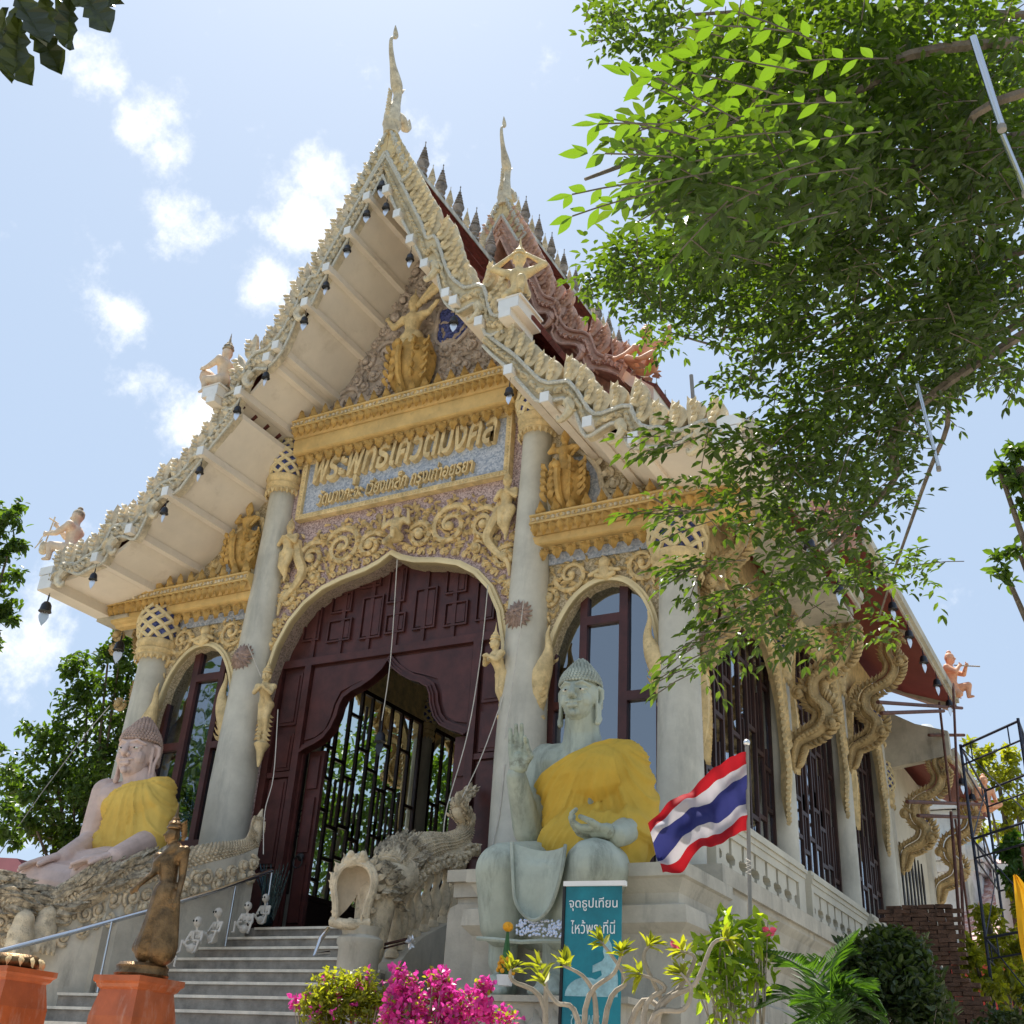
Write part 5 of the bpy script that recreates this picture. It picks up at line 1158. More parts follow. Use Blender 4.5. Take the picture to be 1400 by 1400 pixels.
for s in (1, -1):
    g = G(); g.prism([(3.35*s+.0, 10.2), (3.2*s, 10.6), (3.2*s, 11.05), (3.35*s, 11.3), (3.65*s, 11.25), (3.9*s, 10.9), (4.0*s, 10.5), (3.9*s, 10.2)], .035, .07); nic = part('blue_niche', g, 'mosaic', hall)
    P = crv([(3.15*s, .0, 10.15), (3.05*s, -.02, 10.6), (3.08*s, -.02, 11.1), (3.3*s, -.02, 11.42), (3.65*s, -.02, 11.3), (3.95*s, -.02, 10.9), (4.05*s, -.02, 10.5), (4.25*s, 0, 10.2)], 5); g = G(); g.tube(P, .05, 6)
    for p in P[::3]: g.leafy(p, (p[0]+.1*s, -.05, p[2]+.16), .12, (0, -1, 0), .04, .3)
    rr = random.Random(6); C2 = []
    for k in range(900):
        r = rr.uniform(.08, .27); x = rr.uniform(4.05, 5.9); zt = interp([(2.62, 12.5), (3.55, 11.5), (4.34, 10.8), (4.86, 10.45), (5.5, 10.2), (6, 10.1)], x); z = rr.uniform(10.1+r*.8, 12)
        if z+r*1.3 > zt or any((x-a)**2+(z-b)**2 < ((r+c)*.95)**2 for a, b, c in C2): continue
        C2.append((x, z, r)); g.scroll((x*s, z), r, .05, rr.choice((1, -1)), rr.uniform(0, 6), 1.5, .05*min(1, r/.22+.2), 6)
    part('side_gable_relief', g, 'gold' if s < 0 else 'pale', hall, True, kind='stuff')
    boat(3.42*s, 10.12, .78, .95, 'darkgold', 'rider_pedestal', -.12)
    relief_fig(3.4*s, 10.85, .2, 'darkgold', dict(seat(), **dict(kneel, knL=(.3, -.3, .3), anL=(.2, 0, -.3), toL=(.2, 0, -.5), knR=(-.3, -.3, .3), anR=(-.2, 0, -.3), toR=(-.2, 0, -.5)), **{'shL': (.75, 0, 2.5), 'elL': (1.35, -.2, 2.3), 'haL': (.9, -.5, 1.5), 'hdL': (0, 0, -1), 'shR': (-.75, 0, 2.5), 'elR': (-1.35, -.2, 2.3), 'haR': (-.9, -.3, 2.9), 'hdR': (0, 0, 1)}), True, name='rider_figure', y=-.16)

# ================================================================== the two great seated statues
def bighead(t, c, s, m, mh, yaw=0, tilt=0, par=None, eyes=True):
    """head built round c (centre), s = head height (chin to hairline top); returns prims for the body sculpt, adds hair curls and eyes as parts"""
    R = Matrix.Translation(c) @ Matrix.Rotation(yaw, 4, 'Z') @ Matrix.Rotation(tilt, 4, 'X'); P = lambda x, y, z: R @ V((x*s, y*s, z*s))
    g = G(); tmp = G(); tmp.ell((0, 0, .06), (.345, .40, .46), nu=22, nv=14); tmp.ell((0, -.09, -.16), (.28, .30, .33), nu=18, nv=12); tmp.ell((0, -.27, -.36), (.12, .11, .09))
    for k in (1, -1): tmp.ell((.17*k, -.22, -.12), (.13, .14, .16))
    g.add([P(*v) for v in tmp.v], tmp.f)
    g.cap(P(0, -.38, .15), P(0, -.49, -.07), .04*s, .07*s); g.ell(P(0, -.50, -.09), (.05*s,)*3)
    for k in (1, -1):
        g.ell(P(.055*k, -.42, -.1), (.042*s,)*3); g.cap(P(.05*k, -.385, .15), P(.16*k, -.37, .185), .028*s, .03*s); g.cap(P(.16*k, -.37, .185), P(.29*k, -.25, .13), .03*s, .022*s)
        g.cap(P(.07*k, -.385, .055), P(.24*k, -.31, .06), .03*s, .024*s); g.cap(P(.08*k, -.375, .005), P(.22*k, -.315, .0), .022*s, .02*s)
        # long ears
        E = [(.345*k, .0, .16), (.40*k, .05, .12), (.40*k, .06, -.02), (.37*k, .02, -.2), (.375*k, .02, -.42), (.36*k, -.02, -.5)]
        for a, b, r in zip(E, E[1:], (.05, .05, .04, .045, .06)): g.cap(P(*a), P(*b), r*s, (r*.95)*s)
        g.cap(P(.34*k, -.06, .1), P(.345*k, -.05, -.1), .035*s, .03*s); g.cap(P(.345*k, -.05, -.1), P(.36*k, -.04, -.48), .03*s, .03*s)
    g.cap(P(-.14, -.37, -.185), P(0, -.425, -.2), .018*s, .034*s); g.cap(P(0, -.425, -.2), P(.14, -.37, -.185), .034*s, .018*s); g.cap(P(-.075, -.405, -.272), P(.075, -.405, -.272), .038*s, .038*s); g.ell(P(0, -.37, -.40), (.07*s,)*3)
    h = G(); tmp = G(); tmp.ell((0, .04, .2), (.375, .42, .40), nu=20, nv=12); h.add([P(*v) for v in tmp.v if True], tmp.f)
    # keep only above the hairline
    h2 = G(); rr = random.Random(2); TOP = .74
    Ri = R.inverted()
    def hair_r(z):  # radial profile of cap and cone above it
        return .40*sqrt(max(0, 1-((z-.2)/.4)**2)) if z < .5 else max(.02, .265*max(0, 1-(z-.5)/.26)**.7)
    prof = [(hair_r(.24+i*.52/14), .24+i*.52/14) for i in range(15)]; tmp = G(); vs = []; n = 22
    for r, z in prof:
        for i in range(n):
            a = 2*pi*i/n; zz = z + (.0 if z > .45 else (-.20*max(0, sin(a))*(1-(z-.24)/.3) if z < .54 else 0)); vs.append((r*.95*cos(a)*1.0, .03+r*1.04*sin(a), zz))
    tmp.add(vs, [(j*n+i, j*n+(i+1) % n, (j+1)*n+(i+1) % n, (j+1)*n+i) for j in range(14) for i in range(n)]); h2.add([P(*v) for v in tmp.v], tmp.f)
    z = .24; row = 0
    while z < .75:
        r = hair_r(z); m_ = max(3, int(2*pi*r/.062))
        for i in range(m_):
            a = 2*pi*(i+.5*(row % 2)+row*.13)/m_; zz = z - (.20*max(0, sin(a))*max(0, 1-(z-.24)/.3)); 
            h2.ell(P(r*.97*cos(a), .03+r*1.06*sin(a), zz), (.036*s,)*3, nu=6, nv=4)
        z += .048 if z > .5 else .05; row += 1
    # side and nape rows
    for zz in (.2, .15, .1, .05, 0, -.05, -.1, -.15):
        for i in range(17):
            a = pi*(i/16); 
            if sin(a) < .12+.0: continue
            h2.ell(P(.385*cos(a), .02+.42*sin(a), zz), (.036*s,)*3, nu=6, nv=4)
    ha = part('hair_curls', h2, mh, t, True)
    if eyes:
        for k in (1, -1):
            e = G(); e.ell(P(.155*k, -.365, .028), (.062*s, .03*s, .022*s), nu=10, nv=6); ew = part('eye', e, 'eyew', t, True); e = G(); e.ell(P(.145*k, -.398, .03), (.022*s, .014*s, .019*s), nu=8, nv=5); part('pupil', e, 'eyeb', ew, True)
    return g, P
def fingers(g, wrist, d, nrm, side, s, curls, thumb=1, lens=(.8, 1, .95, .75), spread=.0, thumbcurl=None):
    """palm and five fingers; d: wrist->fingers, nrm: out of the palm, side: towards the thumb; s: hand length"""
    w_ = V(wrist); d = V(d).normalized(); nrm = V(nrm).normalized(); side = V(side).normalized(); pr = .065*s
    for k in range(4):
        o = (k-1.5)*.13*s; b = w_+d*.5*s-side*o*-1*1.0 if False else w_+d*.5*s+side*(-o)
        g.cap(w_+side*(-o*.6), b, .10*s, .075*s)
    g.cap(w_, w_+d*.25*s, .17*s, .15*s)
    for k in range(4):
        o = (1.5-k)*.135*s*1.0; b = w_+d*.5*s+side*o; L_ = lens[k]*.5*s; c = curls[k]; dd = (d+side*o/s*spread*4).normalized(); p = b; r = pr
        for seg, f in enumerate((.45, .32, .27)):
            dd = (Matrix.Rotation(c*(1 if seg else .7), 3, dd.cross(nrm)) @ dd).normalized() if abs(c) > 1e-3 else dd
            q = p+dd*L_*f; g.cap(p, q, r, r*.9); p = q; r *= .9
    tb = w_+d*.12*s+side*.16*s; t1 = tb+(side*.6+d*.6+nrm*.3).normalized()*.22*s; g.cap(w_, tb, .13*s, .1*s); g.cap(tb, t1, .09*s, .075*s)
    t2_ = thumbcurl(t1) if thumbcurl else t1+(d*.8+side*.15+nrm*.35).normalized()*.24*s; g.cap(t1, t2_, .07*s, .055*s)

def W(px, py, Y): return at(px, py, Y=Y)
pz = at(690, 1360, Y=-3.84).z
# ---- right: jade-green, sitting on a throne, right hand raised
M['jadehand'] = mat('stained_jade', (.38, .42, .34), .55, .15, 4, .12, 40, .65, (.10, .09, .06)); BR = thing('green_seated_statue', 'large grey-green seated statue in a yellow robe, its right hand raised', 'statue', (4.9, -2.3, 2.9))

g = G()
hc_ = W(793, 954, -2.45); hd_s = .67
hg_, HP_ = bighead(BR, hc_, hd_s, 'jade', 'jadehair', radians(6), 0)
put('head', sculpt('head', hg_, .0095, 1), M['jade'], BR, None, True)
neck = W(796, 1010, -2.3); chest = W(800, 1068, -2.25); waist = W(802, 1135, -2.25); pelvis = W(795, 1180, -2.3)
shR = W(743, 1040, -2.25); shL = W(860, 1042, -2.15); elR = W(722, 1135, -2.45); wrR = W(706, 1062, -2.85)
elL = W(872, 1130, -2.25); wrL = W(842, 1142, -3.0)
g.cap(hc_+V((0, .05, -.15)), neck, .2, .23); g.cap(neck, chest+V((0, 0, .1)), .24, .34)
g.cap(shR+V((.22, 0, -.1)), shL+V((-.25, 0, -.1)), .3, .3); g.cap(chest+V((-.16, -.03, -.02)), chest+V((.2, -.03, -.02)), .34, .34); g.cap(chest, waist, .42, .36); g.cap(waist+V((-.1, 0, 0)), waist+V((.1, 0, 0)), .35, .35); g.cap(waist, pelvis, .38, .46)
g.cap(shR+V((.05, 0, -.02)), elR, .23, .18); g.cap(elR, wrR, .185, .125); g.cap(shL+V((-.05, 0, -.02)), elL, .24, .2); g.cap(elL, wrL, .2, .13)
# raised right hand, palm outward, thumb and forefinger meeting
up_ = (V((0, -.08, 1))).normalized(); 
hg3 = G(); fingers(hg3, W(709, 1050, -2.9), up_, (0.3, -.95, .05), (.95, .3, 0), .50, (1.15, .12, .06, .05), lens=(.85, 1.02, 1.0, .8), spread=.03, thumbcurl=lambda t: t+V((-.02, -.06, .11)))
# left hand held level over the knee, fingers bent upwards
put('hand', sculpt('hand', hg3, .0085, 1), M['jadehand'], BR, None, True); hg3 = G(); fingers(hg3, W(830, 1136, -3.15), (-.93, -.25, -.05), (.0, -.25, 1), (.1, -.9, .25), .52, (.9, .75, .7, .6), lens=(.95, 1, .95, .8), spread=.05); put('hand', sculpt('hand', hg3, .0085, 1), M['jadehand'], BR, None, True)
put('body', sculpt('body', g, .019, 3), M['jade'], BR, None, True)
# legs under the smooth skirt
g = G(); knR = W(688, 1191, -3.15); knL = W(812, 1188, -3.25); anR = W(688, 1290, -3.0); anL = W(765, 1290, -3.05)
g.cap(pelvis+V((-.25, .1, -.12)), knR, .42, .32); g.cap(pelvis+V((.25, .1, -.12)), knL, .42, .33)
hemR = W(688, 1262, -3.1); hemL = W(775, 1268, -3.15)
for t_ in range(6):
    f = t_/5; g.cap(knR.lerp(hemR, f), knR.lerp(hemR, min(1, f+.2)), .31-.05*f, .31-.05*f); g.cap(knL.lerp(hemL, f), knL.lerp(hemL, min(1, f+.2)), .32-.06*f, .32-.06*f)
g.cap(knR+V((.3, .45, -.05)), knL+V((-.3, .45, -.05)), .28, .28); g.cap(hemR+V((.2, .4, 0)), hemL+V((-.15, .4, 0)), .26, .26); g.cap(knR+V((.3, .5, -.4)), knL+V((-.3, .5, -.4)), .3, .3); g.cap(knR+V((.3, .3, -.12)), knL+V((-.35, .3, -.12)), .16, .16)
sk_ = put('skirt', sculpt('skirt', g, .03, 6), M['jade'], BR, None, True)
g = G()   # hem lines and lap apron
ap = crv([tuple(W(700, 1152, -3.42)), tuple(W(701, 1190, -3.5)), tuple(W(706, 1235, -3.52)), tuple(W(728, 1258, -3.55)), tuple(W(752, 1240, -3.58)), tuple(W(768, 1190, -3.6)), tuple(W(773, 1155, -3.52))], 6)
g.tube(ap, .02, 6); 
vs = []; top = [V(ap[0]).lerp(V(ap[-1]), i/(len(ap)-1)) for i in range(len(ap))]
m_ = len(ap)//2
rows = []
for i in range(m_+1):
    a = V(ap[i]); b = V(ap[len(ap)-1-i]); rows.append([a.lerp(b, j/10)+V((0, .03+.1*sin(pi*j/10), -.05*sin(pi*j/10)*(1 if i < 4 else 0))) for j in range(11)])
g.add([p for r in rows for p in r], [(i*11+j, i*11+j+1, (i+1)*11+j+1, (i+1)*11+j) for i in range(m_) for j in range(10)]); part('lap_cloth', g, 'jade', sk_, True)
g = G()
for a, b in ((W(653, 1283, -3.4), W(712, 1288, -3.45)), (W(712, 1288, -3.45), W(770, 1287, -3.45))): g.tube([a, a.lerp(b, .5)+V((0, -.04, 0)), b], .025, 6)
part('hem', g, 'jade', sk_, True)
g = G(); rr = random.Random(8)
for k in range(150):
    u = rr.random(); v = rr.random(); p = W(706, 1268, -3.49).lerp(W(768, 1270, -3.5), u)+V((0, 0, (v-.5)*.16)); g.ell(p, (.016, .008, .016), nu=6, nv=3)
M['glasschip'] = mat('glass_chips', (.62, .68, .85), .15, .1, 9, 0, metal=.4); part('glass_chips', g, 'glasschip', sk_, True, kind='stuff')
g = G()
for an, kx, tx in ((W(688, 1300, -3.0), 1, 662), (W(762, 1300, -3.05), 1, 735)):
    g.cap(an+V((0, 0, .2)), an+V((0, 0, -.12)), .17, .16); toe = W(tx+14, 1343, -3.5); toe.z = pz+.1; heel = V((an.x, an.y+.05, pz+.16)); g.cap(heel, toe, .16, .13)
    for k in range(5): b = toe+V((-.12+.06*k, -.02, -.03)); g.cap(b, b+V((0, -.12+.01*k, -.02)), .045, .04)
put('feet', sculpt('feet', g, .02, 2), M['jade'], BR, None, True)
# robe: draped shell from the left shoulder, open on the right
def robe_of(t, g, voxel, a, b, S, m, A, fr, zcut=None):
    """cloth that hugs the body: inflated skin cut along the neckline a-b, with folds fanning out of the shoulder S"""
    me = sculpt('robe', g, voxel, 5); bm = bmesh.new(); bm.from_mesh(me); n = (V(b)-V(a)).cross(V((0, 1, 0))); n = n if n.z > 0 else -n
    bmesh.ops.bisect_plane(bm, geom=bm.verts[:]+bm.edges[:]+bm.faces[:], plane_co=a, plane_no=n.normalized(), clear_outer=True)
    if zcut: bmesh.ops.bisect_plane(bm, geom=bm.verts[:]+bm.edges[:]+bm.faces[:], plane_co=zcut[0], plane_no=zcut[1], clear_outer=True)
    bm.normal_update(); mv = []
    for v in bm.verts:
        d = v.co-S; r = sqrt(d.x*d.x+d.z*d.z); th = atan2(d.x, -d.z)+.12*noise.noise(v.co*1.4); k = min(1, r*1.3)
        f = 0
        for q, am, ph in fr: f += am*(1-abs(sin(th*q+ph)))**3*(.75+.35*noise.noise(v.co*1.2+V((q, 0, 0))))
        e = abs((v.co-V(a)).dot(n.normalized())); f = A*f*k+.018*math.exp(-(e/.035)**2); f += .012*math.exp(-((e-.09)/.02)**2)
        mv.append(v.normal*f)
    for v, d in zip(bm.verts, mv): v.co += d
    bm.to_mesh(me); bm.free(); me.polygons.foreach_set('use_smooth', [True]*len(me.polygons)); return put('robe', me, M[m], t, None, True)
FR = [(8, 1, .3), (14.5, .8, 1.1), (23, .5, 2.2)]
g = G(); e_ = .03
g.cap(shL+V((-.45, 0, -.08)), shL+V((-.22, 0, -.08)), .3+e_, .3+e_); g.cap(shL+V((-.22, 0, -.08)), neck+V((.1, 0, -.06)), .3+e_, .25)
g.cap(chest+V((-.2, -.06, 0)), chest+V((.22, -.06, 0)), .38+e_, .38+e_); g.cap(chest+V((-.1, 0, 0)), waist+V((-.08, 0, 0)), .42+e_, .38+e_); g.cap(waist+V((-.14, 0, 0)), waist+V((.14, 0, 0)), .37+e_, .37+e_)
g.cap(waist, W(800, 1165, -2.5), .4, .46); g.cap(W(782, 1160, -2.55), W(835, 1160, -2.5), .36, .42); g.cap(shL+V((-.05, 0, -.02)), elL, .26+e_, .26+e_); g.cap(elL, W(866, 1165, -2.2), .26, .22)
g.cap(elL+V((-.25, 0, .2)), W(850, 1165, -2.35), .28, .24); g.cap(elL, elL.lerp(wrL, .35), .27, .22)
rb = robe_of(BR, g, .022, W(846, 994, -2.5), W(741, 1064, -2.6), shL+V((-.12, 0, .22)), 'robe2', .06, FR)
# throne and plinth
th = thing('stone_throne', 'moulded weathered stone throne under the green seated statue', 'throne', (5.1, -2.0, 2.6))
TZ = at(930, 1225, Y=-2.4).z
for x0, x1, y0, y1, prof in ((3.85, 6.3, -2.75, -1.3, [(0, 4.02), (.12, 4.02), (.12, 3.88), (.08, 3.86), (0, 3.72), (-.02, 3.62), (.12, 3.58), (.14, 3.4), (.04, 3.3), (.02, 3.1), (.02, 2.0), (0, 2.0)]),):
    moulding([(a, b) for a, b in prof], [(x0, y1), (x0, y0), (x1, y0), (x1, y1)][::1], 'throne_moulding', 'concrete', th)
    g = G(); g.box((x0, y0, 1.5), (x1, -.4, 4.0)); part('throne_block', g, 'concrete', th)
pl = thing('statue_plinth', 'low scalloped stone plinth under the feet of the green statue', 'plinth', (5, -3.3, 1.3))
g = G(); g.box((3.9, -3.78, 1.0), (6.1, -2.4, pz-.06)); g.box((3.84, -3.84, pz-.059), (6.2, -2.4, pz)); pb = part('plinth_block', g, 'concrete', pl)
sg = G(); sg.leafy((0, 0, 0), (0, 0, .3), .22, (0, -1, 0), .05); sm = mesh('scallop', sg, True)
for i in range(11): put('scallop', sm, M['concrete'], pb, tr(4.0+i*.2, -3.8, pz-.42))
# side pier with rounded shoulder and small balusters left of the statue
pr_ = thing('stone_pier', 'pale stone pier with rounded shoulders behind the green statue legs', 'pier', (3.6, -1.9, 2))
g = G(); x0 = at(618, 1250, Y=-2.2).x; zt_ = at(640, 1238, Y=-2.2).z; zc_ = at(640, 1195, Y=-2.2).z
g.prism([(x0, 1.5), (x0, zt_-.12), (x0+.03, zt_-.04), (x0+.12, zt_), (x0+1.0, zt_), (x0+1.0, 1.5)], -2.3, -1.5); g.box((x0+.1, -2.25, zt_+.001), (x0+1.0, -1.55, zt_+.08)); g.box((x0+.06, -2.3, zt_+.081), (x0+1.05, -1.5, zt_+.25)); g.box((x0+.0, -2.38, zt_+.251), (x0+1.1, -1.45, zc_+.02))
part('pier_block', g, 'concrete', pr_)

# ---- left: pink stone, earth-touching hands resting forward
BL = thing('pink_seated_statue', 'large pink stone seated statue in a bright yellow robe behind the left naga balustrade', 'statue', (-3.6, -1.2, 4))
Yl = -1.5
hc2 = W(189, 1032, Yl-.1); hs2 = .84
hg2, HP2 = bighead(BL, hc2, hs2, 'pinkstone', 'pinkhair', radians(14), 0); put('head', sculpt('head', hg2, .012, 1), M['pinkstone'], BL, None, True); g = G()
nk = W(192, 1063, Yl); ch = W(192, 1105, Yl+.05); wa = W(180, 1150, Yl+.1); shr = W(146, 1085, Yl); shl = W(212, 1083, Yl+.1)
g.cap(hc2+V((0, .04, -.3)), nk, .22, .25); g.cap(nk, ch, .25, .36); g.cap(shr+V((.24, 0, -.12)), shl+V((-.24, 0, -.1)), .3, .3); g.cap(ch, wa, .45, .42); g.cap(ch+V((-.2, 0, 0)), ch+V((.2, 0, 0)), .36, .36)
er = W(124, 1152, Yl-.1); el = W(206, 1150, Yl-.05); wr = W(88, 1172, Yl-.9); wl2 = W(158, 1172, Yl-1.0)
g.cap(shr, er, .25, .2); g.cap(er, wr, .2, .14); g.cap(shl, el, .25, .22); g.cap(el, wl2, .22, .15)
hg4 = G(); fingers(hg4, wr, W(50, 1180, Yl-1.2)-wr, (0, 0, -1), (.4, -1, 0), .62, (.1, .12, .15, .1)); put('hand', sculpt('hand', hg4, .012, 1), M['pinkstone'], BL, None, True); hg4 = G(); fingers(hg4, wl2, W(116, 1178, Yl-1.35)-wl2, (0, 0, -1), (.3, -1, 0), .60, (.1, .12, .15, .1)); put('hand', sculpt('hand', hg4, .012, 1), M['pinkstone'], BL, None, True)
k1 = W(55, 1203, Yl-1.0); k2 = W(125, 1196, Yl-1.1); pv = W(185, 1190, Yl+.1)
g.cap(pv, k1, .45, .33); g.cap(pv, k2, .42, .3); g.cap(k1, k1+V((.9, .1, -.12)), .3, .28); g.cap(k1, k1+V((0, .1, -.9)), .33, .25)
put('body', sculpt('body', g, .022, 3), M['pinkstone'], BL, None, True)
g = G(); e_ = .05
g.cap(shl+V((-.5, 0, -.1)), shl+V((-.2, 0, -.1)), .3+e_, .3+e_); g.cap(ch+V((-.22, 0, 0)), ch+V((.2, 0, 0)), .37+e_, .37+e_); g.cap(ch, wa, .45+e_, .44+e_); g.cap(wa+V((-.2, 0, -.1)), wa+V((.25, 0, -.1)), .4+e_, .4+e_)
g.cap(shl, el, .25+e_, .25+e_); g.cap(shl+V((-.2, 0, 0)), el+V((-.15, 0, .1)), .28+e_, .26+e_); g.cap(nk+V((.12, 0, -.08)), shl, .24, .28+e_)
robe_of(BL, g, .026, W(217, 1055, Yl-.2), W(137, 1098, Yl-.3), shl+V((-.1, 0, .25)), 'robe', .065, FR)
g = G(); b0 = W(60, 1225, Yl-.6); g.box((b0.x-.3, Yl-1.2, 1), (-2.2, -.45, W(180, 1200, Yl).z-.35)); ps = thing('stone_block', 'plain stone block under the pink seated statue', 'pedestal', (-4, -1.8, 1)); part('base_block', g, 'concrete', ps)

# ---- bronze standing figure on the orange pedestal
YB = -6.0; bb = at(187, 1333, Y=YB); bh = (at(243, 1148, Y=YB).z-bb.z)
sB = .18
BZ = thing('bronze_standing_statue', 'aged bronze walking figure with a spired crown on an orange pedestal by the steps', 'statue', tuple(bb))
Wb = lambda px, py, dy=0: at(px, py, Y=YB+dy)
J = dict(pelvis=Wb(227, 1232), waist=Wb(229, 1213), chest=Wb(231, 1180), neck=Wb(234, 1156), head=Wb(236, 1146, -.02), shL=Wb(253, 1163, .03), elL=Wb(249, 1200, .05), haL=Wb(243, 1228, -.1), shR=Wb(217, 1172, -.03), elR=Wb(211, 1193, -.1), haR=Wb(190, 1210, -.22),
         hipL=Wb(233, 1237), knL=Wb(222, 1270), anL=Wb(208, 1318), toL=Wb(198, 1322, -.1), hipR=Wb(222, 1237), knR=Wb(213, 1272, -.08), anR=Wb(205, 1318, -.04), toR=Wb(190, 1324, -.14), hdL=(-.1, -.2, -1), hdR=(-.6, -.3, -.8))
g = G(); humanoid(g, J, sB); facepts(g, J, sB, (-.5, -.85, 0))
for (a, b, ra, rb) in ((Wb(228, 1222), Wb(218, 1260), .14, .15), (Wb(218, 1260), Wb(206, 1296), .15, .16), (Wb(226, 1255), Wb(222, 1300), .13, .14)): g.cap(a, b, ra, rb)
g.cap(Wb(240, 1160), Wb(216, 1182, -.06), .07, .06); g.cap(Wb(216, 1240), Wb(190, 1295, -.04), .05, .07); g.cap(Wb(240, 1225), Wb(235, 1295, .04), .05, .06)
put('body', sculpt('body', g, .012, 3), M['bronze'], BZ, None, True)
g = G(); crown(g, Vector(J['head'])+V((0, 0, .095)), sB); 
for k in range(6): p = Wb(248, 1130+k*4); g.leafy(p, p+V((.07, 0, .06)), .05, (0, -1, 0), .015)
part('crown', g, 'bronze', BZ, True)
g = G(); g.lathe([(.24, -.02), (.26, .02), (.24, .05), (.25, .09), (.22, .12)], 20, (bb.x+.06, bb.y, bb.z-.02)); ba = part('lotus_base', g, 'bronze', BZ, True)
pet = G(); pet.leafy((0, 0, .1), (0, -.03, .0), .06, (0, -1, 0), .02); pm = mesh('lotus_leaf', pet, True)
for k in range(20): a = 2*pi*k/20; put('lotus_leaf', pm, M['bronze'], ba, Matrix.Translation((.06+.245*cos(a), .245*sin(a), 0)) @ Matrix.Rotation(a+pi/2, 4, 'Z'))
def pedestal(cx, cy, zt, w_, label):
    t = thing('orange_pedestal', label, 'pedestal', (cx, cy, 0), 'orange pedestals in front of the steps')
    g = G(); pr = [(w_*.47, zt-2.3), (w_*.47, zt-.35), (w_*.40, zt-.12), (w_*.44, zt-.1), (w_*.46, zt-.07), (w_*.5, zt-.05), (w_*.5, zt-.0)]
    vs = []; 
    for r, z in pr:
        for sx, sy in ((-1, -1), (1, -1), (1, 1), (-1, 1)): vs.append((cx+sx*r, cy+sy*r, z))
    g.add(vs, [(j*4+i, j*4+(i+1) % 4, (j+1)*4+(i+1) % 4, (j+1)*4+i) for j in range(len(pr)-1) for i in range(4)]+[(24, 25, 26, 27)])
    part('pedestal_block', g, 'terracotta', t); return t
pc = at(188, 1345, Y=YB); pedestal(pc.x+.02, YB, bb.z-.03, .60, 'orange glazed pedestal carrying the bronze standing figure')
pc = at(28, 1325, Y=-6.3); pedestal(pc.x-.12, -6.3, pc.z, .62, 'orange glazed pedestal carrying only a gilded lotus dish, lower left corner')
t = thing('lotus_dish', 'gilded lotus dish lying on the leftmost orange pedestal', 'dish', (pc.x-.12, -6.3, pc.z))
g = G(); g.lathe([(.2, .0), (.25, .03), (.26, .08), (.22, .13), (.1, .14)], 18, (pc.x-.12, -6.3, pc.z)); part('dish_body', g, 'bronze', t, True)
for k in range(14): a = 2*pi*k/14; put('lotus_leaf', pm, M['gold'], t, Matrix.Translation((.255*cos(a), .255*sin(a), .01)) @ Matrix.Rotation(a+pi/2, 4, 'Z'))

# ---- little crouching clay skeletons on the stair ends
def skel(px, py, k, h, label, rot):
    p = at(px, py, Y=-.4-.45*k-.1); s = h/3.3
    J = dict(pelvis=(0, 0, .35), waist=(0, -.1, .9), chest=(0, -.05, 1.6), neck=(0, -.1, 2.1), head=(0, -.15, 2.4), shL=(.6, 0, 1.85), elL=(.75, -.3, 1.1), haL=(.2, -.7, 1.1), shR=(-.6, 0, 1.85), elR=(-.75, -.3, 1.1), haR=(-.2, -.7, 1.1),
             hipL=(.3, -.1, .35), knL=(.85, -.7, 1.05), anL=(.75, -.9, .1), toL=(.8, -1.2, .06), hipR=(-.3, -.1, .35), knR=(-.85, -.7, 1.05), anR=(-.75, -.9, .1), toR=(-.8, -1.2, .06))
    T = tr(p.x, p.y, p.z, 0, 0, rot, s); Jw = place(J, T); g = G()
    c = lambda a, b, r: g.cap(Jw[a], Jw[b], r*s, r*s)
    for a, b, r in (('pelvis', 'waist', .16), ('waist', 'chest', .12), ('chest', 'neck', .1), ('neck', 'head', .12), ('shL', 'shR', .13), ('shL', 'elL', .12), ('elL', 'haL', .1), ('shR', 'elR', .12), ('elR', 'haR', .1), ('hipL', 'knL', .13), ('knL', 'anL', .11), ('anL', 'toL', .1), ('hipR', 'knR', .13), ('knR', 'anR', .11), ('anR', 'toR', .1)): c(a, b, r)
    g.ell(Vector(Jw['head'])+V((0, 0, .25*s)), (.38*s, .42*s, .44*s)); g.ell(T @ V((0, -.35, .5)), (.52*s, .42*s, .42*s))
    for i in range(5): q = [T @ V((.45*cos(a), -.05-.32*sin(a), 1.2+.15*i)) for a in (0, .6, 1.2, 1.57, 1.94, 2.5, 3.14)]; g.tube(q, .045*s, 5)
    t = thing('clay_skeleton', label, 'figurine', tuple(p), 'clay skeletons crouching along the left stair wall', 0)
    put('body', sculpt('body', g, s*.07, 1), M['bone'], t, None, True)
    g = G()
    for kx in (1, -1): g.ell(T @ V((.15*kx, -.55, 2.68)), (.09*s, .05*s, .1*s))
    part('eye_sockets', g, 'eyeb', t, True)
for a in [(264, 1306, 3, .55, 'crouching clay skeleton on the fourth step, tilted slightly forward beside the wall', .1), (293, 1293, 2.4, .55, 'crouching clay skeleton with its head turned sideways, beside the handrail post', -.2), (334, 1278, 1, .5, 'crouching clay skeleton on the second step, to the left of the topmost one', .3), (359, 1266, 0, .5, 'topmost clay skeleton, crouching at the door end of the steps', 0), (226, 1322, 4, .42, 'lowest clay skeleton, half hidden behind the feet of the bronze figure', .9)]: skel(*a)
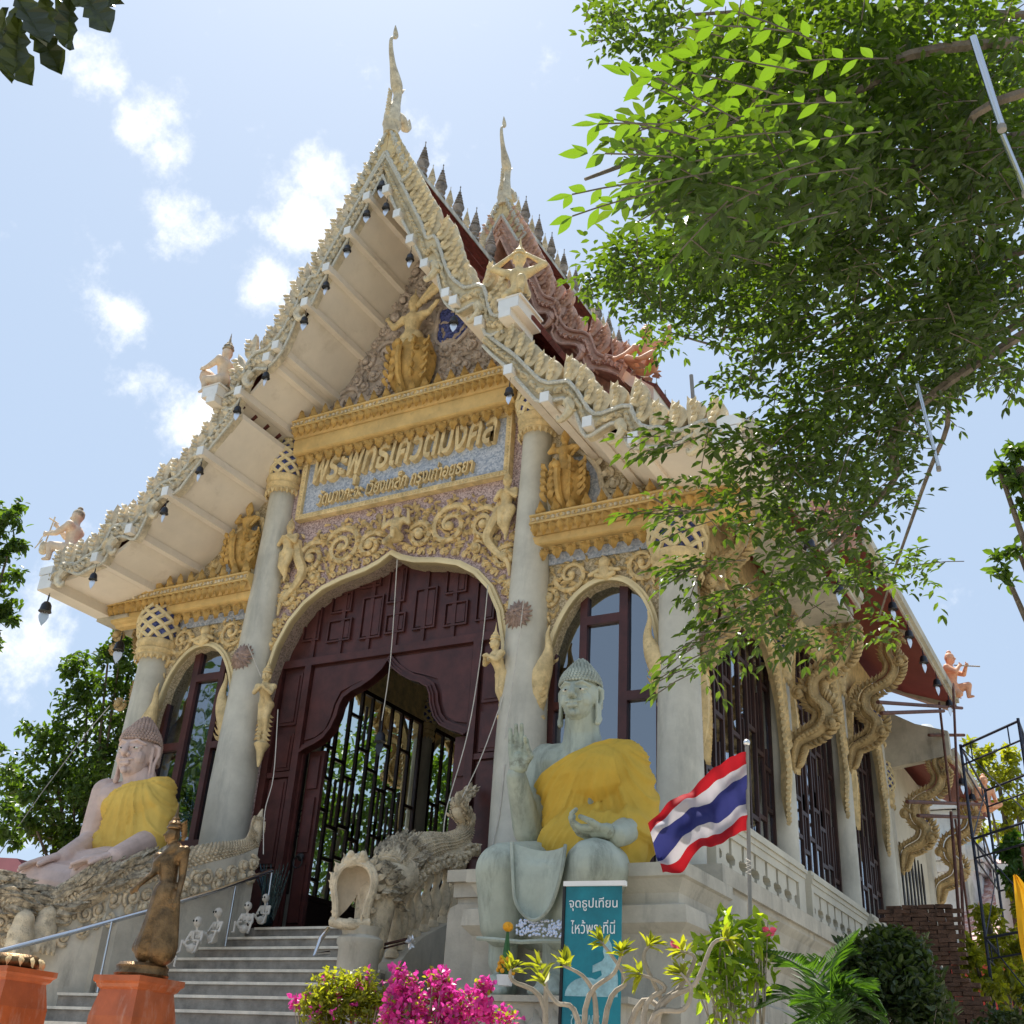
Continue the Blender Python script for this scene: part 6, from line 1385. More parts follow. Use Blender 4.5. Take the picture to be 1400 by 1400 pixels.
# ================================================================== vegetation
def leaf(g, p, d, nrm, L_, W_, fold=.18):
    """one real leaf: pointed, folded along the midrib and slightly drooping"""
    s = d.cross(nrm); 
    if s.length < 1e-4: s = V((1, 0, 0))
    s.normalize(); n_ = s.cross(d).normalized(); o = len(g.v)
    for q in (p, p+d*L_*.35+s*W_*.5+n_*W_*fold, p+d*L_*.35-s*W_*.5+n_*W_*fold, p+d*L_*.4-n_*W_*.02, p+d*L_*.72+s*W_*.36+n_*W_*fold*.6, p+d*L_*.72-s*W_*.36+n_*W_*fold*.6, p+d*L_-n_*L_*.1): g.v.append((q.x, q.y, q.z))
    g.f += [(o, o+3, o+1), (o, o+2, o+3), (o+1, o+3, o+6, o+4), (o+3, o+2, o+5, o+6)]
def rv(rr): 
    while True:
        v = V((rr.uniform(-1, 1), rr.uniform(-1, 1), rr.uniform(-1, 1)))
        if .05 < v.length < 1: return v.normalized()
def spray(g, tw, p, d, n, L_, rr, leaves=None, droop=.25, ratio=.42, gap=.62):
    """pinnate twig with alternating leaflets"""
    d = d.normalized(); P = [p]
    up_ = V((0, 0, 1)); side = d.cross(up_); side = side.normalized() if side.length > .05 else V((1, 0, 0))
    for i in range(n):
        d = (d+V((0, 0, -droop/n))).normalized(); p = p+d*L_*gap; P.append(p); sg = 1 if i % 2 else -1
        side = d.cross(up_); side = side.normalized() if side.length > .05 else V((1, 0, 0))
        ld = (side*sg*rr.uniform(.7, 1)+d*rr.uniform(.5, .9)+V((0, 0, rr.uniform(-.45, .1)))).normalized(); nn = (up_+rv(rr)*.35).normalized()
        (leaves.append if leaves is not None else (lambda a: leaf(g, *a)))((p, ld, nn, L_*rr.uniform(.8, 1.12), L_*ratio*rr.uniform(.85, 1.1)))
    (leaves.append if leaves is not None else (lambda a: leaf(g, *a)))((p, d, (up_+rv(rr)*.3).normalized(), L_*1.1, L_*ratio))
    if tw is not None: tw.tube(P[::2] if len(P) > 3 else P, .004, 3, False)
def branch(g, P, r0, r1, n=5, k=6):
    C_ = crv([tuple(p) for p in P], k); m = len(C_)-1; g.tube(C_, [r0+(r1-r0)*(i/m)**.7 for i in range(m+1)], n)
    return [V(c) for c in C_]
# ---- great overhanging tree, upper right
tree = thing('overhanging_tree', 'large tree whose leafy boughs overhang from the upper right corner', 'tree', (15.5, -6.5, 0))
rr = random.Random(21)
wood = G(); trunk = [V((15.6, -6.5, 0)), V((15.4, -6.6, 3)), V((15.0, -6.4, 6)), V((14.2, -6.6, 8.6)), V((13.6, -6.9, 10.6))]
branch(wood, trunk, .42, .2, 10); 
lg = G(); tw = G(); near = []
# boughs: photo position of joints with distances; each bough really leaves the trunk
def bough(pts, r=.09): P = [trunk[3] if pts[0][3:] != (2,) else trunk[2]] + [at(a, b, D=c+(.9 if i else 0)) for i, (a, b, c, *_) in enumerate(pts)]; return branch(wood, P, r*.5, .008, 5, 7)
BO = [bough([(1350, 60, 7.5), (1180, 120, 6.5), (1000, 170, 5.6), (880, 215, 4.9), (800, 245, 4.6)]), bough([(1330, 200, 8.5), (1150, 280, 8.2), (980, 330, 8.6), (850, 370, 9)]), bough([(1380, 350, 9), (1200, 400, 9), (1050, 480, 9.4), (900, 450, 9.8)]),
      bough([(1360, 20, 9), (1150, 10, 9), (950, 20, 9.6), (820, 30, 10)]), bough([(1330, 420, 9), (1180, 560, 8.8), (1080, 650, 8.5), (960, 700, 7.9), (890, 680, 7.6)]), bough([(1300, 520, 8.5), (1220, 660, 8), (1100, 780, 7.6), (980, 850, 7.2), (940, 890, 7)]),
      bough([(1380, 450, 9.5), (1290, 600, 9.5), (1240, 730, 9.6), (1200, 850, 9.8)]), bough([(1420, 120, 7), (1330, 250, 7.4), (1300, 420, 8)])]
# leafy masses (px, py, radius px, distance, sprays, leaf length)
MA = [(1010, 90, 100, 8.0, 210, .10), (1130, 70, 130, 8.0, 330, .10), (1290, 70, 130, 8.2, 360, .10), (870, 20, 75, 9.8, 110, .09), (930, 70, 60, 9.5, 60, .09), (1000, 200, 80, 6.2, 130, .11), (1100, 210, 120, 7.2, 260, .10), (1250, 220, 140, 8, 380, .10), (1370, 240, 90, 8.3, 240, .10),
      (905, 200, 55, 5.4, 34, .11), (950, 260, 60, 5.8, 60, .11), (1000, 310, 70, 7.2, 110, .10), (1110, 340, 100, 8.4, 240, .10), (1230, 360, 110, 8.8, 300, .10), (1350, 380, 90, 9, 240, .10), (860, 375, 50, 9, 60, .09), (920, 370, 60, 9, 80, .09), (810, 385, 32, 9.2, 26, .085), (990, 390, 50, 9, 70, .095),
      (900, 450, 32, 9.8, 26, .085), (950, 430, 34, 9.6, 28, .085), (1050, 440, 60, 9.2, 90, .095), (1130, 470, 80, 9, 170, .10), (1240, 480, 90, 9, 220, .10), (1330, 480, 60, 9.3, 90, .10), (1370, 500, 35, 9.4, 30, .10), (1010, 520, 36, 9, 34, .095), (1090, 560, 60, 8.8, 100, .10), (1180, 580, 80, 8.8, 180, .10),
      (1240, 580, 45, 9, 50, .10), (925, 590, 26, 7.8, 8, .09), (985, 600, 30, 8.2, 18, .095), (1040, 630, 55, 8.3, 70, .10), (1120, 680, 75, 8.4, 130, .10), (1200, 660, 60, 8.5, 90, .10), (930, 680, 40, 7.7, 14, .10), (1000, 690, 40, 7.9, 24, .10), (1090, 770, 58, 7.8, 60, .10), (1180, 770, 50, 8.8, 50, .10), (1250, 780, 40, 9.4, 34, .10), (1210, 850, 26, 9.6, 14, .095),
      (960, 770, 42, 7.5, 26, .09), (1010, 830, 45, 7.4, 36, .09), (1080, 850, 50, 7.5, 40, .09), (970, 890, 32, 7.1, 18, .085), (1140, 860, 35, 8, 20, .09), (1270, 520, 40, 9.2, 30, .10), (1080, 120, 100, 9.5, 200, .10), (1200, 150, 140, 9.8, 330, .11), (1350, 150, 120, 10, 280, .11)]
MA += [(860, 350, 42, 9, 50, .09), (905, 330, 50, 8.6, 60, .09), (960, 340, 50, 8.2, 70, .1), (880, 410, 40, 9.3, 46, .09), (940, 390, 50, 9.2, 60, .09), (985, 450, 40, 9.3, 30, .09), (1060, 380, 70, 8.8, 120, .1), (1010, 250, 70, 7.4, 90, .1), (1120, 620, 60, 8.6, 90, .1), (1050, 700, 50, 8.2, 40, .1), (1290, 560, 26, 9.2, 12, .1), (1330, 430, 50, 8.6, 90, .1)]
for px, py, r, D_, n, L_ in MA:
    for k in range(int(n*(.62 if py > 540 or n < 80 else .74))):
        a = rr.uniform(0, 2*pi); q = sqrt(rr.random())*r*.92; p = at(px+q*cos(a), py+q*sin(a)*.85, D=D_+rr.uniform(-.6, .6)*(1 if n < 80 else 1.6)); d = (rv(rr)+V((-.35, -.1, -.2))).normalized(); d.z *= .5
        nn_ = rr.choice((5, 6, 7)); L_2 = L_*.92*rr.uniform(.7, 1.15); spray(lg, tw if rr.random() < .25 else None, p-d*L_2*.31*nn_, d, nn_, L_2, rr)
# the near bough: large separate leaves, each one an object
for (px, py, D_, dx, dz, n) in [(800, 170, 4.7, -.9, .25, 4), (815, 215, 4.6, -1, .1, 5), (800, 245, 4.6, -1, -.1, 6), (790, 262, 4.7, -1, -.35, 6), (850, 190, 4.8, -.8, .3, 6), (870, 235, 4.9, -.9, -.3, 6), (905, 165, 5.0, -.8, .5, 6), (930, 210, 5.1, -.9, -.2, 7), (890, 275, 5.2, -.5, -.7, 6), (960, 130, 5.1, -.7, .3, 7), (1000, 100, 5.2, -.8, .2, 7), (975, 180, 5.2, -.9, -.1, 7), (1010, 220, 5.4, -.9, -.3, 7), (1020, 60, 5.3, -.8, .5, 7), (950, 250, 5.3, -.6, -.4, 7), (1060, 140, 5.5, -.9, .1, 7), (1070, 230, 5.6, -.9, -.1, 7), (860, 155, 4.9, -.7, .6, 5), (1040, 290, 5.7, -.8, -.3, 7), (990, 45, 5.4, -1, .1, 6), (1110, 80, 5.6, -1, .2, 7), (1100, 180, 5.7, -.9, -.2, 7)]:
    spray(None, tw, at(px+105, py, D=D_), (RT*dx+UP*dz*.7+FW*rr.uniform(-.3, .3)), n, .098*rr.uniform(.9, 1.15), rr, near, .15, .44)
for px, py, D_, n in ((1000, 845, 7.1, 5), (965, 880, 7.0, 6), (930, 600, 7.6, 5), (915, 690, 7.5, 6), (1050, 820, 7.2, 6), (960, 700, 7.6, 6), (1010, 785, 7.3, 6), (950, 765, 7.3, 5), (900, 605, 7.7, 5), (945, 905, 6.9, 4)):
    for j in range(3): spray(lg, tw, at(px+rr.uniform(0, 30), py+rr.uniform(-20, 20), D=D_), (RT*-1+UP*rr.uniform(-.5, .2)+FW*rr.uniform(-.3, .3)), n, .10, rr)
part('trunk', wood, 'bark', tree, True); part('twigs', tw, 'bark', tree, kind='stuff')
put('foliage', rmesh('foliage', lg), M['leaf_a'], tree, None, True, kind='stuff')
M['leaf_near'] = leafmat('near_leaf', (.06, .12, .02), .5, .3)
lu = G(); pf = [(0, .0), (.1, .13), (.25, .36), (.42, .5), (.6, .44), (.78, .27), (.92, .09), (1.0, .0)]
lu.add([v for y_, x_ in pf for v in ((x_, y_, .16*x_-.12*y_*y_), (0, y_, -.12*y_*y_), (-x_, y_, .16*x_-.12*y_*y_))], [f for i in range(7) for f in ((i*3, i*3+1, i*3+4, i*3+3), (i*3+1, i*3+2, i*3+5, i*3+4))]); LEAF = rmesh('leaf', lu)
for p, d, nn, L_, W_ in near[:300]:
    s_ = d.cross(nn).normalized(); n2 = s_.cross(d).normalized(); R3 = Matrix((s_*W_, d*L_, n2*W_)).transposed().to_4x4()
    put('leaf', LEAF, M['leaf_near'], tree, Matrix.Translation(p-tree.location) @ R3)
# hanging metal tubes in the crown
for i, ((a, b, c), (d, e, f), lb) in enumerate([((1330, 50, 6.5), (1369, 172, 6.3), 'upper grey metal tube slung slantwise in the overhanging foliage'), ((1370, 185, 7), (1402, 262, 6.9), 'grey metal tube at the right photo edge below the upper one'), ((1282, 258, 8), (1293, 335, 7.9), 'short thin tube hanging in the middle of the dark foliage'), ((1254, 525, 7.8), (1283, 638, 7.6), 'long thin tube hanging below the dark foliage near the sky gap')]):
    t = thing('hanging_tube', lb, 'tube', tuple(at(a, b, D=c)), 'metal tubes hanging in the overhanging tree'); rod('tube', [at(a, b, D=c), at(d, e, D=f)], .018 if i < 2 else .012, 'steel', t); rod('end_cap', [at(d, e, D=f), at(d, e, D=f)+V((0, 0, -.03))], .022 if i < 2 else .015, 'rope', t)
# ---- dark lobed leaves, upper left corner
t = thing('broadleaf_branch', 'dark branch with large lobed leaves hanging into the upper left corner', 'branch', tuple(at(-60, -60, D=6)))
g = G(); br = branch(g, [at(-220, -220, D=6.6), at(-60, -60, D=6), at(40, -10, D=5.8), at(130, -20, D=5.9)], .04, .01); branch(g, [at(-60, -60, D=6), at(-20, 30, D=5.9)], .02, .008); part('stem', g, 'bark', t, True)
rr = random.Random(4)
for px, py, ax, L_ in [(10, 10, -100, .42), (25, 20, -80, .36), (-10, 30, -60, .4), (40, 25, -50, .34), (5, 40, -85, .3), (60, -10, -75, .32), (80, -5, -65, .34), (95, -5, -95, .3), (110, -15, -50, .36), (120, -20, -20, .28), (125, -25, -40, .26), (50, -10, -120, .36), (-20, 0, -110, .4), (75, -30, -40, .3), (20, -10, -60, .4), (-15, 60, -75, .3), (140, -30, -15, .22)]:
    p = at(px, py, D=5.8+rr.uniform(-.3, .3)); a = radians(ax+rr.uniform(-10, 10)); d = (RT*cos(a)+UP*sin(a)+FW*rr.uniform(-.3, .3)).normalized(); n_ = (-FW+rv(rr)*.6).normalized(); s_ = d.cross(n_).normalized(); g = G(); L_ *= .72
    prof = [(0, .04), (.15, .12), (.3, .26), (.36, .2), (.5, .34), (.58, .24), (.72, .34), (.85, .22), (1, .02)]
    vs = []
    for q, w_ in prof: c = p+d*q*L_-V((0, 0, 1))*.12*L_*q*q; vs += [c+s_*w_*L_*.75+n_*.02, c-n_*.01, c-s_*w_*L_*.75+n_*.02]
    g.add(vs, [f for i in range(len(prof)-1) for f in ((i*3, i*3+1, i*3+4, i*3+3), (i*3+1, i*3+2, i*3+5, i*3+4))]); put('leaf', rmesh('leaf', g), M['leaf_d'], t, None, True)
# ---- background trees
def far_tree(label, base, blobs, L_, m, seed, trunk_r=.25, name='leafy_tree', dens=1.0, group='trees around the hall'):
    t = thing(name, label, 'tree', base, group); rr = random.Random(seed); g = G(); wd_ = G(); b = V(base)
    top = at(*blobs[0][:2], D=blobs[0][3]); branch(wd_, [b, b.lerp(top, .4)+V((.3, 0, 0)), top], trunk_r, .06, 8)
    for px, py, r, D_, n in blobs:
        c = at(px, py, D=D_); R_ = r*D_/1544; branch(wd_, [b.lerp(top, .5)+V((.2, 0, 0)), (b.lerp(top, .6)+c)/2+V((0, 0, -.3)), c], .07, .02, 5)
        cl = [c+rv(rr)*R_*rr.random()**.5 for _ in range(max(4, int(n/40)))]
        for k in range(int(n*dens)):
            q = rr.choice(cl)+rv(rr)*R_*.3*rr.random()**.6; d = (rv(rr)+V((0, 0, -.3))).normalized(); leaf(g, q, d, (V((0, 0, 1))+rv(rr)*.8).normalized(), L_*rr.uniform(.7, 1.2), L_*.5)
    part('trunk', wd_, 'bark', t, True); put('foliage', rmesh('foliage', g), M[m], t, None, True, kind='stuff'); return t
b0 = at(150, 1300, D=30); far_tree('dense green tree behind the pink seated statue', (b0.x, b0.y, 0), [(140, 1020, 70, 27, 1500), (120, 930, 50, 27, 900), (165, 890, 34, 26.5, 420), (180, 950, 50, 27, 800), (70, 1010, 42, 27, 600), (60, 1060, 42, 27, 600), (100, 1090, 60, 27, 1100), (150, 1110, 70, 27.5, 1200), (210, 1000, 50, 28, 700), (90, 1150, 50, 27, 800), (150, 880, 26, 26.5, 250), (40, 1110, 30, 26, 300), (200, 900, 30, 27, 300)], .17, 'leaf_b', 3)
b0 = at(-60, 1300, D=24); far_tree('tree reaching in at the left photo edge', (b0.x, b0.y, 0), [(-40, 780, 60, 21, 600), (5, 710, 32, 21, 420), (10, 760, 28, 21, 300), (5, 830, 24, 21, 260), (-10, 870, 30, 21, 260), (-5, 1090, 40, 22, 400), (-20, 1010, 40, 22, 380), (10, 1130, 30, 22, 300)], .14, 'leaf_b', 5)
b0 = at(600, 1300, D=48); far_tree('light green tree seen through the open portal', (-14, 15, 0), [(480, 1080, 90, 40, 1300), (560, 1100, 80, 40, 1200), (440, 1150, 80, 40, 1200), (520, 1190, 90, 40, 1200), (610, 1060, 70, 41, 900), (420, 1010, 60, 42, 500), (520, 1010, 60, 42, 500), (600, 1130, 70, 42, 800)], .34, 'leaf_b', 6, .25, 'leafy_tree', .5)
b0 = at(1390, 1250, D=40); far_tree('sparse yellow-green tree behind the scaffolding', (b0.x, b0.y, 0), [(1365, 1070, 42, 40, 600), (1340, 1030, 24, 40, 230), (1390, 1050, 30, 40, 260), (1395, 1110, 30, 40, 260), (1330, 1095, 22, 40, 160), (1360, 1130, 34, 40, 260)], .24, 'leaf_y', 7, .2)
b0 = at(1400, 1300, D=26); far_tree('bright green bough at the right photo edge', (b0.x, b0.y, 0), [(1395, 1175, 28, 25, 420), (1378, 1165, 18, 25, 160), (1410, 1190, 30, 25, 400)], .17, 'frond', 8, .1)
b0 = at(1460, 900, D=13); far_tree('leafy twig entering from the right photo edge', (b0.x+1, b0.y, 0), [(1390, 640, 30, 11, 130), (1400, 610, 22, 11, 80), (1395, 760, 28, 11, 90), (1375, 785, 14, 11, 30), (1420, 700, 30, 11, 90), (1365, 640, 12, 11, 26)], .12, 'leaf_b', 9, .1)
b0 = at(1370, 1400, D=24); far_tree('undergrowth with reddish leaves under the scaffolding', (b0.x, b0.y, 0), [(1350, 1260, 34, 26, 420), (1385, 1310, 34, 25, 460), (1340, 1330, 30, 24, 360), (1375, 1370, 34, 23, 420), (1400, 1240, 24, 26, 240), (1330, 1300, 20, 24, 180)], .18, 'leaf_y', 10, .1, 'shrub')
b0 = at(1380, 1400, D=22); far_tree('purple-flowered shrub in the lower right corner', (b0.x, b0.y, 0), [(1360, 1395, 34, 19, 420), (1395, 1380, 24, 19, 260)], .1, 'leaf_c', 12, .05, 'shrub')

# ---- garden plants in front
def pot(x, y, z, r, h, m, t):
    g = G(); g.lathe([(r*.65, 0), (r*.95, h*.85), (r*1.08, h*.87), (r*1.08, h), (r*.9, h), (r*.9, h*.93), (.01, h*.93)], 18, (x, y, z)); return part('pot', g, m, t, True)
def bush(name, label, base, blobs, L_, m, seed, ratio=.5, flowers=None, stems=True, potm=None, cat='bush', up=0.2):
    t = thing(name, label, cat, base); rr = random.Random(seed); g = G(); sg = G(); fg = G(); b = V(base)
    if potm: pot(b.x, b.y, b.z, potm[0], potm[1], 'terracotta', t)
    for px, py, r, D_, n in blobs:
        c = at(px, py, D=D_); R_ = r*D_/1544
        if stems:
            for k in range(4): branch(sg, [b+rv(rr)*.05+V((0, 0, potm[1] if potm else 0)), (b+c)/2+rv(rr)*.08, c+rv(rr)*R_*.6], .014, .004, 4, 3)
        for k in range(n):
            q = c+rv(rr)*R_*rr.random()**.45
            if flowers and rr.random() < flowers[1]:
                for j in range(rr.choice((3, 4, 6))):
                    q2 = q+rv(rr)*.03; d = rv(rr); leaf(fg, q2, d, (rv(rr)+V((0, -.5, .5))).normalized(), flowers[2]*rr.uniform(.7, 1.1), flowers[2]*.85)
            else: leaf(g, q, (rv(rr)+V((0, 0, up))).normalized(), (V((0, 0, 1))+rv(rr)*.7).normalized(), L_*rr.uniform(.7, 1.2), L_*ratio)
    if stems: part('stems', sg, 'palebark', t, True, kind='stuff')
    put('foliage', rmesh('foliage', g), M[m], t, None, True, kind='stuff')
    if flowers: put('flowers', rmesh('flowers', fg), M[flowers[0]], t, None, True, kind='stuff')
    return t
def gp(px, py, D_, z=1.35): p = at(px, py, D=D_); return (p.x, p.y, z)
b0 = at(470, 1410, D=10.2); bush('potted_bush', 'round yellow-green clipped bush in a terracotta pot left of the magenta flowers', (b0.x, b0.y, b0.z-.35), [(455, 1362, 34, 10.2, 620), (490, 1358, 30, 10.2, 520), (430, 1378, 22, 10.2, 260), (470, 1385, 40, 10.2, 420), (512, 1372, 18, 10.2, 200)], .055, 'leaf_y', 31, .6, ('magenta', .012, .05), True, (.26, .36))
b0 = at(590, 1440, D=9.6); bush('bougainvillea', 'bougainvillea covered in magenta bracts in front of the stone pier', (b0.x, b0.y, b0.z-.35), [(550, 1350, 22, 9.6, 130), (600, 1345, 20, 9.6, 120), (560, 1388, 30, 9.6, 210), (620, 1380, 34, 9.6, 230), (590, 1405, 45, 9.6, 240), (534, 1392, 17, 9.6, 80), (662, 1345, 12, 9.5, 40), (655, 1380, 26, 9.5, 120), (690, 1397, 22, 9.5, 80), (546, 1330, 9, 9.6, 26)], .045, 'leaf_y', 32, .6, ('magenta', .4, .052), True, (.3, .36))
t = bush('bougainvillea', 'single magenta bougainvillea spray over the stone steps, left of the clipped bush', gp(418, 1420, 10.3, 1.9), [(404, 1371, 6, 10.3, 9)], .04, 'leaf_y', 33, .6, ('magenta', .9, .06), True)
b0 = at(1010, 1430, D=9.4); bush('yellow_green_shrub', 'shrub with broad bright yellow-green leaves below the flag', (b0.x, b0.y, 1.35), [(1000, 1275, 26, 9.4, 60), (975, 1300, 26, 9.4, 60), (1040, 1290, 26, 9.4, 50), (990, 1330, 34, 9.4, 80), (1030, 1340, 26, 9.4, 50), (960, 1340, 30, 9.4, 50), (1000, 1380, 34, 9.4, 60), (1045, 1265, 10, 9.4, 14)], .125, 'leaf_g', 34, .5, None, True)
t = thing('pink_flower', 'small pink blossom on top of the yellow-green shrub', 'flower', tuple(at(1052, 1274, D=9.3))); g = G(); rr = random.Random(1)
for k in range(7): leaf(g, at(1052, 1274, D=9.3), rv(rr), V((0, -1, 0)), .06, .05)
put('petals', rmesh('petals', g), M['pinkflower'], t, None, True)
t = thing('pink_flower', 'small pink blossom on the bare branch left of the flag pole', 'flower', tuple(at(925, 1293, D=8.7))); g = G()
for k in range(7): leaf(g, at(925, 1293, D=8.7), rv(rr), V((0, -1, 0)), .06, .05)
put('petals', rmesh('petals', g), M['pinkflower'], t, None, True)
b0 = at(1215, 1400, D=14); bush('dark_bush', 'large dark green bush against the side wall of the hall', (b0.x, b0.y, 0), [(1215, 1320, 46, 13.8, 1000), (1180, 1340, 40, 13.6, 700), (1250, 1345, 40, 13.8, 800), (1215, 1370, 60, 13.6, 1100), (1165, 1310, 22, 13.5, 260), (1240, 1300, 28, 13.9, 320), (1265, 1385, 36, 13.4, 500), (1160, 1375, 34, 13.2, 440), (1205, 1288, 18, 13.9, 160)], .11, 'leaf_c', 35, .5)
# frangipani shrubs: bare forked grey limbs with tufts
def frangi(label, base, limbs, seed):
    t = thing('frangipani', label, 'shrub', base, 'bare-limbed frangipanis before the green statue'); rr = random.Random(seed); g = G(); lg = G()
    for limb in limbs:
        P = [V(base)]+[at(a, b, D=c) for a, b, c in limb]; C_ = branch(g, P, .03, .01, 7, 5); tip = C_[-1]; d0 = (C_[-1]-C_[-3]).normalized()
        for k in range(15):
            d = (d0*.7+rv(rr)*.9+V((0, 0, .25))).normalized(); leaf(lg, tip-d0*rr.uniform(0, .06), d, (V((0, 0, 1))+rv(rr)*.4).normalized(), rr.uniform(.09, .16), .04)
    part('limbs', g, 'palebark', t, True); put('leaf_tufts', rmesh('leaf_tufts', lg), M['leaf_y'], t, None, True, kind='stuff')
b0 = at(810, 1440, D=8.9); frangi('frangipani with twisting pale limbs in front of the teal banner', (b0.x, b0.y, 1.35), [[(815, 1390, 8.9), (802, 1340, 8.9), (770, 1320, 8.8)], [(830, 1380, 8.9), (855, 1340, 8.9), (820, 1285, 8.9)], [(800, 1380, 8.9), (840, 1330, 8.8), (850, 1300, 8.7)], [(870, 1380, 8.8), (905, 1375, 8.7), (880, 1310, 8.7), (893, 1290, 8.7)], [(790, 1395, 8.8), (760, 1370, 8.8), (740, 1340, 8.8)]], 5)
b0 = at(900, 1440, D=8.6); frangi('frangipani with thick curved limbs left of the flag pole', (b0.x, b0.y, 1.35), [[(895, 1395, 8.6), (930, 1350, 8.6), (950, 1310, 8.6), (930, 1300, 8.6)], [(900, 1390, 8.6), (950, 1345, 8.5), (975, 1290, 8.5), (1000, 1285, 8.5)], [(880, 1390, 8.6), (910, 1350, 8.6), (870, 1330, 8.6)], [(890, 1400, 8.6), (935, 1380, 8.5), (945, 1350, 8.5), (930, 1330, 8.5)]], 6)
b0 = at(745, 1440, D=9.2); frangi('slender frangipani with two bare upright twigs beside the statue feet', (b0.x, b0.y, 1.35), [[(745, 1380, 9.2), (700, 1340, 9.2), (702, 1320, 9.2)], [(746, 1380, 9.2), (745, 1340, 9.2), (736, 1318, 9.2)]], 7)
# palm and cycad fronds
def frond(g, sg, P, n, L_, rr, th=.5):
    C_ = crv([tuple(p) for p in P], 8); sg.tube(C_, [.012*(1-.7*i/(len(C_)-1)) for i in range(len(C_))], 4); m = len(C_)-1
    for i in range(n):
        t = .12+.86*i/n; k = min(m-1, int(t*m)); a = V(C_[k]); b = V(C_[k+1]); d = (b-a).normalized(); p = a.lerp(b, t*m-k); s_ = d.cross(V((0, 0, 1))).normalized(); u = s_.cross(d)
        for sg_ in (1, -1): leaf(g, p, (s_*sg_+d*.55+u*.12).normalized(), u, L_*sin(pi*min(.96, t*.9+.12))**.6, .022, .1)
def palm(name, label, base, fr, L_, n, seed, m='frond'):
    t = thing(name, label, 'palm', base); g = G(); sg = G(); rr = random.Random(seed)
    for f in fr: frond(g, sg, [V(base)]+[at(a, b, D=c) for a, b, c in f], n, L_, rr)
    part('midribs', sg, 'frond', t, True); put('fronds', rmesh('fronds', g), M[m], t, None, True, kind='stuff')
b0 = at(1120, 1440, D=9.6); palm('garden_palm', 'palm with long arching sunlit fronds right of the flag pole', (b0.x, b0.y, 1.35), [[(1120, 1360, 9.6), (1090, 1320, 9.5), (1045, 1300, 9.3)], [(1125, 1350, 9.7), (1140, 1310, 9.8), (1172, 1272, 9.9)], [(1110, 1380, 9.5), (1075, 1365, 9.3), (1035, 1380, 9.2)], [(1130, 1370, 9.7), (1160, 1345, 9.8), (1185, 1350, 9.9)]], .3, 34, 2)
b0 = at(1135, 1450, D=8.6); palm('cycad', 'low cycad with a fan of fine dark green fronds at the bottom edge', (b0.x, b0.y, 1.35), [[(1150, 1380, 8.6), (1180, 1360, 8.6), (1210, 1385, 8.6)], [(1145, 1370, 8.6), (1160, 1350, 8.6), (1195, 1355, 8.7)], [(1130, 1390, 8.6), (1115, 1370, 8.5), (1085, 1375, 8.4)], [(1150, 1395, 8.6), (1190, 1385, 8.6), (1215, 1405, 8.6)], [(1140, 1380, 8.6), (1140, 1355, 8.6), (1165, 1345, 8.6)], [(1135, 1400, 8.5), (1110, 1395, 8.4), (1080, 1405, 8.4)]], .22, 44, 3)

# tree standing in front of the hall to the left: only its reflection shows, in the left window
t = thing('leafy_tree', 'tree standing left of the camera, mirrored in the left arched window', 'tree', (-17, -13, 0), 'trees around the hall'); rr = random.Random(40); g = G(); wd_ = G(); branch(wd_, [V((-17, -13, 0)), V((-17, -13, 5)), V((-16.5, -13, 10))], .3, .08, 8)
for k in range(2600):
    q = V((-17, -13, 9.5))+V(rv(rr))*rr.random()**.4*3.2; q.z += rr.uniform(-1, 2.5); leaf(g, q, rv(rr), rv(rr), .3, .17)
part('trunk', wd_, 'bark', t, True); put('foliage', rmesh('foliage', g), M['leaf_b'], t, None, True, kind='stuff')
# ================================================================== flag, banner, offerings
ft = at(1021, 1018, D=10.5); fb = at(1029, 1400, D=9.6); fb = V((ft.x, ft.y, 1.35))
fb = at(1030, 1420, D=9.9)
fp = thing('flag_pole', 'thin grey pole flying the striped national flag', 'flag pole', tuple(fb)); 
fp_top = at(1021, 1020, D=10.15); rod('pole', [V((fb.x, fb.y, 1.35)), fb, at(1025, 1220, D=10.02), fp_top], .017, 'rope', fp); g = G(); g.ell(fp_top+V((0, 0, .03)), .03); part('finial', g, 'bright', fp, True)
rod('tie', [at(1024, 1175+3*i, D=9.99)+V((.02*(1 if i % 2 else -1), -.02, 0)) for i in range(8)], .006, 'cord', fp)
fl = thing('national_flag', 'red, white and blue striped flag blowing to the left', 'flag', tuple(at(1020, 1120, D=10.1)))
TA, TB = at(1020, 1028, D=10.13), at(1022, 1134, D=10.08)      # hoist top / bottom
LA, LB_ = at(886, 1128, D=9.7), at(906, 1196, D=9.65)          # fly
nu, nv_ = 40, 24
def fpt(u, v):
    a = TA.lerp(LA, u); b = TB.lerp(LB_, u); p = a.lerp(b, v)
    n = V((.35, -.93, .1)); sag = V((0, 0, 1))*(.06*sin(pi*u)*(1-.9*v))
    return p+n*(.11*sin(u*9+v*3.4)*(.25+.8*u)+.045*sin(u*19+v*9)*(.3+u)+.03*sin(u*6-v*13)+.015*sin(u*41+v*5))+sag+V((0, 0, 1))*(.02*sin(u*14)*v)
for nm, mm, v0, v1 in (('red_stripe', 'flagred', 0, 1/6), ('white_stripe', 'flagwhite', 1/6, 1/3), ('blue_stripe', 'flagblue', 1/3, 2/3), ('white_stripe', 'flagwhite', 2/3, 5/6), ('red_stripe', 'flagred', 5/6, 1)):
    g = G(); k = 8; g.add([fpt(i/nu, v0+(v1-v0)*j/k) for i in range(nu+1) for j in range(k+1)], [(i*(k+1)+j, i*(k+1)+j+1, (i+1)*(k+1)+j+1, (i+1)*(k+1)+j) for i in range(nu) for j in range(k)]); part(nm, g, mm, fl, True)
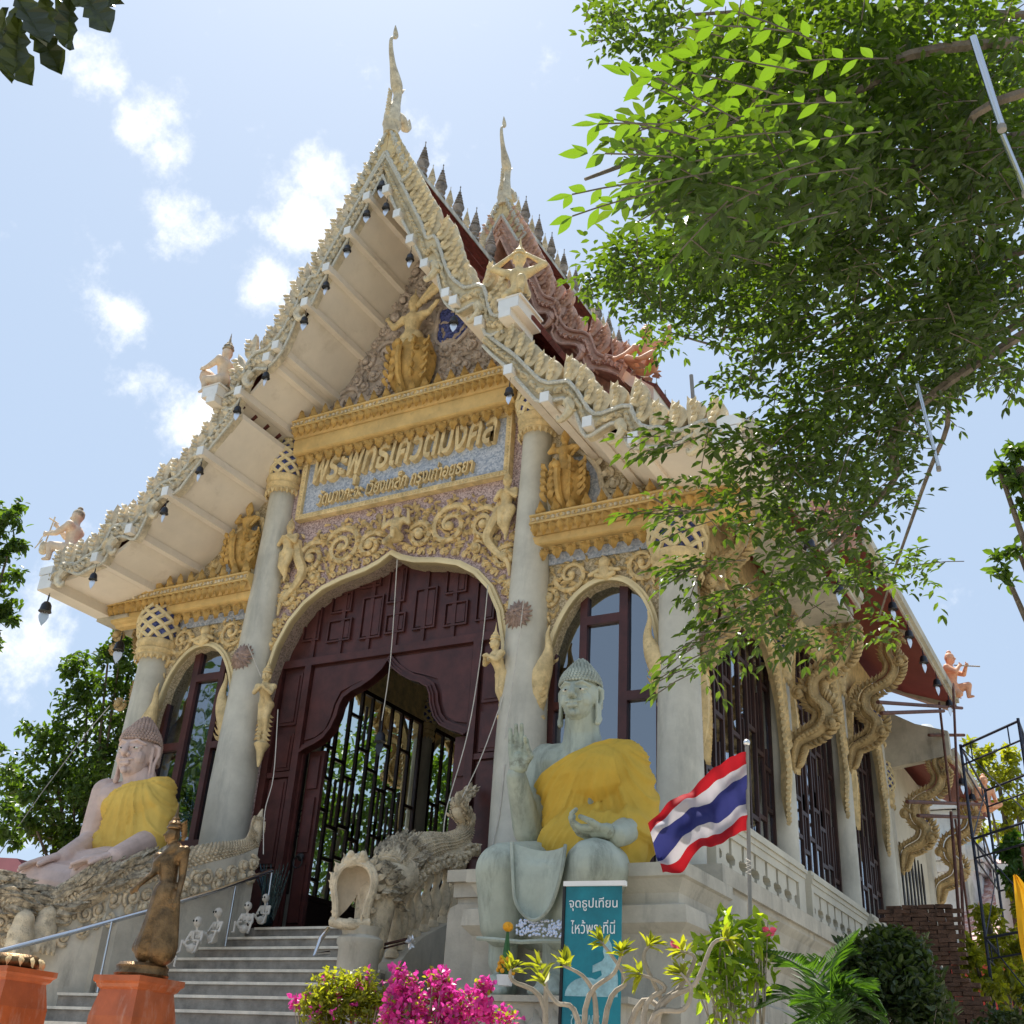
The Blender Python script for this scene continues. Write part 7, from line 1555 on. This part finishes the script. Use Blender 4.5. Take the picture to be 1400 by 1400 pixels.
# banner
YBn = -4.6
A_, B_, C_, D_ = at(776, 1213, Y=YBn), at(849, 1213, Y=YBn), at(771, 1392, Y=YBn), at(846, 1390, Y=YBn)
bw = (B_-A_).length*1.0; bt = A_.z; cx = (A_.x+B_.x)/2; bh_ = bt-C_.z+.15
bn = thing('teal_banner', 'teal roll-up banner with white Thai lettering in front of the green statue', 'banner', (cx, YBn, 1.35)); bn.rotation_euler = (0, 0, radians(6))
def bpart(name, g, m, par=None): return put(name, mesh(name, g), M[m], par or bn)
z1 = bt-1.35; z0 = z1-bh_
g = G(); g.box((-bw/2, -.006, z0), (bw/2, .006, z1)); sh = bpart('printed_sheet', g, 'teal')
g = G(); g.box((-bw/2-.02, -.03, z1+.001), (bw/2+.04, .03, z1+.045)); bpart('top_bar', g, 'white')
g = G(); g.box((-bw/2-.028, -.02, z0), (-bw/2-.003, .02, z1)); bpart('side_bar', g, 'black')
g = G(); g.box((-.03, .02, 0), (.03, .05, z1)); g.box((-bw/2, -.1, 0), (bw/2, .1, .08)); bpart('stand', g, 'black')
put('lettering', text_mesh('จุดธูปเทียน', bw*.86, .12, .006), M['letter'], sh, tr(0, -.011, z1-.16)); put('lettering', text_mesh('ไหว้พระที่นี่', bw*.78, .12, .006), M['letter'], sh, tr(0, -.011, z1-.36))
put('lettering', text_mesh('ขอพร', bw*.5, .1, .006), M['ghost'], sh, tr(-.05, -.011, z1-1.15))
g = G(); gx = bw*.27; gz = z1-.95
g.prism([(gx-.13, gz), (gx-.12, gz+.13), (gx-.05, gz+.18), (gx-.06, gz+.22), (gx-.14, gz+.2), (gx-.14, gz+.26), (gx-.05, gz+.3), (gx-.03, gz+.33), (gx-.045, gz+.38), (gx-.035, gz+.44), (gx, gz+.5), (gx+.035, gz+.44), (gx+.045, gz+.38), (gx+.03, gz+.33), (gx+.08, gz+.29), (gx+.1, gz+.15), (gx+.1, gz)], -.0095, -.0065); bpart('printed_statue', g, 'ghost', sh)
g = G(); g.prism([(-bw*.46+.2*(1-cos(a)), z1-.95+.16*sin(a)) for a in [pi*i/12 for i in range(13)]], -.009, -.0065); bpart('printed_cloud', g, 'ghost', sh)
# rice offering with marigolds
p = at(690, 1348, Y=-3.9); t = thing('flower_offering', 'leaf cone with marigolds in a white cup at the statue feet', 'offering', tuple(p)); p = V((p.x, p.y, p.z))
g = G(); g.lathe([(.07, 0), (.09, .1), (.08, .1), (.06, .02)], 14, tuple(p)); part('cup', g, 'white', t, True)
g = G(); g.lathe([(.07, .09), (.045, .25), (.02, .45), (.012, .52)], 10, tuple(p)); M['cone'] = mat('banana_leaf', (.04, .13, .03), .4, .2, 20, .1); part('leaf_cone', g, 'cone', t, True)
g = G(); g.ell(p+V((0, 0, .56)), (.055, .055, .05)); 
for k in range(22): a = k*2.4; g.ell(p+V((.085*cos(a)*(1-.02*k), .085*sin(a)*(1-.02*k), .12+.007*k)), .026, nu=6, nv=4)
part('marigolds', g, 'marigold', t, True, kind='stuff')
# sacred strings looping over the facade
st_ = thing('sacred_strings', 'thin pale strings strung from the arch down to the naga balustrades', 'string', (0, -.5, 10))
for P in ([at(543, 765, Y=-.15), at(534, 900, Y=-.2), at(522, 985, Y=-.25)], [at(667, 800, Y=-.15), at(658, 890, Y=-.3), at(640, 1000, Y=-.5), at(612, 1100, Y=-.6), at(606, 1140, Y=-.6)], [at(692, 940, Y=-.3), at(660, 1030, Y=-.5), at(632, 1090, Y=-.6)], [at(690, 1045, Y=-.4), at(683, 1110, Y=-.4), at(672, 1160, Y=-.4)],
          [at(380, 970, Y=-.3), at(374, 1060, Y=-.4), at(362, 1110, Y=-.5), at(360, 1168, Y=-.5)], [at(338, 880, Y=-.4), at(357, 925, Y=-.3)], [at(716, 820, Y=-.4), at(706, 900, Y=-.45), at(690, 1010, Y=-.45)]): rod('string', crv([tuple(q) for q in P], 5), .009, 'cord', st_, 4)
# lotus clapper hanging in the doorway with feathery brush
t = thing('hanging_bell', 'small bell on the central string in the doorway', 'bell', tuple(at(521, 1000, Y=-.25))); put('bell_body', BELL, M['bell'], t); put('clapper_plate', HEART, M['bell'], t)
# standing fan inside and tinsel tree by the door
p = at(418, 1125, Y=1.2); t = thing('standing_fan', 'black standing fan just inside the doorway', 'fan', (p.x, p.y, FZ)); g = G()
for r in (.26, .2, .13): g.tube([p+V((r*cos(a), .02*sin(a*3), r*sin(a))) for a in [2*pi*i/18 for i in range(19)]], .008, 4)
for k in range(12): a = 2*pi*k/12; g.tube([p, p+V((.26*cos(a), -.0, .26*sin(a)))], .005, 3)
part('guard', g, 'black', t, True); g = G(); g.ell(p, (.07, .1, .07)); part('motor', g, 'black', t, True); rod('stand', [V((p.x, p.y+.05, FZ)), p], .02, 'black', t)
g = G(); g.lathe([(.2, 0), (.18, .04), (.02, .06)], 14, (p.x, p.y+.05, FZ)); part('foot', g, 'black', t, True)
p = at(362, 1262, Y=-.1); t = thing('tinsel_bunch', 'dark bunch of plastic bottles and foil streamers left of the doorway', 'bundle', tuple(p)); g = G(); rr = random.Random(3)
M['foil'] = mat('dark_foil', (.03, .06, .07), .15, .5, 20, .1, metal=.6)
for k in range(34): a = rr.uniform(-.9, .9); q = p+V((rr.uniform(-.1, .1), rr.uniform(-.1, .1), .05)); g.tube([q, q+V((.12*a, 0, .3)), q+V((.34*a, -.05, .6+.25*rr.random()))], .01, 4)
part('streamers', g, 'foil', t, True, kind='stuff'); g = G(); g.lathe([(.1, 0), (.13, .05), (.1, .25), (.05, .33)], 10, (p.x, p.y, p.z-.05)); part('bottle', g, 'foil', t, True)
# incense lamp rods to the right of the naga
t = thing('red_ribbon', 'short dark rods with a glittering ribbon behind the right naga newel', 'ornament', tuple(at(540, 1290, Y=-2.6)))
rod('rod', [at(518, 1293, Y=-2.6), at(556, 1284, Y=-2.6)], .018, 'darkwood', t); rod('rod', [at(516, 1299, Y=-2.6), at(554, 1289, Y=-2.6)], .012, 'darkwood', t)
g = G(); rr = random.Random(2); q = at(562, 1288, Y=-2.6)
for k in range(14): leaf(g, q, rv(rr), rv(rr), .09, .05)
part('ribbon', g, 'bright', t)

# ================================================================== right background
def frame_tube(t, segs, r, m, name):
    for a, b in segs: rod(name, [a, b], r, m, t, 6)
Xs = 8.4
sf = thing('scaffold_tower', 'blue-black tubular scaffold tower standing beyond the rear eave', 'scaffold', (Xs, 16, 0))
corner = [at(1313, 1018, D=24), at(1396, 1010, D=22.5), at(1412, 1018, D=26), at(1340, 1030, D=27.5)]
cs = [(p.x, p.y) for p in corner]; ztop = corner[0].z
for i, (x, y) in enumerate(cs): frame_tube(sf, [(V((x, y, 0)), V((x, y, ztop)))], .03, 'scaf', 'upright')
for lv in range(5):
    z = ztop-.05-lv*1.75
    for i in range(4):
        a = V((*cs[i], z)); b = V((*cs[(i+1) % 4], z)); frame_tube(sf, [(a, b)], .024, 'scaf', 'ledger')
        if lv < 4: frame_tube(sf, [(a+V((0, 0, -.35)), b+V((0, 0, -.35)))], .018, 'scaf', 'ledger')
        if i % 2 == 1 or i == 0:
            for f in (.18, .82): frame_tube(sf, [(a.lerp(b, f), a.lerp(b, f)+V((0, 0, -.35)))], .014, 'scaf', 'strut')
    if lv < 4: frame_tube(sf, [(V((*cs[0], z)), V((*cs[1], z-1.75))), (V((*cs[3], z)), V((*cs[0], z-1.75)))], .012, 'scaf', 'brace')
sp = thing('rusty_props', 'rusty steel props under the rear eave', 'props', (7.0, 15, 0))
for a, b, r in (((1303, 935, 7.3), (1318, 1290, 7.3), .03), ((1284, 960, 6.9), (1300, 1100, 6.9), .03), ((1300, 1110, 7.0), (1322, 1395, 7.0), .035), ((1306, 1120, 7.1), (1330, 1300, 7.1), .025)):
    rod('prop', [at(a[0], a[1], X=a[2]), at(b[0], b[1], X=b[2])], r, 'rust', sp)
for (a, b) in (((1200, 960), (1315, 968)), ((1205, 975), (1290, 972)), ((1270, 1005), (1318, 1005)), ((1240, 1096), (1345, 1100)), ((1255, 1115), (1345, 1118))): rod('bar', [at(*a, X=6.6), at(*b, X=7.2)], .04, 'rust', sp)
# white stucco chedi beyond
c0 = at(1302, 1300, D=44); ch_ = thing('white_chedi', 'weathered white stucco chedi with stepped corners behind the hall', 'chedi', (c0.x, c0.y, 0))
def zc(py): return at(1302, py, D=44).z
g = G()
for (p0, p1, hw) in ((1400, 1300, 1.9), (1300, 1200, 1.2), (1200, 1185, 1.35), (1185, 1165, 1.5), (1165, 1150, 1.3), (1150, 1110, 1.0), (1110, 1095, 1.2), (1095, 1060, .9)):
    z0_, z1_ = zc(p0), zc(p1); g.box((c0.x-hw, c0.y-hw, max(0, z0_)), (c0.x+hw, c0.y+hw, z1_-.004)); g.box((c0.x-hw-.14, c0.y-hw*.7, max(0, z0_)), (c0.x+hw+.14, c0.y+hw*.7, z1_-.012)); g.box((c0.x-hw*.7, c0.y-hw-.14, max(0, z0_)), (c0.x+hw*.7, c0.y+hw+.14, z1_-.02))
M['chedi'] = mat('weathered_white_stucco', (.66, .68, .68), .8, .1, 1.2, .15, 20, .5, (.16, .18, .18), streak=1); part('tiered_body', g, 'chedi', ch_)
g = G(); g.lathe([(.95, 0), (1.05, .3), (.85, .9), (.6, 1.5), (.45, 1.7), (.5, 1.8), (.2, 2.2)], 20, (c0.x, c0.y, zc(1060))); part('bell_dome', g, 'chedi', ch_, True)
for k in range(6):
    g = G(); x = c0.x-1.05+k*.42; g.lathe([(.13, zc(1300)), (.13, zc(1205)), (.19, zc(1200))], 10, (x, c0.y-1.22, 0)); part('pilaster', g, 'chedi', ch_, True)
# ruined brick stump: individual bricks on the near faces
bs = at(1320, 1400, D=21); bk = thing('brick_ruin', 'crumbling stump of dark old brickwork behind the side wall', 'ruin', (bs.x, bs.y, 0)); rr = random.Random(14)
ztop = at(1290, 1245, D=21).z; g = G(); g.box((bs.x-1.0, bs.y-.05, 0), (bs.x+.75, bs.y+1.6, ztop-1.6)); part('core', g, 'brick', bk)
bq = G(); bq.box((-.13, -.07, -.03), (.13, .07, .03)); BR_ = mesh('brick', bq); n = 0
zb = ztop-2.4; row = 0
while zb < ztop+.1 and n < 299:
    f = (ztop-zb)/1.8; wl_ = 1.05; wr_ = max(.1, min(.8, -.8+1.6*f))
    x = -wl_+(.13 if row % 2 else 0)
    while x < wr_ and n < 299: put('brick', BR_, M['brick'], bk, tr(x, -.1+rr.uniform(-.03, .03), zb, rr.uniform(-.05, .05), rr.uniform(-.05, .05), rr.uniform(-.08, .08), rr.uniform(.9, 1.1))); x += .272; n += 1
    zb += .067; row += 1
# tiled pavilion roof with white post
rp = at(1380, 1240, D=44); pv_ = thing('tiled_pavilion', 'distant pavilion with a mottled red tiled roof and white posts', 'building', (rp.x, rp.y, 0))
a_, b_2 = at(1318, 1175, D=46), at(1440, 1175, D=44); c_, d_ = at(1318, 1290, D=41), at(1440, 1290, D=39)
vs = []; g = G(); nr = 14
for i in range(nr):
    f0, f1 = i/nr, (i+1)/nr; p0, p1, p2, p3 = a_.lerp(c_, f0), b_2.lerp(d_, f0), b_2.lerp(d_, f1)+V((0, 0, .06)), a_.lerp(c_, f1)+V((0, 0, .06)); g.add([p0, p1, p2, p3, p3-V((0, 0, .1)), p2-V((0, 0, .1))], [(0, 1, 2, 3), (3, 2, 5, 4)])
part('roof', g, 'rooftile2', pv_)
g = G(); q = at(1379, 1270, D=38); g.box((q.x-.22, q.y-.2, 0), (q.x+.22, q.y+.2, at(1379, 1180, D=38).z)); part('post', g, 'white', pv_)
g = G(); q = at(1393, 1270, D=37.5); g.box((q.x-.12, q.y-.1, 0), (q.x+.12, q.y+.1, at(1393, 1195, D=38).z)); part('post', g, 'brick', pv_)
g = G(); q = at(1340, 1320, D=37); g.box((q.x-1.5, q.y, 0), (q.x+3, q.y+.2, at(1340, 1300, D=37).z)); M['redwall'] = mat('red_wall', (.45, .05, .04), .6, .1, 1, 0); part('low_wall', g, 'redwall', pv_)
# yellow religious flag at the right edge
t = thing('yellow_flag', 'yellow cloth flag hanging at the right photo edge', 'flag', tuple(at(1390, 1200, D=17)))
ya = crv([tuple(at(1385, 1196, D=17)), tuple(at(1388, 1240, D=17)), tuple(at(1394, 1290, D=17)), tuple(at(1406, 1340, D=17))], 6); g = G(); vs = []
for i, p in enumerate(ya): f = i/(len(ya)-1); w_ = .04+.34*min(1, f*2.2); vs += [V(p)+V((w_*j/6, .05*sin(j*1.7+f*4), 0)) for j in range(7)]
g.add(vs, [(i*7+j, i*7+j+1, (i+1)*7+j+1, (i+1)*7+j) for i in range(len(ya)-1) for j in range(6)]); part('cloth', g, 'yflag', t, True); q = at(1404, 1200, D=17.2); rod('pole', [V((q.x, q.y, 0)), q+V((0, 0, .4))], .02, 'rust', t)
# pink roof glimpsed behind the left naga, cable, vertical rod on the eave
q = at(10, 1190, D=26); t = thing('pink_roof_hut', 'low hut with pinkish red metal roof beyond the left naga', 'building', (q.x, q.y, 0)); M['pinkroof'] = mat('pink_roof', (.42, .16, .18), .6, .1, 1, .1, 20)
g = G(); zt = at(0, 1172, D=26).z; g.prism([(q.x-4, zt+.3), (q.x+.2, zt), (q.x+1.6, zt-.9), (q.x-4, zt-.9)], q.y, q.y+3); part('roof', g, 'pinkroof', t); g = G(); g.box((q.x-4, q.y+.2, 0), (q.x+1.2, q.y+2.8, zt-.9)); part('wall', g, 'side', t)
t = thing('cable', 'grey cable slanting across the tree at the left', 'cable', tuple(at(0, 1190, D=22))); rod('wire', [at(-20, 1195, D=22), at(60, 1080, D=23), at(120, 1000, D=24), at(150, 965, D=25)], .009, 'rope', t, 5)
t = thing('lightning_rod', 'thin grey rod standing above the right slope of the front gable', 'rod', tuple(at(948, 580, Y=-1.2))); rod('rod', [at(951, 590, Y=-1.2), at(945, 513, Y=-1.2)], .03, 'rope', t)
for px, py, lb in ((920, 762, 0),): pass
